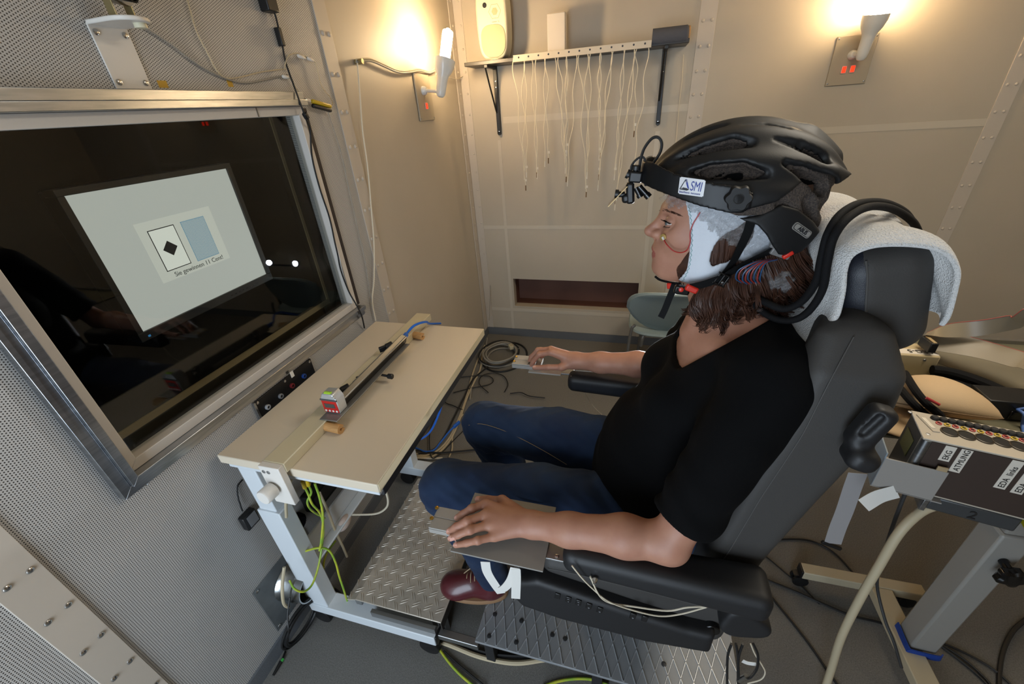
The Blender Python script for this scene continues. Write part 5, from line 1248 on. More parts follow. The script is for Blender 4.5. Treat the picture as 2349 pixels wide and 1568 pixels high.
# ---- shoes
lea = mat('burgundy_leather', '#571a22', 0.36, bump=(160, 0.2, 0.001), var=(14, '#431218', 0.3), coat=0.25); sole_m = mat('tan_sole', '#8a6a4c', 0.7); lace_m = mat('beige_lace', '#a08c70', 0.7)
for s in (-1, 1):
    a = AN[s]; zf = ZP+0.003; dx = nrm(np.array([-1.0, -0.16 if s < 0 else -0.02, 0])); sd_ = np.array([-dx[1], dx[0], 0]); ctr = np.array([a[0], a[1], zf])+dx*0.055
    R_ = np.stack([dx, sd_, np.array([0, 0, 1.0])], 1)
    def up_f(P, R_=R_, ctr=ctr):
        q = (P-ctr)@R_
        d = sd_ell(q, (0.072, 0.004, 0.030), (0.056, 0.047, 0.042)); d = smin(d, sd_ell(q, (-0.01, 0, 0.042), (0.085, 0.040, 0.045)), 0.03)
        d = smin(d, sd_cap(q, (-0.045, 0, 0.045), (-0.048, 0, 0.095), 0.042, 0.043), 0.03)
        return smax(d, 0.012-q[:, 2], 0.004)
    sh_ = nets_obj('shoe', up_f, ctr-0.17, ctr+np.array([0.17, 0.17, 0.13]), 0.0035, lea, person, it=2)
    out = [(0.128*math.cos(t) if math.cos(t) > 0 else 0.098*math.cos(t), (0.047+0.004*math.cos(t))*np.sign(math.sin(t))*abs(math.sin(t))**0.75) for t in np.linspace(0, 2*PI, 40, endpoint=False)]
    m_ = MB(); m_.loft([[ctr+R_@np.array([x*k, y*k, z]) for x, y in out] for z, k in ((0, 0.97), (0.004, 1.0), (0.015, 1.0), (0.019, 0.96))]); m_.build('sole', sole_m, sh_)
    m_ = MB()
    for k in range(4):
        c_ = ctr+R_@np.array([0.030-k*0.014, 0, 0.080+k*0.010]); m_.tube([c_+R_@np.array([0, -0.022, -0.010]), c_+R_@np.array([0.002, 0, 0.004]), c_+R_@np.array([0, 0.022, -0.010])], 0.0016, seg=6)
    c_ = ctr+R_@np.array([-0.005, -0.01, 0.112])
    for e in (-1, 1): m_.tube([c_, c_+R_@np.array([0.02, e*0.018-0.01, 0.008]), c_+R_@np.array([0.045, e*0.024-0.012, -0.016]), c_+R_@np.array([0.022, e*0.012-0.01, 0.0])], 0.0014, seg=6)
    m_.build('laces', lace_m, sh_)
    m_ = MB()
    for k in range(3): m_.lathe(ctr+R_@np.array([0.026-k*0.016, -0.030, 0.066+k*0.010]), R_@np.array([0.2, -0.7, 0.7]), [(0, 0.003), (0.002, 0.003), (0.002, 0.0015)], seg=10)
    m_.build('eyelets', gold, sh_)
# ---- hair
rr_ = random.Random(11)
def hair_base(P):
    d = sd_ell(P, (0.205, YC_, 1.285), (0.080, 0.080, 0.085)); d = smin(d, sd_ell(P, (0.198, YC_, 1.222), (0.068, 0.078, 0.055)), 0.03)
    d = smax(d, -(P[:, 0]-0.120-0.35*np.abs(P[:, 2]-1.27)), 0.01)
    d = smax(d, P[:, 2]-1.268-(P[:, 0]-0.12)*0.33, 0.01)
    return d+0.0030*np.sin(P[:, 0]*230+3*np.sin(P[:, 2]*50))
hb = nets_obj('hair', hair_base, (0.08, 0.68, 1.13), (0.32, 0.92, 1.40), 0.004, hairm, person, it=1)
m_ = MB()
def lock(p, r, n=5): m_.tube(p, [r*0.7, r, r, r*0.75, r*0.2], seg=5, n=n)
for k in range(84):          # wavy clumps of strands
    s = -1 if k % 5 else 1; t = (k*0.618) % 1.0
    x0 = 0.128+0.150*t; y0 = 0.074*math.sqrt(max(0.05, 1-((x0-0.19)/0.110)**2)); z0 = 1.262+(x0-0.12)*0.30+(0.035*((k//7) % 3)/2 if t > 0.3 else 0)
    out_ = nrm(np.array([(x0-0.185)*0.9, s*y0, 0])); tang = np.array([-out_[1]*s, out_[0]*s, 0])
    ln = rr_.uniform(0.085, 0.122)*(1.0 if 0.1 < t < 0.6 else 0.85); ph = rr_.uniform(0, 6.28); am = rr_.uniform(0.006, 0.012); fq = rr_.uniform(6, 10)
    p0 = np.array([x0, YC_+s*y0, z0]); back = -0.004+0.05*t; kick = rr_.uniform(-0.5, 1.0)
    for j in range(20):
        ja, jb = rr_.uniform(-1, 1), rr_.uniform(-1, 1); l2 = ln*rr_.uniform(0.8, 1.05); p2 = ph+rr_.uniform(-0.35, 0.35); P_ = []
        for i in range(9):
            u = i/8; curl = max(0, u-0.6)/0.4; sp = 0.0075*(1-0.65*u)
            w_ = am*u**0.7
            P_.append(p0+np.array([back*u, 0, -l2*(u-0.28*curl*curl)])+out_*(0.016*math.sin(1.9*u)+w_*math.sin(fq*u+p2)+sp*ja*0.6-0.010*curl*kick)+tang*(w_*math.cos(fq*u*0.9+p2)+sp*jb+0.016*curl*math.sin(ph)))
        r_ = rr_.uniform(0.0006, 0.0012); m_.tube(P_, [r_, r_, r_, r_, r_*0.9, r_*0.8, r_*0.6, r_*0.45, r_*0.15], seg=4, n=2)
# strands beside the cheek and wisps at the nape
CH_ = []
for k in range(90):
    o_ = rr_.uniform(0, 1); CH_.append([(1586+2*o_, 572+10*o_), (1580-6*(1-o_), 586+8*o_), (1562+16*o_, 604+6*o_), (1552+20*o_**0.6, 622+rr_.uniform(-5, 5)), (1558+12*o_, 642+rr_.uniform(-6, 4))])
CP_ = np.array([[W(a, b, y=0.735) for a, b in c] for c in CH_]).reshape(-1, 3)
for _ in range(10):
    dd = head_sd(CP_)-0.0015; dv_ = CP_-CAM; dv_ /= np.linalg.norm(dv_, axis=1)[:, None]; CP_ = CP_+dv_*dd[:, None]*0.8
for c in CP_.reshape(-1, 5, 3): lock(list(c), 0.0006, 3)
for k in range(60):
    t = rr_.random(); p0 = np.array([0.255+0.02*rr_.random(), YC_-0.06+0.10*rr_.random(), 1.285-0.09*t]); e_ = rr_.uniform(0.02, 0.055)
    lock([p0, p0+np.array([e_*0.4, -0.010, -0.006]), p0+np.array([e_*0.8, -0.016, rr_.uniform(-.008, .004)]), p0+np.array([e_, -0.018, rr_.uniform(-.01, .012)]), p0+np.array([e_*1.15, -0.018, rr_.uniform(-.008, .02)])], 0.0013, 4)
m_.build('hair_locks', hairm, hb)
# ------------------------------------------------------------------ everything worn on the head
def march(px, py, f, t0=0.45):
    d = W(px, py, y=1.0)-CAM; d = nrm(d); t = t0
    for _ in range(80):
        v = f((CAM+d*t)[None])[0]
        if v < 0.0003: break
        t += v*0.8
    return CAM+d*t
def ray_ell(px, py, c, r):
    d = nrm(W(px, py, y=1.0)-CAM); o = (CAM-c)/r; k = d/r; A = k@k; B = o@k; C = o@o-1
    disc = B*B-A*C
    if disc < 0: disc = 0
    return CAM+d*((-B-math.sqrt(disc))/A)
HC, HRD = np.array([0.165, YC_, 1.400]), np.array([0.153, 0.108, 0.122])
def mirror(P): Q = P.copy(); Q[:, 1] = YC_-np.abs(P[:, 1]-YC_); return Q
VENTS = [([(1588, 394), (1630, 392), (1700, 391), (1758, 398)], [.005, .0115, .0135, .0075]),
         ([(1552, 362), (1620, 338), (1680, 324), (1722, 326)], [.0035, .0090, .0115, .0075]),
         ([(1780, 318), (1840, 334), (1893, 362)], [.003, .0075, .0110]),
         ([(1800, 374), (1850, 396), (1900, 428)], [.004, .0100, .0150]),
         ([(1572, 320), (1620, 297), (1665, 284)], [.002, .0045, .004]),
         ([(1705, 283), (1760, 282), (1810, 294)], [.002, .0045, .003])]
VW = [([ray_ell(a, b, HC, HRD) for a, b in p], r) for p, r in VENTS]
def vents_sd(Q, add=0.0, push=0.0):
    d = None
    for p, r in VW:
        pp = [c-nrm((c-HC)/HRD**2)*push for c in p]
        e = sd_path(Q, pp, [x+add for x in r], 0.004); d = e if d is None else np.minimum(d, e)
    return d
shell_poly = pxpoly([(1430, 180), (2040, 180), (2040, 404), (1975, 412), (1930, 432), (1880, 428), (1838, 419), (1775, 458), (1690, 480), (1600, 458), (1470, 440)], 0.712)
foam_poly = pxpoly([(1430, 180), (2040, 180), (2040, 404), (1930, 440), (1915, 480), (1900, 540), (1850, 522), (1790, 500), (1740, 490), (1690, 492), (1600, 464), (1470, 440)], 0.712)
def shell_f(P):
    Q = mirror(P); d = sd_ell(Q, HC, HRD)
    d = smin(d, sd_cap(Q, (0.27, YC_-0.055, 1.435), (0.318, YC_-0.030, 1.424), 0.020, 0.011), 0.02)      # rear fins
    d = smin(d, sd_cap(Q, (0.25, YC_, 1.487), (0.292, YC_, 1.460), 0.014, 0.008), 0.02)
    d = d-0.0018*np.cos((np.arctan2(Q[:, 1]-YC_, Q[:, 2]-HC[2]))*14)
    sh = np.maximum(d, -(d+0.009))
    sh = smax(sh, -vents_sd(Q), 0.003)
    return smax(sh, sd_poly(Q[:, 0], Q[:, 2], shell_poly), 0.003)
def foam_f(P):
    Q = mirror(P); d = sd_ell(Q, HC, HRD-0.0075); sh = np.maximum(d, -(d+0.020))
    sh = smax(sh, -vents_sd(Q, -0.0022, 0.014), 0.004)
    # holes in the rear foam
    for a, b, r in (((1855, 462), (1862, 500), 0.010), ((1890, 470), (1893, 510), 0.008), ((1790, 470), (1805, 478), 0.007)):
        sh = smax(sh, -sd_cap(Q, ray_ell(*a, HC, HRD-0.0075), ray_ell(*b, HC, HRD-0.0075), r), 0.003)
    return smax(sh, sd_poly(Q[:, 0], Q[:, 2], foam_poly), 0.003)
hel_m = mat('matt_black_helmet_shell', '#101011', 0.55, bump=(700, 0.05), spec=0.4)
eps = mat('dark_speckled_foam', '#2c2521', 0.8, bump=(420, 0.8, 0.002), var=(420, '#4a3f37', 0.12))
helm = thing('bicycle_helmet', 'black vented bicycle helmet with eye-tracker headband and chin straps', 'helmet', (0.165, YC_, 1.40))
lo_, hi_ = np.array([0.0, 0.68, 1.33]), np.array([0.345, 0.92, 1.535])
nets_obj('outer_shell', shell_f, lo_, hi_, 0.0026, hel_m, helm, it=1)
nets_obj('foam_liner', foam_f, lo_-np.array([0, 0, 0.05]), hi_, 0.0035, eps, helm, it=1)
m_ = MB(); m_.ell(HC+np.array([0.005, 0, 0.0]), HRD-0.026, seg=32, rings=20)
def cut_low(mb, zf):
    keep = [f for f in mb.f if np.mean([mb.v[i][2] for i in f]) > zf(np.mean([mb.v[i][0] for i in f]))]; mb.f = keep; mb.mi = [0]*len(keep); return mb
cut_low(m_, lambda x: 1.432).build('vent_void', mat('black_void', '#060607', 0.9, spec=0.1), helm)  # black inner form paints in the dark hollow behind the vents
# rear retention shell with the maker's plate
RC, RR = np.array([0.185, YC_, 1.372]), np.array([0.132, 0.099, 0.125])
ret_poly = pxpoly([(1664, 484), (1700, 498), (1742, 490), (1792, 468), (1832, 480), (1872, 512), (1893, 538), (1872, 560), (1846, 583), (1815, 592), (1786, 584), (1769, 560), (1756, 537), (1736, 514), (1702, 503)], 0.708)
def ret_f(P):
    Q = mirror(P); d = np.abs(sd_ell(Q, RC, RR))-0.004; return smax(d, sd_poly(Q[:, 0], Q[:, 2], ret_poly), 0.004)
rear = nets_obj('rear_shell', ret_f, (0.10, 0.69, 1.26), (0.335, YC_-0.002, 1.42), 0.0026, hel_m, helm, it=1)
nets_obj('rear_shell', ret_f, (0.10, YC_+0.002, 1.26), (0.335, 0.91, 1.42), 0.0034, hel_m, helm, it=1)
# headband of the eye tracker
BC, BR = np.array([0.166, YC_, 1.41]), np.array([0.1575, 0.1105, 0.26])
band_poly = pxpoly([(1440, 395), (1495, 378), (1545, 398), (1640, 417), (1690, 420), (1722, 436), (1716, 470), (1692, 482), (1660, 480), (1600, 468), (1540, 452), (1440, 428)], 0.712)
def band_f(P):
    Q = mirror(P); d = np.abs(sd_ell(Q, BC, BR))-0.0022; return smax(d, sd_poly(Q[:, 0], Q[:, 2], band_poly), 0.002)
bnd_m = mat('black_headband_plastic', '#0a0b0e', 0.42, spec=0.35)
nets_obj('headband', band_f, (0.0, 0.68, 1.35), (0.21, 0.92, 1.48), 0.0024, bnd_m, helm, it=1)
kc = ray_ell(1692, 452, BC, BR); m_ = MB(); kn = nrm((kc-BC)/BR**2)
ku, kv, kn = frame(kn)
ring = lambda r0, h: [kc+kn*h+(r0*(1+0.10*math.cos(6*t)))*(math.cos(t)*ku+math.sin(t)*kv) for t in np.linspace(0, 2*PI, 60, endpoint=False)]
m_.loft([ring(0.0165, 0.0), ring(0.0172, 0.004), ring(0.0172, 0.013), ring(0.0155, 0.016)]); dial = m_.build('adjusting_dial', hel_m, helm)
m_ = MB(); m_.lathe(kc+kn*0.0158, kn, [(0, 0.0072), (0.0008, 0.0072), (0.0008, 0.0062), (0.0002, 0.006)], seg=24); m_.build('dial_cap', black_gl, dial)
# stickers: patch on the headband surface
def surf_patch(c4, C, R, off, name, m, parent, n=10, t=0.0006, rnd=0.0):
    mb = MB(); V_ = []
    for L in (off, off+t):
        for i in range(n+1):
            for j in range(n+1):
                u, v = i/n, j/n; a = np.array(c4[0])*(1-u)*(1-v)+np.array(c4[1])*u*(1-v)+np.array(c4[2])*u*v+np.array(c4[3])*(1-u)*v
                V_.append(ray_ell(a[0], a[1], C, R+L))
    N = (n+1)**2; F_ = []
    for i in range(n):
        for j in range(n):
            q = [i*(n+1)+j, (i+1)*(n+1)+j, (i+1)*(n+1)+j+1, i*(n+1)+j+1]
            if rnd and (i in (0, n-1)) and (j in (0, n-1)): continue
            F_.append(tuple(q)); F_.append(tuple(x+N for x in reversed(q)))
    mb.add(V_, F_); return mb.build(name, m, parent, fix=False)
wht = mat('white_sticker', '#d6d6d8', 0.35); smi_blue = mat('logo_blue', '#2a3a8c', 0.4); smi_dark = mat('logo_dark', '#15161c', 0.4)
S4 = [(1560, 405), (1619, 413), (1613, 452), (1555, 444)]
stk = surf_patch(S4, BC, BR, 0.0026, 'logo_sticker', wht, helm, n=24, rnd=1)
o_ = ray_ell(*S4[3], BC, BR+0.0026); xd = ray_ell(*S4[2], BC, BR+0.0026)-o_; yd_ = ray_ell(*S4[0], BC, BR+0.0026)-o_; nn = nrm(np.cross(xd, yd_)); nn = nn if nn[1] < 0 else -nn
o2 = o_+nn*0.0016; xl_n = np.linalg.norm(xd); yl_n = np.linalg.norm(yd_)
text('SMI', yl_n*0.78, o2+xd*0.46+yd_*0.30, xd, yd_, smi_blue, stk, 'logo_letters', sx=0.60)
text('SensoMotoric  Instruments', yl_n*0.15, o2+xd*0.05+yd_*0.10, xd, yd_, smi_blue, stk, 'logo_subtitle', sx=0.78)
def tri(pts, m, nm):
    mb = MB(); mb.prism([o2+xd*a+yd_*b for a, b in pts], nn*0.0005); mb.build(nm, m, stk, smooth=False)
tri([(0.06, 0.30), (0.28, 0.92), (0.33, 0.80), (0.17, 0.36)], wht, 'logo_bar'); tri([(0.24, 0.84), (0.30, 0.92), (0.44, 0.36), (0.36, 0.42)], smi_blue, 'logo_bar'); tri([(0.06, 0.28), (0.14, 0.42), (0.34, 0.40), (0.44, 0.34), (0.36, 0.26)], smi_dark, 'logo_bar'); tri([(0.05, 0.30), (0.24, 0.90), (0.27, 0.88), (0.09, 0.30)], smi_dark, 'logo_bar')
# maker's plate on the rear shell
A4 = [(1827, 507), (1863, 532), (1850, 548), (1814, 523)]
silv = mat('silver_print', '#9a9690', 0.4, 0.3)
o_ = ray_ell(*A4[3], RC, RR+0.004); xd = ray_ell(*A4[2], RC, RR+0.004)-o_; yd_ = ray_ell(*A4[0], RC, RR+0.004)-o_; nn = nrm(np.cross(xd, yd_)); nn = nn if nn[1] < 0 else -nn
def rrect(o, x, y, inset, r, n=6):
    X, Y = np.linalg.norm(x), np.linalg.norm(y); ux, uy = x/X, y/Y; pts = []
    for cx_, cy_, a0 in ((X-inset-r, inset+r, -PI/2), (X-inset-r, Y-inset-r, 0), (inset+r, Y-inset-r, PI/2), (inset+r, inset+r, PI)):
        for k in range(n+1): t = a0+PI/2*k/n; pts.append(o+ux*(cx_+r*math.cos(t))+uy*(cy_+r*math.sin(t)))
    return pts
ox = o_+nn*0.0012; Yl = np.linalg.norm(yd_)
m_ = MB(); m_.prism(rrect(ox-nn*0.003, xd, yd_, 0, Yl*0.35), nn*0.0032); pl_ = m_.build('maker_plate', silv, rear)
m_ = MB(); m_.prism(rrect(ox+nn*0.0002, xd, yd_, Yl*0.10, Yl*0.30), nn*0.0005); m_.build('plate_field', hel_m, rear)
m_ = MB(); m_.prism(rrect(ox+nn*0.0006, xd, yd_, Yl*0.16, Yl*0.27), nn*0.0005); m_.build('plate_face', silv, rear)
text('ABUS', Yl*0.74, ox+nn*0.0012+xd*0.5+yd_*0.25, xd, yd_, smi_dark, rear, 'maker_letters', align='CENTER', sx=0.92, bold=0.00012)
# ratchet with red button behind
q = W(1790, 578, y=0.72); m_ = MB(); m_.obox(q, (0.030, 0.014, 0.012), (1, 0, -0.35), (0, 0, 1)); m_.obox(q+np.array([-0.010, 0, 0.012]), (0.014, 0.012, 0.010), (1, 0, -0.35), (0, 0, 1)); m_.build('ratchet', mat('clear_grey_plastic', '#6f6d6c', 0.2), helm, bevel=0.002)
q = W(1806, 583, y=0.715); m_ = MB(); m_.obox(q, (0.016, 0.007, 0.012), (1, 0, 0.8), (0, 0, 1)); m_.build('ratchet_button', mat('red_plastic', '#c22414', 0.35), helm, bevel=0.002)
# ---- EEG cap
capm = mat('white_cap_fabric', '#c9ced6', 0.75, bump=(900, 0.3, 0.0008))
cap_poly = pxpoly([(1572, 440), (1574, 470), (1580, 500), (1582, 540), (1580, 580), (1573, 618), (1557, 648), (1580, 655), (1615, 650), (1650, 645), (1690, 622), (1730, 604), (1765, 590), (1790, 570), (1860, 520), (1860, 300), (1560, 300)], 0.738)
ear_poly = pxpoly([(1633, 610), (1628, 597), (1632, 576), (1642, 556), (1655, 541), (1672, 530), (1690, 523), (1712, 505), (1730, 508), (1727, 545), (1712, 570), (1695, 590), (1670, 603), (1648, 604)], 0.722)
def cap_f(P):
    Q = mirror(P); d = np.abs(smin(head_sd(P), neck_sd(P)+0.004, 0.01)-0.0035)-0.0022
    d = smax(d, sd_poly(Q[:, 0], Q[:, 2], cap_poly), 0.0015)
    return smax(d, -sd_poly(Q[:, 0], Q[:, 2], ear_poly), 0.0015)
cap = thing('fabric_skullcap', 'white fabric electrode cap with ear opening under the helmet', 'cap', (0.16, YC_, 1.33))
nets_obj('cap_fabric', cap_f, (0.05, 0.70, 1.20), (0.30, 0.90, 1.42), 0.0026, capm, cap, it=1)
capsurf = lambda P: smin(head_sd(P), neck_sd(P)+0.004, 0.01)-0.0060
teal = mat('teal_stitch', '#6f9f9c', 0.7)
m_ = MB(); zz = []
fe = smooth_path([np.array([a, b, 0.0]) for a, b in ((1575, 470), (1581, 500), (1584, 540), (1582, 580), (1576, 616), (1562, 645))], 7)
for i, p in enumerate(fe): zz.append(march(p[0]+(2.2 if i % 2 else 5.2), p[1], capsurf))
m_.tube(zz, 0.00045, seg=4, sm=False); m_.build('edge_stitching', teal, cap)
nets_obj('hair_in_opening', lambda P: head_sd(P)-0.0012, (0.09, 0.70, 1.26), (0.24, 0.80, 1.38), 0.003, hairm, hb, it=1, drop=lambda c: (sd_poly(c[:, 0], c[:, 2], ear_poly) > 0.006) | (c[:, 1] > 0.79))
# hair seen in the ear opening
m_ = MB(); rq = random.Random(5)
for k in range(70):
    x_ = rq.uniform(1630, 1722); p = [march(x_-6*t+rq.uniform(-3, 3), 515+30*t+(x_-1675)*-0.3*0+28*t*1.6, lambda P: head_sd(P)-0.0030) for t in (0, 0.4, 0.8, 1.2)]; m_.tube(p, [0.0012, 0.0016, 0.0014, 0.0006], seg=5, n=3)
m_.build('hair_in_opening', hairm, hb)
# ---- cling film over the cap
def film_mat():
    m = bpy.data.materials.new('clear_cling_film'); m.use_nodes = True; nt = m.node_tree
    for n in list(nt.nodes): nt.nodes.remove(n)
    o = nt.nodes.new('ShaderNodeOutputMaterial'); mx = nt.nodes.new('ShaderNodeMixShader'); t = nt.nodes.new('ShaderNodeBsdfTransparent'); g = nt.nodes.new('ShaderNodeBsdfPrincipled')
    g.inputs['Base Color'].default_value = srgb('#f6f7fa'); g.inputs['Roughness'].default_value = 0.10; g.inputs['Specular IOR Level'].default_value = 1.0
    tc = nt.nodes.new('ShaderNodeTexCoord'); n = nt.nodes.new('ShaderNodeTexVoronoi'); n.inputs['Scale'].default_value = 130; n.feature = 'F1'
    n2 = nt.nodes.new('ShaderNodeTexNoise'); n2.inputs['Scale'].default_value = 90
    mxv = nt.nodes.new('ShaderNodeMixRGB'); mxv.inputs[0].default_value = 0.25; nt.links.new(tc.outputs['Object'], n2.inputs['Vector']); nt.links.new(tc.outputs['Object'], mxv.inputs[1]); nt.links.new(n2.outputs['Color'], mxv.inputs[2])
    nt.links.new(mxv.outputs[0], n.inputs['Vector'])
    b = nt.nodes.new('ShaderNodeBump'); b.inputs['Strength'].default_value = 0.9; b.inputs['Distance'].default_value = 0.004; nt.links.new(n.outputs['Distance'], b.inputs['Height']); nt.links.new(b.outputs['Normal'], g.inputs['Normal'])
    nt.links.new(schlick(nt, 0.16, b.outputs['Normal']), mx.inputs[0])
    nt.links.new(t.outputs[0], mx.inputs[1]); nt.links.new(g.outputs[0], mx.inputs[2]); nt.links.new(mx.outputs[0], o.inputs[0])
    return m
film = film_mat()
fp1 = pxpoly([(1500, 436), (1511, 452), (1520, 470), (1540, 478), (1575, 472), (1600, 492), (1635, 525), (1668, 548), (1700, 575), (1735, 590), (1770, 580), (1790, 540), (1740, 490), (1690, 470), (1600, 440)], 0.745)
def wr(V):
    n = 0.0018*np.sin(V[:, 0]*310+V[:, 2]*170+2*np.sin(V[:, 2]*260))+0.0014*np.sin(V[:, 2]*420-V[:, 0]*260+V[:, 1]*200)
    o = V-np.array([0.165, YC_, 1.36]); return V+o/np.linalg.norm(o, axis=1)[:, None]*n[:, None]
def film_f(P):
    return head_sd(P)-0.0085
cf = thing('cling_film', 'crumpled clear cling film wrapped around the cap under the helmet', 'plastic film', (0.16, YC_, 1.36))
nets_obj('front_wrap', film_f, (0.02, 0.69, 1.28), (0.30, 0.91, 1.44), 0.0030, film, cf, it=1, disp=wr, drop=lambda c: sd_poly(c[:, 0], c[:, 2], fp1)+0.003*np.sin(c[:, 0]*400) > 0)
bc = W(1788, 640, y=0.735)
def wad_f(P):
    d = sd_ell(P, bc, (0.026, 0.026, 0.024)); return d+0.004*np.sin(P[:, 0]*260+3*np.sin(P[:, 2]*120))*np.sin(P[:, 2]*230+P[:, 1]*190)
nets_obj('nape_wad', wad_f, bc-0.05, bc+0.05, 0.0028, film, cf, it=1)
# ---- straps
web = mat('black_webbing', '#0a0a0b', 0.8, bump=(1200, 0.4, 0.0006), spec=0.2)
ssurf = lambda P: np.minimum(head_sd(P)-0.0125, neck_sd(P)-0.008)
ssurf2 = lambda P: np.minimum(head_sd(P)-0.021, neck_sd(P)-0.024)
def strap(name, pts, w, parent=helm, f=ssurf, extra=()):
    P_ = []; N_ = []
    for p in pts:
        if len(p) == 2: q = march(*p, f)
        else: q = W(p[0], p[1], y=p[2])
        e = 0.002; g = np.array([f((q+v)[None])[0]-f((q-v)[None])[0] for v in np.eye(3)*e]); P_.append(q); N_.append(nrm(g))
    mb = MB(); mb.band(P_, N_, w, 0.0016); return mb.build(name, web, parent)
strap('chin_strap', ((1724, 500), (1716, 530), (1700, 565), (1682, 600), (1662, 628), (1650, 642)), 0.0135)
strap('chin_strap', ((1776, 572), (1745, 588), (1710, 607), (1680, 622), (1655, 640)), 0.0135, f=ssurf2)
strap('chin_strap', ((1655, 638), (1635, 645), (1610, 653), (1585, 658)), 0.0150, f=ssurf2)
q = march(1655, 640, ssurf2); m_ = MB()
for s_ in (-0.009, 0, 0.009): m_.obox(q+np.array([0.8*s_, -0.002, -0.3*s_]), (0.0035, 0.021, 0.004), (0.85, 0, -0.4), (0.4, 0, 0.9))
for s_ in (-0.0095, 0.0095): m_.obox(q+np.array([0.40*s_, -0.002, 0.9*s_]), (0.022, 0.003, 0.004), (0.9, 0, -0.4), (0.4, 0, 0.9))
m_.build('strap_slider', black_gl, helm, bevel=0.001)
redp = mat('red_buckle', '#c02a1c', 0.35)
q = march(1586, 661, ssurf2); m_ = MB(); m_.obox(q+np.array([0.0, -0.004, 0.001]), (0.022, 0.012, 0.009), (0.9, 0, -0.35), (0, 0, 1)); m_.build('buckle_latch', redp, helm, bevel=0.003)
q2 = march(1564, 660, ssurf2); m_ = MB(); m_.obox(q2+np.array([0, -0.004, -0.002]), (0.026, 0.016, 0.011), (1, 0, -0.1), (0, 0, 1)); m_.build('buckle_body', black_gl, helm, bevel=0.003)
m_ = MB(); m_.lathe(q2+np.array([-0.002, -0.010, 0.001]), (0, -1, 0.1), [(0, 0.0042), (0.002, 0.004), (0.003, 0.002)], seg=14); m_.build('buckle_button', redp, helm)
q3 = W(1540, 655, y=0.785); m_ = MB(); m_.obox(q3, (0.016, 0.012, 0.008), (0.8, -0.5, 0.2), (0, 0, 1)); m_.build('buckle_latch', redp, helm, bevel=0.002)
m_ = MB(); P_ = [W(a, b, y=c) for a, b, c in ((1548, 652, .775), (1542, 668, .780), (1533, 690, .780), (1525, 710, .778), (1516, 728, .776))]; m_.band(P_, [(-0.3, -1, 0.1)]*5, 0.0125, 0.0016); m_.build('strap_tail', web, helm)
m_ = MB(); P_ = [W(a, b, y=c) for a, b, c in ((1560, 650, .762), (1540, 648, .785), (1515, 642, .80), (1503, 634, .81))]; m_.tube(P_, 0.0022, seg=6); m_.build('chin_cord', web, helm)
m_ = MB(); P_ = [march(a, b, ssurf) for a, b in ((1705, 610), (1690, 622), (1680, 640), (1668, 650), (1655, 648))]; m_.tube(P_, 0.0020, seg=6); m_.build('white_cord', tape_w, cap)
# ---- coloured leads at the nape
rq = random.Random(2)
wires = thing('cap_leads', 'bundle of red and blue electrode leads hanging from the cap at the nape', 'electrode leads', W(1735, 625, y=0.715))
for k in range(9):
    c_ = '#8a2f2a' if k % 2 else '#24486e'; o_ = np.array([0.004*(k-4), rq.uniform(-.003, .003), 0])
    m_ = MB(); m_.tube([W(1775, 595, y=0.715)+o_*0.3, W(1745, 602, y=0.705)+o_*0.5, W(1722, 620, y=0.702)+o_, W(1716, 640, y=0.706)+o_*1.1, W(1725, 650, y=0.715)+o_], 0.0011, seg=6); m_.build('lead', mat('lead_'+c_[1:], c_, 0.4), wires)
# ---- face electrode with red lead
skin_o = lambda P: head_sd(P)-0.0025
e0 = march(1521, 544, skin_o); fn = nrm(np.array([-0.55, -0.8, 0.1]))
fe_ = thing('face_electrode', 'round electrode beside the nose with a thin red lead', 'electrode', e0)
m_ = MB(); m_.lathe(e0-fn*0.001, fn, [(0, 0.0062), (0.0018, 0.0058), (0.0024, 0.0035)], seg=18); m_.build('electrode_disc', mat('gold_clear_disc', '#b99a5c', 0.2, 0.5), fe_)
m_ = MB(); m_.cyl(e0+fn*0.001, e0+fn*0.006+np.array([0.005, 0, -0.004]), 0.0024, 0.0016, seg=10); m_.build('connector', white_pl, fe_)
fs = lambda P: np.minimum(head_sd(P)-0.0080, 1e9)
m_ = MB(); m_.tube([e0+fn*0.006+np.array([0.005, 0, -0.004])]+[march(a, b, fs) for a, b in ((1531, 562), (1545, 575), (1562, 579), (1576, 573), (1583, 556), (1583, 535), (1589, 515), (1598, 500), (1606, 487))], 0.0010, seg=7); m_.build('red_lead', mat('red_lead', '#a3211f', 0.35), fe_)
# ---- eye-tracking camera rig in front of the helmet
rig = thing('eye_camera_rig', 'small black eye camera rig with mirror and cable loops on the helmet front', 'camera rig', W(1450, 420, y=0.79))
YR = 0.785
def at(px, py, dy=0.0): return W(px, py, y=YR+dy)
m_ = MB(); m_.obox(at(1486, 407), (0.014, 0.024, 0.020), (1, 0, 0.2), (0, 0, 1)); m_.build('mount_block', black_pl, rig, bevel=0.002)
m_ = MB(); m_.cyl(at(1496, 410), at(1460, 405), 0.005, seg=12); m_.build('mount_arm', black_pl, rig)
m_ = MB(); m_.obox(at(1458, 405), (0.022, 0.018, 0.018), (1, 0, -0.1), (0, 0, 1)); m_.build('joint', black_pl, rig, bevel=0.003)
m_ = MB(); m_.obox(at(1446, 442), (0.014, 0.036, 0.018), (1, 0, 0.1), (0.05, 0, 1)); m_.build('camera_body', black_pl, rig, bevel=0.004)
m_ = MB(); m_.obox(at(1437, 454), (0.016, 0.016, 0.016), (1, 0, 0.1), (0, 0, 1)); m_.build('mirror_holder', black_pl, rig, bevel=0.005)
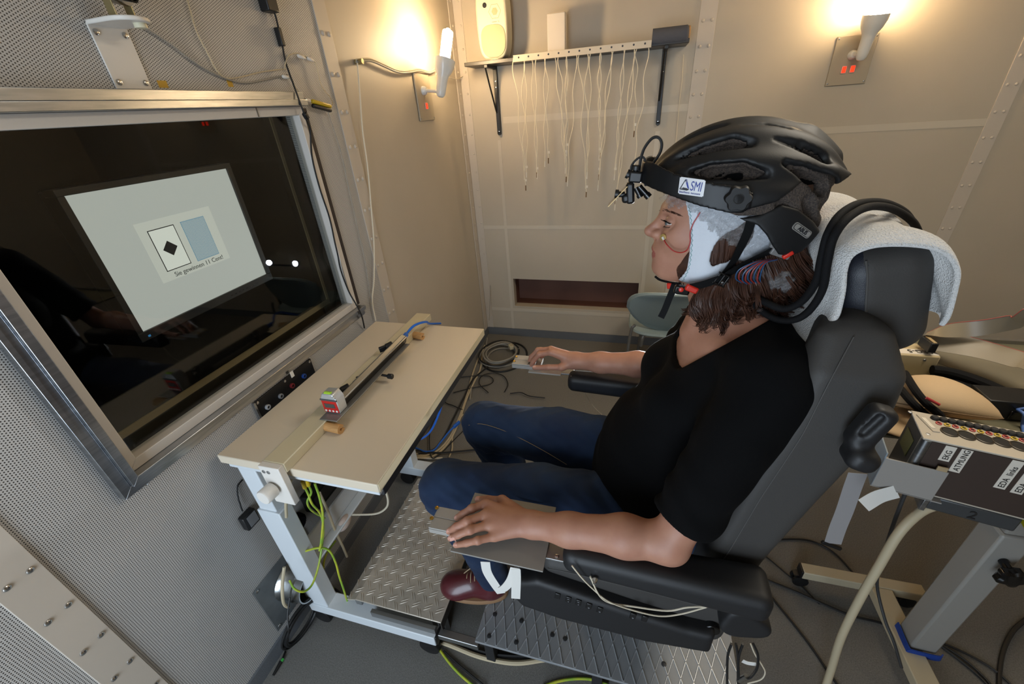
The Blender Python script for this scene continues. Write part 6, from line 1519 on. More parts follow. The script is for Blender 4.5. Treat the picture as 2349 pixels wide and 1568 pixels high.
m_ = MB(); m_.cyl(at(1433, 446), at(1417, 445), 0.005, seg=12); m_.lathe(at(1419, 445), at(1408, 444)-at(1419, 445), [(0, 0.0055), (0.0005, 0.0075), (0.006, 0.0075), (0.0065, 0.006)], seg=12); m_.build('clamp_knob', black_pl, rig)
m_ = MB(); m_.lathe(at(1458, 396), (0.05, 0, 1), [(0, 0.004), (0.004, 0.0048), (0.005, 0.0080), (0.011, 0.0080), (0.012, 0.006)], seg=14); m_.build('clamp_knob', black_pl, rig)
m_ = MB(); m_.lathe(at(1452, 404), at(1436, 397)-at(1452, 404), [(0, 0.005), (0.007, 0.005), (0.0072, 0.0075), (0.012, 0.0075)], seg=14); m_.build('clamp_knob', black_pl, rig)
m_ = MB(); a_, b_ = at(1396, 470), at(1440, 424); m_.obox((a_+b_)/2, (np.linalg.norm(b_-a_), 0.030, 0.0012), b_-a_, (0, 1, 0)); m_.build('mirror_plate', mat('amber_mirror', '#6b5632', 0.12, 0.6), rig)
for a_, b_ in (((1466, 427), (1489, 452)), ((1459, 430), (1470, 452))):
    A_, B_ = at(*a_, -0.008), at(*b_, -0.010); m_ = MB(); m_.lathe(A_, B_-A_, [(0, 0.0048), (np.linalg.norm(B_-A_)*0.7, 0.0048), (np.linalg.norm(B_-A_)*0.72, 0.006), (np.linalg.norm(B_-A_), 0.006)], seg=14); m_.build('led_tube', black_gl, rig)
m_ = MB(); m_.tube([at(1466, 392), at(1470, 365), at(1478, 340), (at(1495, 318)), at(1510, 315), at(1518, 328), at(1514, 350), at(1500, 372), at(1494, 384)], 0.0024, seg=8); m_.build('cable_loop', black_rub, rig)
m_ = MB(); m_.tube([at(1447, 396), at(1449, 380), at(1460, 366), at(1474, 360), at(1481, 370), at(1479, 385), at(1472, 398)], 0.0020, seg=8); m_.build('cable_loop', black_rub, rig)
# ------------------------------------------------------------------ trolley with the biosignal amplifier
cream_l = mat('cream_trolley_lacquer', '#b3a88f', 0.45); grey_l = mat('light_grey_trolley_lacquer', '#8f8c86', 0.45)
tr = thing('instrument_trolley', 'cream instrument trolley with column, castors and glass tray behind the seat', 'trolley', (0.92, 0.95, 0))
MB().box(0.885, 0.950, 0.867, 0.932, 0.09, 0.62).build('outer_column', grey_l, tr, bevel=0.006)
MB().box(0.893, 0.942, 0.875, 0.924, 0.60, 0.800).build('inner_column', grey_l, tr, bevel=0.004)
MB().box(0.668, 1.02, 1.052, 1.092, 0.055, 0.090).build('base_beam', cream_l, tr, bevel=0.003)
MB().box(0.862, 0.922, 0.52, 1.052, 0.055, 0.089).build('base_beam', cream_l, tr, bevel=0.003)
MB().box(0.668-0.006, 0.669, 1.053, 1.091, 0.056, 0.089).build('beam_cap', black_pl, tr, bevel=0.002)
for cx, cy in ((0.685, 1.072), (1.0, 1.072), (0.892, 0.54)):
    m_ = MB()
    for o in (-0.016, 0.008): m_.lathe((cx-0.012, cy+o, 0.026), (0, 1, 0), [(0, 0.015), (0.002, 0.025), (0.010, 0.025), (0.012, 0.015)], seg=18)
    m_.box(cx-0.016, cx+0.012, cy-0.006, cy+0.006, 0.02, 0.055); m_.obox((cx-0.02, cy, 0.055), (0.035, 0.004, 0.022), (1, 0, 0.25), (0, 0, 1)); m_.build('castor', black_pl, tr)
q = W(2318, 1322, y=0.835); m_ = MB(); m_.cyl((q[0], 0.868, q[2]+0.012), (q[0], 0.842, q[2]+0.008), 0.010, seg=14)
kr = [np.array([q[0]+0.026*(1+0.16*math.cos(5*t))*math.cos(t), 0, q[2]+0.026*(1+0.16*math.cos(5*t))*math.sin(t)]) for t in np.linspace(0, 2*PI, 50, endpoint=False)]
kc_ = np.array([q[0], 0, q[2]])
m_.loft([[kc_+(p-kc_)*s_+np.array([0, y_, 0]) for p in kr] for y_, s_ in ((0.845, 0.8), (0.840, 1.0), (0.828, 1.0), (0.823, 0.75))]); m_.build('clamp_knob', black_gl, tr)
m_ = MB(); m_.band([(0.878, 0.93, 0.10), (0.876, 0.866, 0.095), (0.885, 0.858, 0.093), (0.95, 0.858, 0.090), (0.962, 0.866, 0.092)], [(-1, 0, 0), (-0.8, -0.6, 0), (-0.3, -1, 0), (0, -1, 0), (0.7, -0.7, 0)], 0.026, 0.003); m_.build('blue_tape', mat('blue_tape', '#123a8c', 0.6), tr)
glass_t = mat('olive_tray_glass', '#6a6653', 0.2)
MB().box(0.60, 1.36, 0.96, 1.50, 0.795, 0.803).build('tray', glass_t, tr, bevel=0.002)
MB().box(0.87, 0.97, 0.86, 1.45, 0.775, 0.795).build('tray_support', grey_l, tr, bevel=0.002)
MB().box(0.60, 1.36, 1.49, 1.505, 0.795, 0.815).build('tray_edge', alu_dull, tr)
# --- amplifier
T0 = np.array([0.5985, 0.807, 0.93]); AU = nrm((0.976, -0.22, 0)); AV = np.array([-AU[1], AU[0], 0]); AZ = np.array([0, 0, 1.0])
LA, DA, HA = 0.44, 0.088, 0.142
def Wp(px, py, p0, n):
    d = W(px, py, y=1.0)-CAM; return CAM+d*(np.dot(np.asarray(p0)-CAM, n)/np.dot(d, n))
def uvz(u, v, z): return T0+AU*u+AV*v+AZ*z
amp = thing('biosignal_amplifier', 'brown biosignal amplifier box with labelled front and socket panel on top', 'amplifier', uvz(0.2, 0.04, -HA))
def abox(mb, u0, u1, v0, v1, z0, z1): return mb.hexa([uvz(u0, v0, z0), uvz(u1, v0, z0), uvz(u1, v1, z0), uvz(u0, v1, z0)], [uvz(u0, v0, z1), uvz(u1, v0, z1), uvz(u1, v1, z1), uvz(u0, v1, z1)])
brown_f = mat('brown_front_panel', '#3a2e28', 0.45); dark_side = mat('dark_side_panel', '#16171a', 0.4); pan = mat('beige_socket_panel', '#b0a798', 0.45)
abox(MB(), 0.0, LA, 0.0, DA, -HA, -0.004).build('case', dark_side, amp, bevel=0.003)
abox(MB(), 0.012, LA, -0.002, 0.001, -HA+0.002, -0.006).build('front_panel', brown_f, amp)
m_ = MB(); m_.cyl(uvz(0.006, 0.002, -HA), uvz(0.006, 0.002, -0.004), 0.009, seg=16); m_.build('corner_post', alu, amp)
abox(MB(), -0.002, LA, -0.004, DA+0.002, -0.004, 0.0).build('top_panel', pan, amp, bevel=0.001)
abox(MB(), 0.0, LA, -0.003, 0.0, -HA, -HA+0.003).build('bottom_lip', pan, amp)
n_top = np.array([0, 0, 1.0]); n_fr = -AV
for (px_, py_) in ((2088, 944), (2129, 995)):
    k = MB(); screw(k, Wp(px_, py_, T0, n_top), n_top, 0.004, 0.001); k.build('panel_screw', alu_dull, amp)
def top_pt(px, py): return Wp(px, py, T0, n_top)
def ring_socket(px, py, r, col, nm):
    c = top_pt(px, py); m_ = MB(); m_.lathe(c, n_top, [(0, r), (0.0018, r), (0.0022, r*0.85), (0.0022, r*0.55), (0.0004, r*0.5)], seg=20); m_.build(nm, col, amp)
    m_ = MB(); m_.lathe(c, n_top, [(0.0004, r*0.52), (0.0009, r*0.5)], seg=16); m_.build(nm+'_core', black_pl, amp)
soc_r = mat('red_socket_ring', '#a8443c', 0.4); soc_y = mat('yellow_socket_ring', '#b89a28', 0.4)
a0, a1 = np.array([2144, 960]), np.array([2318, 995])
for k in range(11):
    p = a0+(np.array([2338, 999])-a0)*k/10
    c = top_pt(*p); m_ = MB(); m_.lathe(c, n_top, [(0, 0.0074), (0.004, 0.0072), (0.006, 0.0055)], seg=18); m_.build('black_socket', black_rub, amp)
    p2 = np.array([2153, 971])+(np.array([2345, 1010])-np.array([2153, 971]))*k/10; ring_socket(p2[0], p2[1], 0.0052, soc_r if k % 2 == 0 else soc_y, 'lead_socket')
for k, p in enumerate(((2178, 991), (2217, 999), (2258, 1007), (2298, 1015), (2338, 1024))):
    c = top_pt(*p); m_ = MB(); m_.lathe(c, n_top, [(0, 0.0142), (0.002, 0.0142), (0.0025, 0.0125), (0.001, 0.011)], seg=26); m_.build('round_socket', mat('dark_bronze', '#3b342c', 0.4, 0.5), amp)
    m_ = MB(); m_.lathe(c, n_top, [(0.0012, 0.0112), (0.0016, 0.0112)], seg=22); m_.build('socket_core', black_pl, amp)
c4 = [top_pt(*p) for p in ((2101, 951), (2117, 953), (2156, 992), (2140, 990))]; m_ = MB(); m_.prism(c4, (0, 0, 0.002)); m_.build('connector_frame', pan, amp)
ct = sum(c4)/4; m_ = MB(); m_.prism([ct+(p-ct)*0.62 for p in c4], (0, 0, 0.003)); m_.build('connector_slot', mat('pale_slot', '#d2cabb', 0.4), amp)
lab = mat('white_label_tape', '#d0c8bb', 0.5); ink = mat('black_ink', '#17120f', 0.6)
p_front = T0-AV*0.002
def label(body, bot_px, top_px, w):
    a, b = Wp(*bot_px, p_front, n_fr), Wp(*top_px, p_front, n_fr); c = (a+b)/2; L = np.linalg.norm(b-a)*0.94; up = AZ
    c = np.array([c[0], c[1], min(c[2], T0[2]-0.007-L/2)])
    m_ = MB(); m_.obox(c+n_fr*0.0004, (w, L, 0.0006), AU, up); o = m_.build('label_strip', lab, amp)
    text(body, w*0.78, np.array([c[0], c[1], 0])+AU*(w*0.30)+np.array([0, 0, c[2]-L/2+0.004])+n_fr*0.0011, up, -AU, ink, amp, 'label_text', lift=0.0)
label('EKG', (2167, 1046), (2193, 1012), 0.0165); label('ATMUNG', (2190, 1070), (2234, 1018), 0.0165)
label('EDA  links', (2298, 1107), (2352, 1040), 0.0165); label('EDA  rechts', (2336, 1122), (2392, 1052), 0.0165)
m_ = MB(); q_ = uvz(-0.0006, 0.05, -0.055); m_.obox(q_, (0.0008, 0.045, 0.045), AU, AZ); m_.build('type_label', mat('olive_label', '#4c4a14', 0.5), amp)
# holder bracket
brk = mat('grey_bracket_plate', '#8f8a84', 0.5); brk2 = mat('blue_grey_bracket', '#7d878f', 0.45)
abox(MB(), -0.046, -0.043, -0.014, DA+0.01, -HA-0.006, -0.050).build('bracket_side', brk2, amp, bevel=0.001)
abox(MB(), -0.046, 0.056, -0.014, -0.011, -HA-0.006, -0.064).build('bracket_front', brk, amp, bevel=0.001)
abox(MB(), -0.046, 0.072, -0.014, DA+0.01, -HA-0.006, -HA-0.003).build('bracket_floor', brk, amp)
abox(MB(), 0.036, 0.052, -0.0135, -0.011, -0.068, -0.054).build('bracket_tab', mat('brown_tape', '#a08a68', 0.6), amp)
abox(MB(), 0.235, 0.40, -0.014, -0.011, -HA-0.05, -HA+0.002).build('bracket_front', brk, amp, bevel=0.001)
# connector hood below with thick cable
hd = thing('cable_hood', 'grey connector hood marked 2 under the amplifier with a thick beige cable', 'connector', uvz(0.10, 0.03, -HA-0.04))
abox(MB(), 0.062, 0.20, 0.004, 0.045, -HA-0.045, -HA-0.007).build('hood', mat('scratched_grey_hood', '#5a5c5e', 0.4, 0.7), hd, bevel=0.004)
abox(MB(), 0.052, 0.062, 0.0, 0.05, -HA-0.050, -HA-0.007).build('clip', alu, hd, bevel=0.002)
text('2', 0.030, uvz(0.125, 0.0035, -HA-0.038), AU, AZ, ink, hd, 'mark')
abox(MB(), 0.205, 0.235, 0.0, 0.02, -HA-0.026, -HA-0.008).build('yellow_tab', mat('yellow_tab', '#b9ad1e', 0.4), hd, bevel=0.003)
m_ = MB(); m_.tube([uvz(0.09, 0.025, -HA-0.04)]+[W(x_, y_, y=d_) for x_, y_, d_ in ((2110, 1175, .80), (2062, 1222, .78), (2015, 1300, .77), (1970, 1378, .76), (1930, 1460, .75), (1905, 1540, .74))]+[W(1885, 1600, z=0.012)], 0.0095, seg=14); m_.build('thick_cable', beige_cable, hd)
m_ = MB(); m_.tube([uvz(0.03, 0.03, -HA-0.006)]+[W(x_, y_, y=d_) for x_, y_, d_ in ((2050, 1200, .84), (2025, 1280, .88), (2012, 1340, .90), (2030, 1420, .86), (2050, 1470, .83), (2068, 1530, .80))], 0.004, seg=8); single(m_, 'signal_cable', mat('dark_grey_cable', '#2f2f30', 0.5), 'dark grey cable dropping from the amplifier to the trolley foot', 'cable')
def tape(label, pts, w, mt=tape_w):
    m_ = MB(); m_.band([np.array(p) for p in pts], [-AV+0.0*AZ]*len(pts), w, 0.0008); return single(m_, 'tape_strip', mt, label, 'tape', 'loose white tape strips')
tape('loose white tape strip hanging from the left amplifier bracket', [uvz(0.0, -0.013, -HA-0.004), uvz(-0.028, -0.025, -HA-0.022), uvz(-0.050, -0.040, -HA-0.045)], 0.035)
tape('loose white tape strip hanging at the right amplifier bracket', [uvz(0.27, -0.015, -HA-0.05), uvz(0.255, -0.025, -HA-0.07), uvz(0.235, -0.035, -HA-0.095)], 0.045)
rib = thing('ribbon_cable', 'hanging grey ribbon cable ending in a black plug beside the seat', 'ribbon cable', W(1910, 1248, y=0.90))
m_ = MB(); m_.band([W(x_, y_, y=0.90) for x_, y_ in ((1968, 1085), (1955, 1120), (1938, 1170), (1922, 1210), (1910, 1246))], [(0.0, -1, 0.1)]*5, 0.040, 0.0008); m_.build('ribbon', mat('pale_ribbon', '#9d9a9a', 0.5), rib)
m_ = MB(); m_.obox(W(1907, 1250, y=0.90), (0.052, 0.010, 0.008), W(1926, 1258, y=0.90)-W(1886, 1243, y=0.90), (0, 0, 1)); m_.build('plug', black_pl, rib, bevel=0.001)
# --- things on the tray
ZTY = 0.803
cus = mat('beige_cushion_cloth', '#b99f7c', 0.85, bump=(300, 0.2, 0.001))
def pillow(label, a, b, w, h, z0):
    a, b = np.array(a, float), np.array(b, float); d = nrm(b-a); L = np.linalg.norm(b-a); s = np.array([-d[1], d[0], 0]); m_ = MB(); rings = []
    for t in np.linspace(0, 1, 15):
        k = max(0.03, math.sin(PI*min(1, t*1.0+0.12*(1-t)))**0.75)
        rings.append([a+d*L*t+s*w*k*math.cos(th)*(1)+np.array([0, 0, z0+h*k*0.5+h*0.5*k*math.sin(th)]) for th in np.linspace(0, 2*PI, 24, endpoint=False)])
    m_.loft(rings); p = thing('seat_cushion_bag', label, 'cushion', (a+b)/2+np.array([0, 0, z0])); m_.build('cover', cus, p, ang=60)
    m_ = MB(); m_.tube([a+d*L*t-s*w*max(0.03, math.sin(PI*min(1, t+0.12*(1-t)))**0.75)*1.0+np.array([0, 0, z0+h*0.5*max(0.03, math.sin(PI*min(1, t+0.12*(1-t)))**0.75)]) for t in np.linspace(0.02, 1, 12)], 0.0016, seg=6); m_.build('seam', mat('brown_seam', '#7d6548', 0.8), p); return p
A_, B_ = W(2065, 905, z=0.87), W(2306, 950, z=0.85)
pillow('upper beige cushion pointing away from the seat on the tray', (A_[0]-0.02, A_[1]+0.02, 0), (B_[0], B_[1], 0), 0.070, 0.075, 0.838)
A_, B_ = W(2050, 960, z=0.825), W(2290, 1000, z=0.815)
pillow('lower beige cushion lying flat under the upper one', (A_[0]-0.03, A_[1], 0), (B_[0]+0.01, B_[1]-0.02, 0), 0.075, 0.034, ZTY+0.001)
e_ = W(2131, 866, z=ZTY+0.001); eb = thing('eeg_box', 'cream box lettered EEG-5 upside down behind the seat', 'box', (e_[0]-0.05, e_[1]+0.03, ZTY))
creamb = mat('cream_plastic_box', '#b6a47f', 0.5)
m_ = MB(); x1_ = e_[0]+0.004; y0_ = e_[1]; m_.box(x1_-0.13, x1_, y0_, y0_+0.075, ZTY+0.001, ZTY+0.072); m_.build('case', creamb, eb, bevel=0.004)
m_ = MB(); m_.box(x1_-0.128, x1_-0.002, y0_+0.006, y0_+0.034, ZTY+0.072, ZTY+0.0728); m_.build('label_strip', lab, eb)
text('EEG-5', 0.023, (x1_-0.012, y0_+0.028, ZTY+0.0734), (-1, 0, 0), (0, -1, 0), ink, eb, 'label_text')
m_ = MB(); m_.lathe((x1_-0.035, y0_-0.001, ZTY+0.058), (0, -1, 0), [(0, 0.004), (0.001, 0.0035)], seg=12); m_.build('screw', alu_dull, eb)
def run(name, label, pts, r, mt, cat='cable', group=None, seg=10):
    m_ = MB(); m_.tube(pts, r, seg=seg); return single(m_, name, mt, label, cat, group)
run('sleeved_hose', 'upper thick black sleeved hose running across the tray', [W(x_, y_, z=0.84) for x_, y_ in ((2138, 848), (2170, 852), (2210, 862), (2260, 880), (2310, 902), (2370, 922))], 0.0135, sleeve, group='black hoses on the tray')
run('sleeved_hose', 'lower thick black sleeved hose beside the cushion on the tray', [W(x_, y_, z=0.818) for x_, y_ in ((2138, 856), (2180, 872), (2230, 895), (2280, 918), (2330, 935), (2380, 955))], 0.0125, sleeve, group='black hoses on the tray')
run('sleeved_hose', 'black sleeved cable draped over the cushions nearest the seat back', [W(x_, y_, z=z_) for x_, y_, z_ in ((2075, 855, .90), (2100, 895, .905), (2125, 925, .895), (2152, 948, .88), (2165, 965, .85))], 0.0085, sleeve, group='black hoses on the tray')
run('sleeved_hose', 'black sleeved cable draped lower over the cushions behind the lever', [W(x_, y_, z=z_) for x_, y_, z_ in ((2060, 885, .89), (2085, 915, .89), (2105, 935, .88), (2128, 955, .86))], 0.0085, sleeve, group='black hoses on the tray')
q = W(2298, 945, z=0.83); jb = thing('junction_box', 'black junction box on the tray at the cushion tip', 'junction box', (q[0], q[1]+0.04, ZTY))
MB().box(q[0]-0.03, q[0]+0.075, q[1]+0.005, q[1]+0.075, ZTY+0.001, ZTY+0.055).build('case', black_pl, jb, bevel=0.003)
MB().box(q[0]+0.02, q[0]+0.07, q[1]+0.002, q[1]+0.006, ZTY+0.006, ZTY+0.03).build('plug', black_gl, jb, bevel=0.002)
run('blue_cable', 'blue cable looping from the black junction box at the right', [q+np.array([0.05, 0.0, 0.02]), W(2335, 938, z=0.84), W(2349, 950, z=0.84), W(2346, 975, z=0.81), W(2352, 1000, z=0.808)], 0.0038, mat('blue_cable_grey', '#4f6fae', 0.45))
run('red_marker', 'small red tipped lead lying on the cushions', [W(2125, 912, z=0.915), W(2140, 920, z=0.91), W(2155, 928, z=0.905)], 0.0032, mat('red_sleeve', '#a83030', 0.5), 'lead')
# ribbon cables in the air over the tray
def ribbon(label, pts, w, redside):
    t = thing('flat_ribbon_cable', label, 'ribbon cable', pts[0][0]); P_ = [np.array(p[0]) for p in pts]; N_ = [np.array(p[1], float) for p in pts]
    m_ = MB(); m_.band(P_, N_, w, 0.0009); m_.build('ribbon', mat('grey_ribbon', '#7d725e', 0.35), t)
    sm, sn = smooth_path(P_, 5), smooth_path(N_, 5); e = []
    for i in range(len(sm)):
        T = nrm(sm[min(i+1, len(sm)-1)]-sm[max(i-1, 0)]); nn = nrm(sn[i]-T*np.dot(sn[i], T)); e.append(sm[i]+np.cross(T, nn)*w/2*redside)
    m_ = MB(); m_.tube(e, 0.0012, seg=5, sm=False); m_.build('red_edge', mat('ribbon_red', '#9a4a42', 0.5), t); return t
ribbon('upper twisted grey ribbon cable with red edge at the right wall', [(W(2125, 765, y=1.30), (0.1, 0.2, 1)), (W(2180, 758, y=1.28), (0, -0.6, 0.8)), (W(2250, 752, y=1.26), (0, -1, 0.4)), (W(2330, 738, y=1.24), (0, -1, 0.2)), (W(2400, 728, y=1.22), (0, -1, 0.1)), (np.array([1.28, 1.2, 0.90]), (0, -1, 0.3)), (np.array([1.32, 1.2, 0.806]), (1, 0, 0.3))], 0.042, -1)
ribbon('lower wide grey ribbon cable sagging over the tray', [(W(2120, 780, y=1.30), (0.1, -0.5, 0.8)), (W(2200, 790, y=1.26), (0, -0.7, 0.8)), (W(2270, 806, y=1.22), (0, -0.6, 0.9)), (W(2340, 826, y=1.18), (0, -0.5, 0.9)), (W(2400, 845, y=1.15), (0, -0.4, 1)), (np.array([1.16, 1.12, 0.85]), (0, -0.4, 1)), (np.array([1.22, 1.10, 0.807]), (0.5, 0, 1))], 0.062, -1)
sheet = mat('grey_plastic_sheet', '#77705f', 0.3)
m_ = MB(); m_.band([W(x_, y_, z=z_) for x_, y_, z_ in ((2130, 790, .86), (2200, 815, .85), (2280, 850, .84), (2370, 890, .83))], [(0, -0.3, 1)]*4, 0.13, 0.0012); single(m_, 'plastic_sheet', sheet, 'grey translucent sheet lying under the ribbon cables', 'sheet')
m_ = MB(); m_.prism([W(*p, z=0.845) for p in ((2255, 815), (2349, 842), (2400, 850), (2400, 835), (2300, 815))], (0, 0, 0.001)); single(m_, 'paper_sheet', tape_w, 'white paper edge showing behind the ribbon cable', 'paper')
a_, b_ = W(2118, 780, z=0.90), W(2140, 798, z=0.90)
bk = thing('small_case', 'small black framed case wedged beside the headrest', 'case', (a_+b_)/2)
m_ = MB(); m_.obox((a_+b_)/2, (0.05, 0.03, 0.018), b_-a_, (0, 0, 1)); m_.build('case_body', black_pl, bk, bevel=0.002)
m_ = MB(); m_.obox((a_+b_)/2+np.array([0, -0.004, 0.012]), (0.038, 0.010, 0.008), b_-a_, (0, 0, 1)); m_.build('case_window', mat('tan_window', '#a8916a', 0.4), bk)
# ------------------------------------------------------------------ lamps behind the person
led = thing('twin_led_lamp', 'twin white LED work lamp on a stand behind the seated person', 'lamp', (0.56, 2.42, 0))
m_ = MB(); m_.lathe((0.56, 2.42, 0), (0, 0, 1), [(0, 0.11), (0.008, 0.11), (0.014, 0.03)], seg=28); m_.build('base', black_pl, led)
m_ = MB(); m_.cyl((0.56, 2.42, 0.01), (0.56, 2.42, 0.64), 0.009, seg=12); m_.build('pole', black_pl, led)
m_ = MB(); m_.cyl((0.57, 2.43, 0.635), (0.27, 2.43, 0.635), 0.007, seg=12); m_.build('crossbar', black_pl, led)
led_m = mat('led_lens', '#ffffff', 0.3, emit=('#eaf2ff', 130.0))
for x_ in (0.283, 0.527):
    c = np.array([x_, 2.42, 0.655]); d = nrm(np.array([0.02, 0.85, 1.12])-c)
    m_ = MB(); m_.lathe(c-d*0.05, d, [(0, 0.012), (0.012, 0.02), (0.03, 0.024), (0.048, 0.026), (0.048, 0.022), (0.040, 0.020)], seg=24, cap=False); hd_ = m_.build('lamp_head', black_pl, led)
    m_ = MB(); m_.lathe(c-d*0.009, d, [(0, 0.021), (0.002, 0.0205)], seg=20); m_.build('led_lens', led_m, hd_)
    spot('led_beam', c+d*0.004, c+d, LED_W, math.radians(46), (0.92, 0.96, 1.0), 0.018, 0.7)
# ------------------------------------------------------------------ cables on the floor and under the desk
yg = mat('green_yellow_wire', '#b3b534', 0.45, var=(22, '#7fa636', 0.12)); blue_c = mat('blue_cable', '#1f63c4', 0.4); blk_c = mat('black_cable', '#141415', 0.5); yel_c = mat('yellow_plug', '#c2a41c', 0.45)
def F(px, py, z=0.006): return W(px, py, z=z)
def floor_cable(label, pts, r, mt, group=None, name='floor_cable'):
    pts = [F(*p) if len(p) < 3 or True else p for p in pts]; m_ = MB(); m_.tube(pts, r, seg=8); return single(m_, name, mt, label, 'cable', group)
# coil in the far corner
cc = F(1148, 812, 0.02)
coil = thing('cable_coil', 'coiled grey cable lying in the corner below the niche', 'cable coil', cc)
rq = random.Random(8)
for k in range(5):
    r_ = 0.115+rq.uniform(-.022, .022); o = np.array([rq.uniform(-.02, .02), rq.uniform(-.02, .02), 0]); m_ = MB()
    m_.tube([cc*np.array([1, 1, 0])+o+np.array([r_*1.05*math.cos(t), r_*1.25*math.sin(t), 0.008+0.010*k+0.004*math.sin(3*t+k)]) for t in np.linspace(0.3*k, 0.3*k+2*PI*0.97, 20)], 0.0065 if k % 2 else 0.0055, seg=8, n=3); m_.build('turn', grey_cable if k != 2 else blk_c, coil)
m_ = MB(); m_.tube([cc*np.array([1, 1, 0])+np.array([0.16*math.cos(t)+0.03, 0.20*math.sin(t), 0.006]) for t in np.linspace(0, 5.9, 22)], 0.006, seg=8, n=3); m_.build('turn', blk_c, coil)
q = F(1172, 795, 0.045); m_ = MB(); m_.obox(q, (0.045, 0.028, 0.03), (0.6, -0.8, 0), (0, 0, 1)); m_.build('plug', mat('cream_plug', '#b8ad90', 0.5), coil, bevel=0.004)
for i, (lab, pts, r_, mt) in enumerate((
    ('outer beige floor cable running along the left wall under the desk', ((1112, 792, .02), (1098, 820), (1085, 855), (1075, 890), (1065, 925), (1050, 965), (1030, 1005), (1005, 1032), (975, 1045), (952, 1040)), 0.006, beige_cable),
    ('inner beige floor cable running beside the outer one to the desk leg', ((1108, 800, .02), (1102, 845), (1088, 875), (1070, 915), (1055, 960), (1035, 1005), (1010, 1035), (985, 1048), (955, 1046)), 0.006, beige_cable),
    ('grey floor cable splitting off towards the shoe of the seated person', ((1118, 775, .03), (1108, 830), (1090, 868), (1082, 890), (1078, 915)), 0.005, grey_cable),
    ('short beige floor cable end beside the far knee', ((1062, 950), (1044, 975), (1038, 1000), (1037, 1030), (1030, 1048)), 0.004, beige_cable),
    ('pale floor cable lying straight behind the far desk leg', ((955, 1050), (985, 1051), (1015, 1050)), 0.005, white_cable),
    ('black floor cable in a wide loop between desk and far hand', ((1062, 940), (1040, 930), (1020, 920), (1022, 890), (1045, 868), (1085, 862), (1120, 862), (1132, 872), (1120, 882), (1080, 890), (1040, 900)), 0.0032, blk_c),
    ('black floor cable in a round loop below the far hand', ((1120, 900), (1100, 880), (1105, 862), (1130, 855), (1155, 862), (1165, 880), (1158, 898)), 0.0032, blk_c),
    ('thick black floor cable beside the beige pair', ((1120, 840), (1085, 870), (1065, 910), (1040, 960), (1020, 1000), (995, 1030), (960, 1040)), 0.005, blk_c),
    ('thin black floor cable crossing under the far knee', ((1170, 902), (1195, 900), (1215, 908), (1250, 912)), 0.0035, blk_c),
    ('straight black floor cable reaching to the chequer plate', ((955, 1032), (1000, 1038), (1050, 1035), (1100, 1030)), 0.0045, blk_c),
    ('thin black floor cable curling around the blue plug', ((1065, 985), (1040, 1010), (1010, 1040), (990, 1048), (985, 1000), (995, 965), (1010, 945)), 0.0028, blk_c))):
    m_ = MB(); m_.tube([F(p[0], p[1], p[2] if len(p) > 2 else r_+0.001+0.0015*i) for p in pts], r_, seg=8); single(m_, 'floor_cable', mt, lab, 'cable', 'floor cables by the far desk leg')
m_ = MB(); m_.tube([W(1021, 893, x=-0.60), W(1016, 915, x=-0.61), W(1008, 945, x=-0.63), W(990, 985, x=-0.68), W(970, 1004, x=-0.75), W(948, 1010, x=-0.82)], 0.0042, seg=8); single(m_, 'network_cable', blue_c, 'blue cable hanging below the desk edge', 'cable')
nb = thing('network_cable', 'blue network cable with plug lying on the floor beside the knee', 'cable', F(1050, 972))
m_ = MB(); m_.tube([F(1044, 976, .03), F(1030, 990, .025), F(1010, 1015, .02), F(995, 1032, .02), F(975, 1035, .02), F(952, 1026, .02)], 0.005, seg=8); m_.build('cord', blue_c, nb)
a_, b_ = F(1042, 978, .03), F(1053, 968, .03); m_ = MB(); m_.obox((a_+b_)/2, (0.05, 0.018, 0.014), b_-a_, (0, 0, 1)); m_.build('plug', blue_c, nb, bevel=0.003)
# tracker cable on the desk
tcb = thing('network_cable', 'blue cable plugged into the eye-tracker bar on the desk', 'cable', W(928, 770, z=0.86))
m_ = MB(); m_.tube([np.array([-0.762, 1.128, ZT+0.052]), W(935, 762, z=0.872), W(948, 748, z=0.885), W(962, 741, z=0.885), W(978, 738, z=0.872), W(986, 742, z=0.835), W(985, 752, z=0.80)+np.array([0, 0.10, -0.03])], 0.0045, seg=8); m_.build('cord', blue_c, tcb)
m_ = MB(); m_.obox((-0.763, 1.142, ZT+0.053), (0.03, 0.016, 0.012), (0, 1, 0.1), (0, 0, 1)); m_.build('plug', blue_c, tcb, bevel=0.002)
# earth wires under the desk
def under(label, pts, r, mt, group='cables under the near desk end', plug=None):
    P_ = [W(p[0], p[1], x=p[2]) for p in pts]; m_ = MB(); m_.tube(P_, r, seg=8)
    t = thing('desk_cable', label, 'cable', P_[0], group); m_.build('cord', mt, t)
    if plug is not None: m_ = MB(); m_.cyl(P_[0], P_[0]+nrm(P_[0]-P_[1])*0.025, 0.006, 0.0045, seg=10); m_.build('plug', plug, t)
    return t
under('green-yellow wire hanging in a long loop across the desk leg', ((700, 1118, -.80), (708, 1135, -.80), (716, 1155, -.80), (735, 1178, -.82), (742, 1210, -.84), (738, 1255, -.86), (730, 1300, -.86), (716, 1340, -.86), (697, 1356, -.865), (676, 1350, -.88), (664, 1330, -.90)), 0.0032, yg, plug=yel_c)
under('green-yellow wire arching from the crossbar down to the floor', ((698, 1264, -.915), (730, 1256, -.86), (755, 1262, -.84), (770, 1290, -.84), (778, 1320, -.84), (788, 1350, -.84), (800, 1385, -.86), (815, 1400, -.88)), 0.0034, yg)
under('short green-yellow wire behind the first one under the desk', ((708, 1112, -.78), (714, 1130, -.79), (705, 1150, -.82), (715, 1170, -.86), (745, 1188, -.92)), 0.003, yg, plug=yel_c)
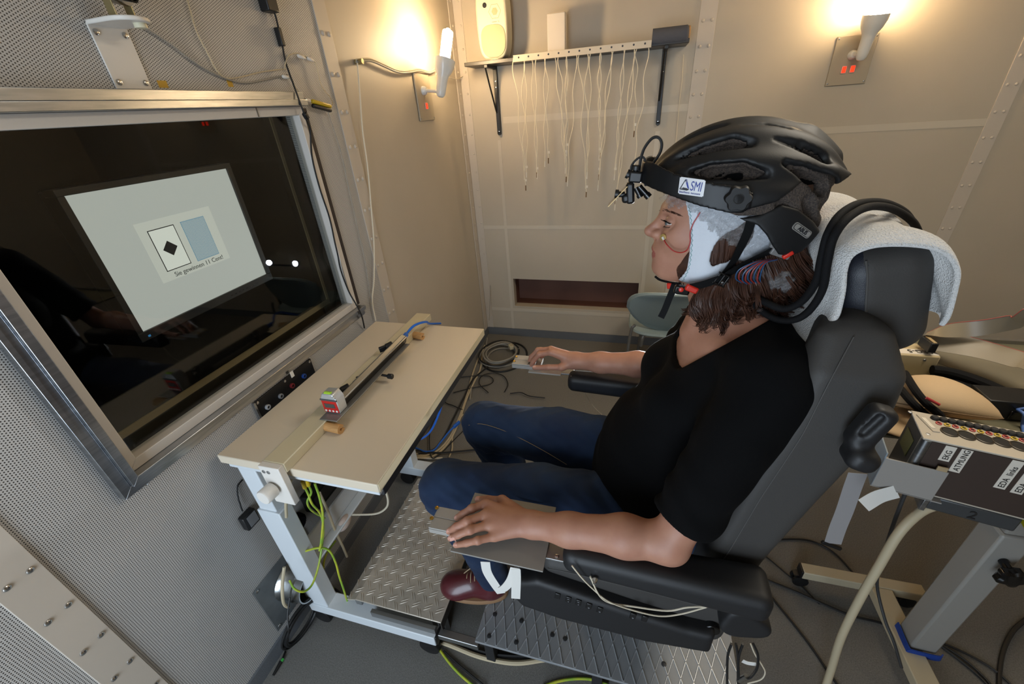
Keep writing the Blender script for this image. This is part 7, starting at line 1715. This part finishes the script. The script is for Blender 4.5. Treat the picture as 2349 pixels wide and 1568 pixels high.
under('long green-yellow wire dropping past the crossbar', ((722, 1108, -.78), (733, 1140, -.79), (741, 1185, -.80), (737, 1240, -.83), (733, 1262, -.85)), 0.0034, yg)
under('green-yellow wire hanging behind the crossbar to the black cables', ((770, 1240, -.98), (750, 1268, -.98), (742, 1300, -.98), (750, 1330, -.98), (765, 1350, -.97)), 0.0034, yg)
under('beige cable hanging from the near desk clamp', ((668, 1100, -.79), (660, 1125, -.80), (656, 1155, -.83), (657, 1185, -.88)), 0.004, beige_cable)
under('beige cable slanting behind the crossbar to the floor plug', ((733, 1130, -.90), (752, 1172, -.93), (768, 1215, -.93), (785, 1250, -.94), (796, 1276, -.95)), 0.0045, beige_cable)
under('beige cable bowing down beside the ventilation plate', ((652, 1300, -.98), (648, 1335, -.98), (648, 1365, -.98), (652, 1385, -.99), (662, 1392, -1.0)), 0.005, beige_cable)
under('pale cable looping from the desk edge to the foam wrap', ((880, 1112, -.62), (890, 1145, -.66), (885, 1165, -.72), (860, 1178, -.80), (805, 1180, -.92)), 0.0035, white_cable)
wq = W(790, 1198, x=-0.925); m_ = MB(); m_.ell(wq, (0.016, 0.035, 0.024), seg=18, rings=12); single(m_, 'foam_wrap', mat('white_foam_wrap', '#c9b8ae', 0.8, bump=(200, 0.5)), 'white foam wrap around a cable on the desk crossbar', 'foam wrap')
# black coil by the ventilation plate
cq = W(662, 1418, z=0.03); cq = np.array([-0.985, 0.50, 0.03])
ck = thing('black_cable_coil', 'coil of black cable leaning on the floor by the ventilation plate', 'cable coil', cq)
for k in range(8):
    R_ = 0.075+0.006*rq.uniform(-1, 1); o = np.array([rq.uniform(-.006, .006), rq.uniform(-.008, .008), 0.004*rq.uniform(-1, 1)]); m_ = MB()
    m_.tube([cq+o+np.array([0.020*math.sin(t)*0.6+0.006*math.cos(t), R_*0.95*math.cos(t), 0.062+R_*0.85*math.sin(t)]) for t in np.linspace(0.2*k, 0.2*k+2*PI, 20)], 0.0032, seg=7, n=3); m_.build('turn', blk_c, ck)
tp = [W(665, 1370, x=-0.965), W(660, 1410, x=-0.96), W(662, 1450, x=-0.955), W(658, 1480, z=0.012), W(650, 1505, z=0.008), W(640, 1525, z=0.008), W(630, 1545, z=0.008)]
m_ = MB(); m_.tube(tp, 0.0028, seg=7); m_.build('tail', blk_c, ck)
m_ = MB(); a_, b_ = W(645, 1516, z=0.009), W(627, 1548, z=0.009); m_.cyl(a_, b_, 0.006, 0.004, seg=10); m_.build('jack_plug', black_rub, ck)
m_ = MB(); m_.obox(W(648, 1513, z=0.012), (0.008, 0.006, 0.006), (0, 1, 0), (0, 0, 1)); m_.build('green_band', mat('green_band', '#3fae4a', 0.5), ck)
# tangle of black leads behind the desk foot
for i, (lab, pts, r_, mt) in enumerate((
    ('first black lead in the tangle behind the desk foot', ((745, 1340), (775, 1355), (800, 1385), (815, 1400)), .004, blk_c), ('second black lead in the tangle behind the desk foot', ((760, 1365), (790, 1372), (820, 1395), (850, 1410), (880, 1430)), .0045, blk_c),
    ('beige lead in the tangle behind the desk foot', ((770, 1380), (800, 1392), (840, 1412), (870, 1425)), .004, beige_cable), ('yellow lead end by the chequer plate corner', ((805, 1365), (815, 1380), (822, 1395)), .004, yel_c),
    ('beige cable along the grating edge', ((1002, 1468), (1040, 1482), (1090, 1502), (1140, 1515), (1190, 1520), (1250, 1512)), .0075, beige_cable), ('black cable along the grating edge', ((1010, 1462), (1050, 1472), (1100, 1492), (1150, 1502), (1220, 1505)), .006, blk_c),
    ('green-yellow wire on the carpet at the castor', ((1003, 1480), (1020, 1505), (1040, 1530), (1062, 1552), (1090, 1575)), .0042, yg), ('black wire on the carpet at the castor', ((1018, 1492), (1050, 1522), (1090, 1555), (1115, 1575)), .003, blk_c),
    ('green-yellow wire in front of the grating', ((1245, 1574), (1280, 1562), (1320, 1556), (1360, 1558), (1395, 1570)), .0042, yg),
    ('black cable arching from the seat to the trolley column', ((1745, 1242), (1806, 1236), (1860, 1240), (1910, 1265), (1950, 1305), (1980, 1345), (2020, 1395), (2068, 1433)), .0035, blk_c), ('thin black cable from the armrest to the castor', ((1730, 1255), (1772, 1288), (1800, 1312), (1840, 1345), (1880, 1385)), .0025, blk_c),
    ('black cable crossing the carpet to the blue tape', ((1730, 1316), (1776, 1336), (1830, 1358), (1890, 1385), (1950, 1410), (2010, 1425), (2062, 1440)), .004, blk_c), ('black cable leaving the seat towards the lower edge', ((1745, 1335), (1782, 1384), (1820, 1430), (1860, 1482), (1900, 1540), (1925, 1575)), .0035, blk_c),
    ('left black cable behind the trolley column', ((2155, 1478), (2200, 1512), (2240, 1545), (2270, 1575)), .0035, blk_c), ('middle black cable behind the trolley column', ((2160, 1478), (2210, 1510), (2255, 1550), (2280, 1580)), .0035, blk_c),
    ('right black cable behind the trolley column', ((2165, 1475), (2220, 1500), (2280, 1535), (2330, 1580)), .0035, blk_c), ('black cable curving at the lower right corner', ((2360, 1415), (2325, 1445), (2302, 1490), (2293, 1540), (2292, 1580)), .006, blk_c))):
    m_ = MB(); m_.tube([F(p[0], p[1], r_+0.001+0.001*(i % 4)) for p in pts], r_, seg=8); single(m_, 'floor_cable', mt, lab, 'cable', 'floor cables around the steps and trolley')
# cables dropping from the recliner knob
sk = thing('seat_cables', 'bundle of black seat cables hanging below the recliner knob', 'cables', W(1690, 1480, y=0.60))
for pts in (((1678, 1476), (1670, 1500), (1668, 1530), (1668, 1575)), ((1704, 1476), (1696, 1500), (1693, 1530), (1693, 1575)), ((1688, 1476), (1692, 1500), (1694, 1540), (1696, 1575)), ((1728, 1476), (1738, 1500), (1737, 1530), (1722, 1552), (1710, 1556))):
    m_ = MB(); m_.tube([W(a, b, y=0.585) for a, b in pts], 0.0030, seg=8); m_.build('cable', blk_c, sk)
m_ = MB(); m_.tube([W(a, b, y=0.59) for a, b in ((1722, 1476), (1732, 1500), (1748, 1525), (1755, 1542), (1745, 1558), (1715, 1567))], 0.0016, seg=6); m_.build('pale_lead', white_cable, sk)
m_ = MB(); m_.band([W(a, b, y=0.60) for a, b in ((1703, 1515), (1715, 1520), (1735, 1523))], [(0, -1, 0.3)]*3, 0.010, 0.0006); m_.build('paper_label', tape_w, sk)
m_ = MB(); m_.cyl(W(1695, 1560, y=0.585), W(1712, 1550, y=0.585), 0.006, seg=12); m_.build('metal_connector', steel, sk)
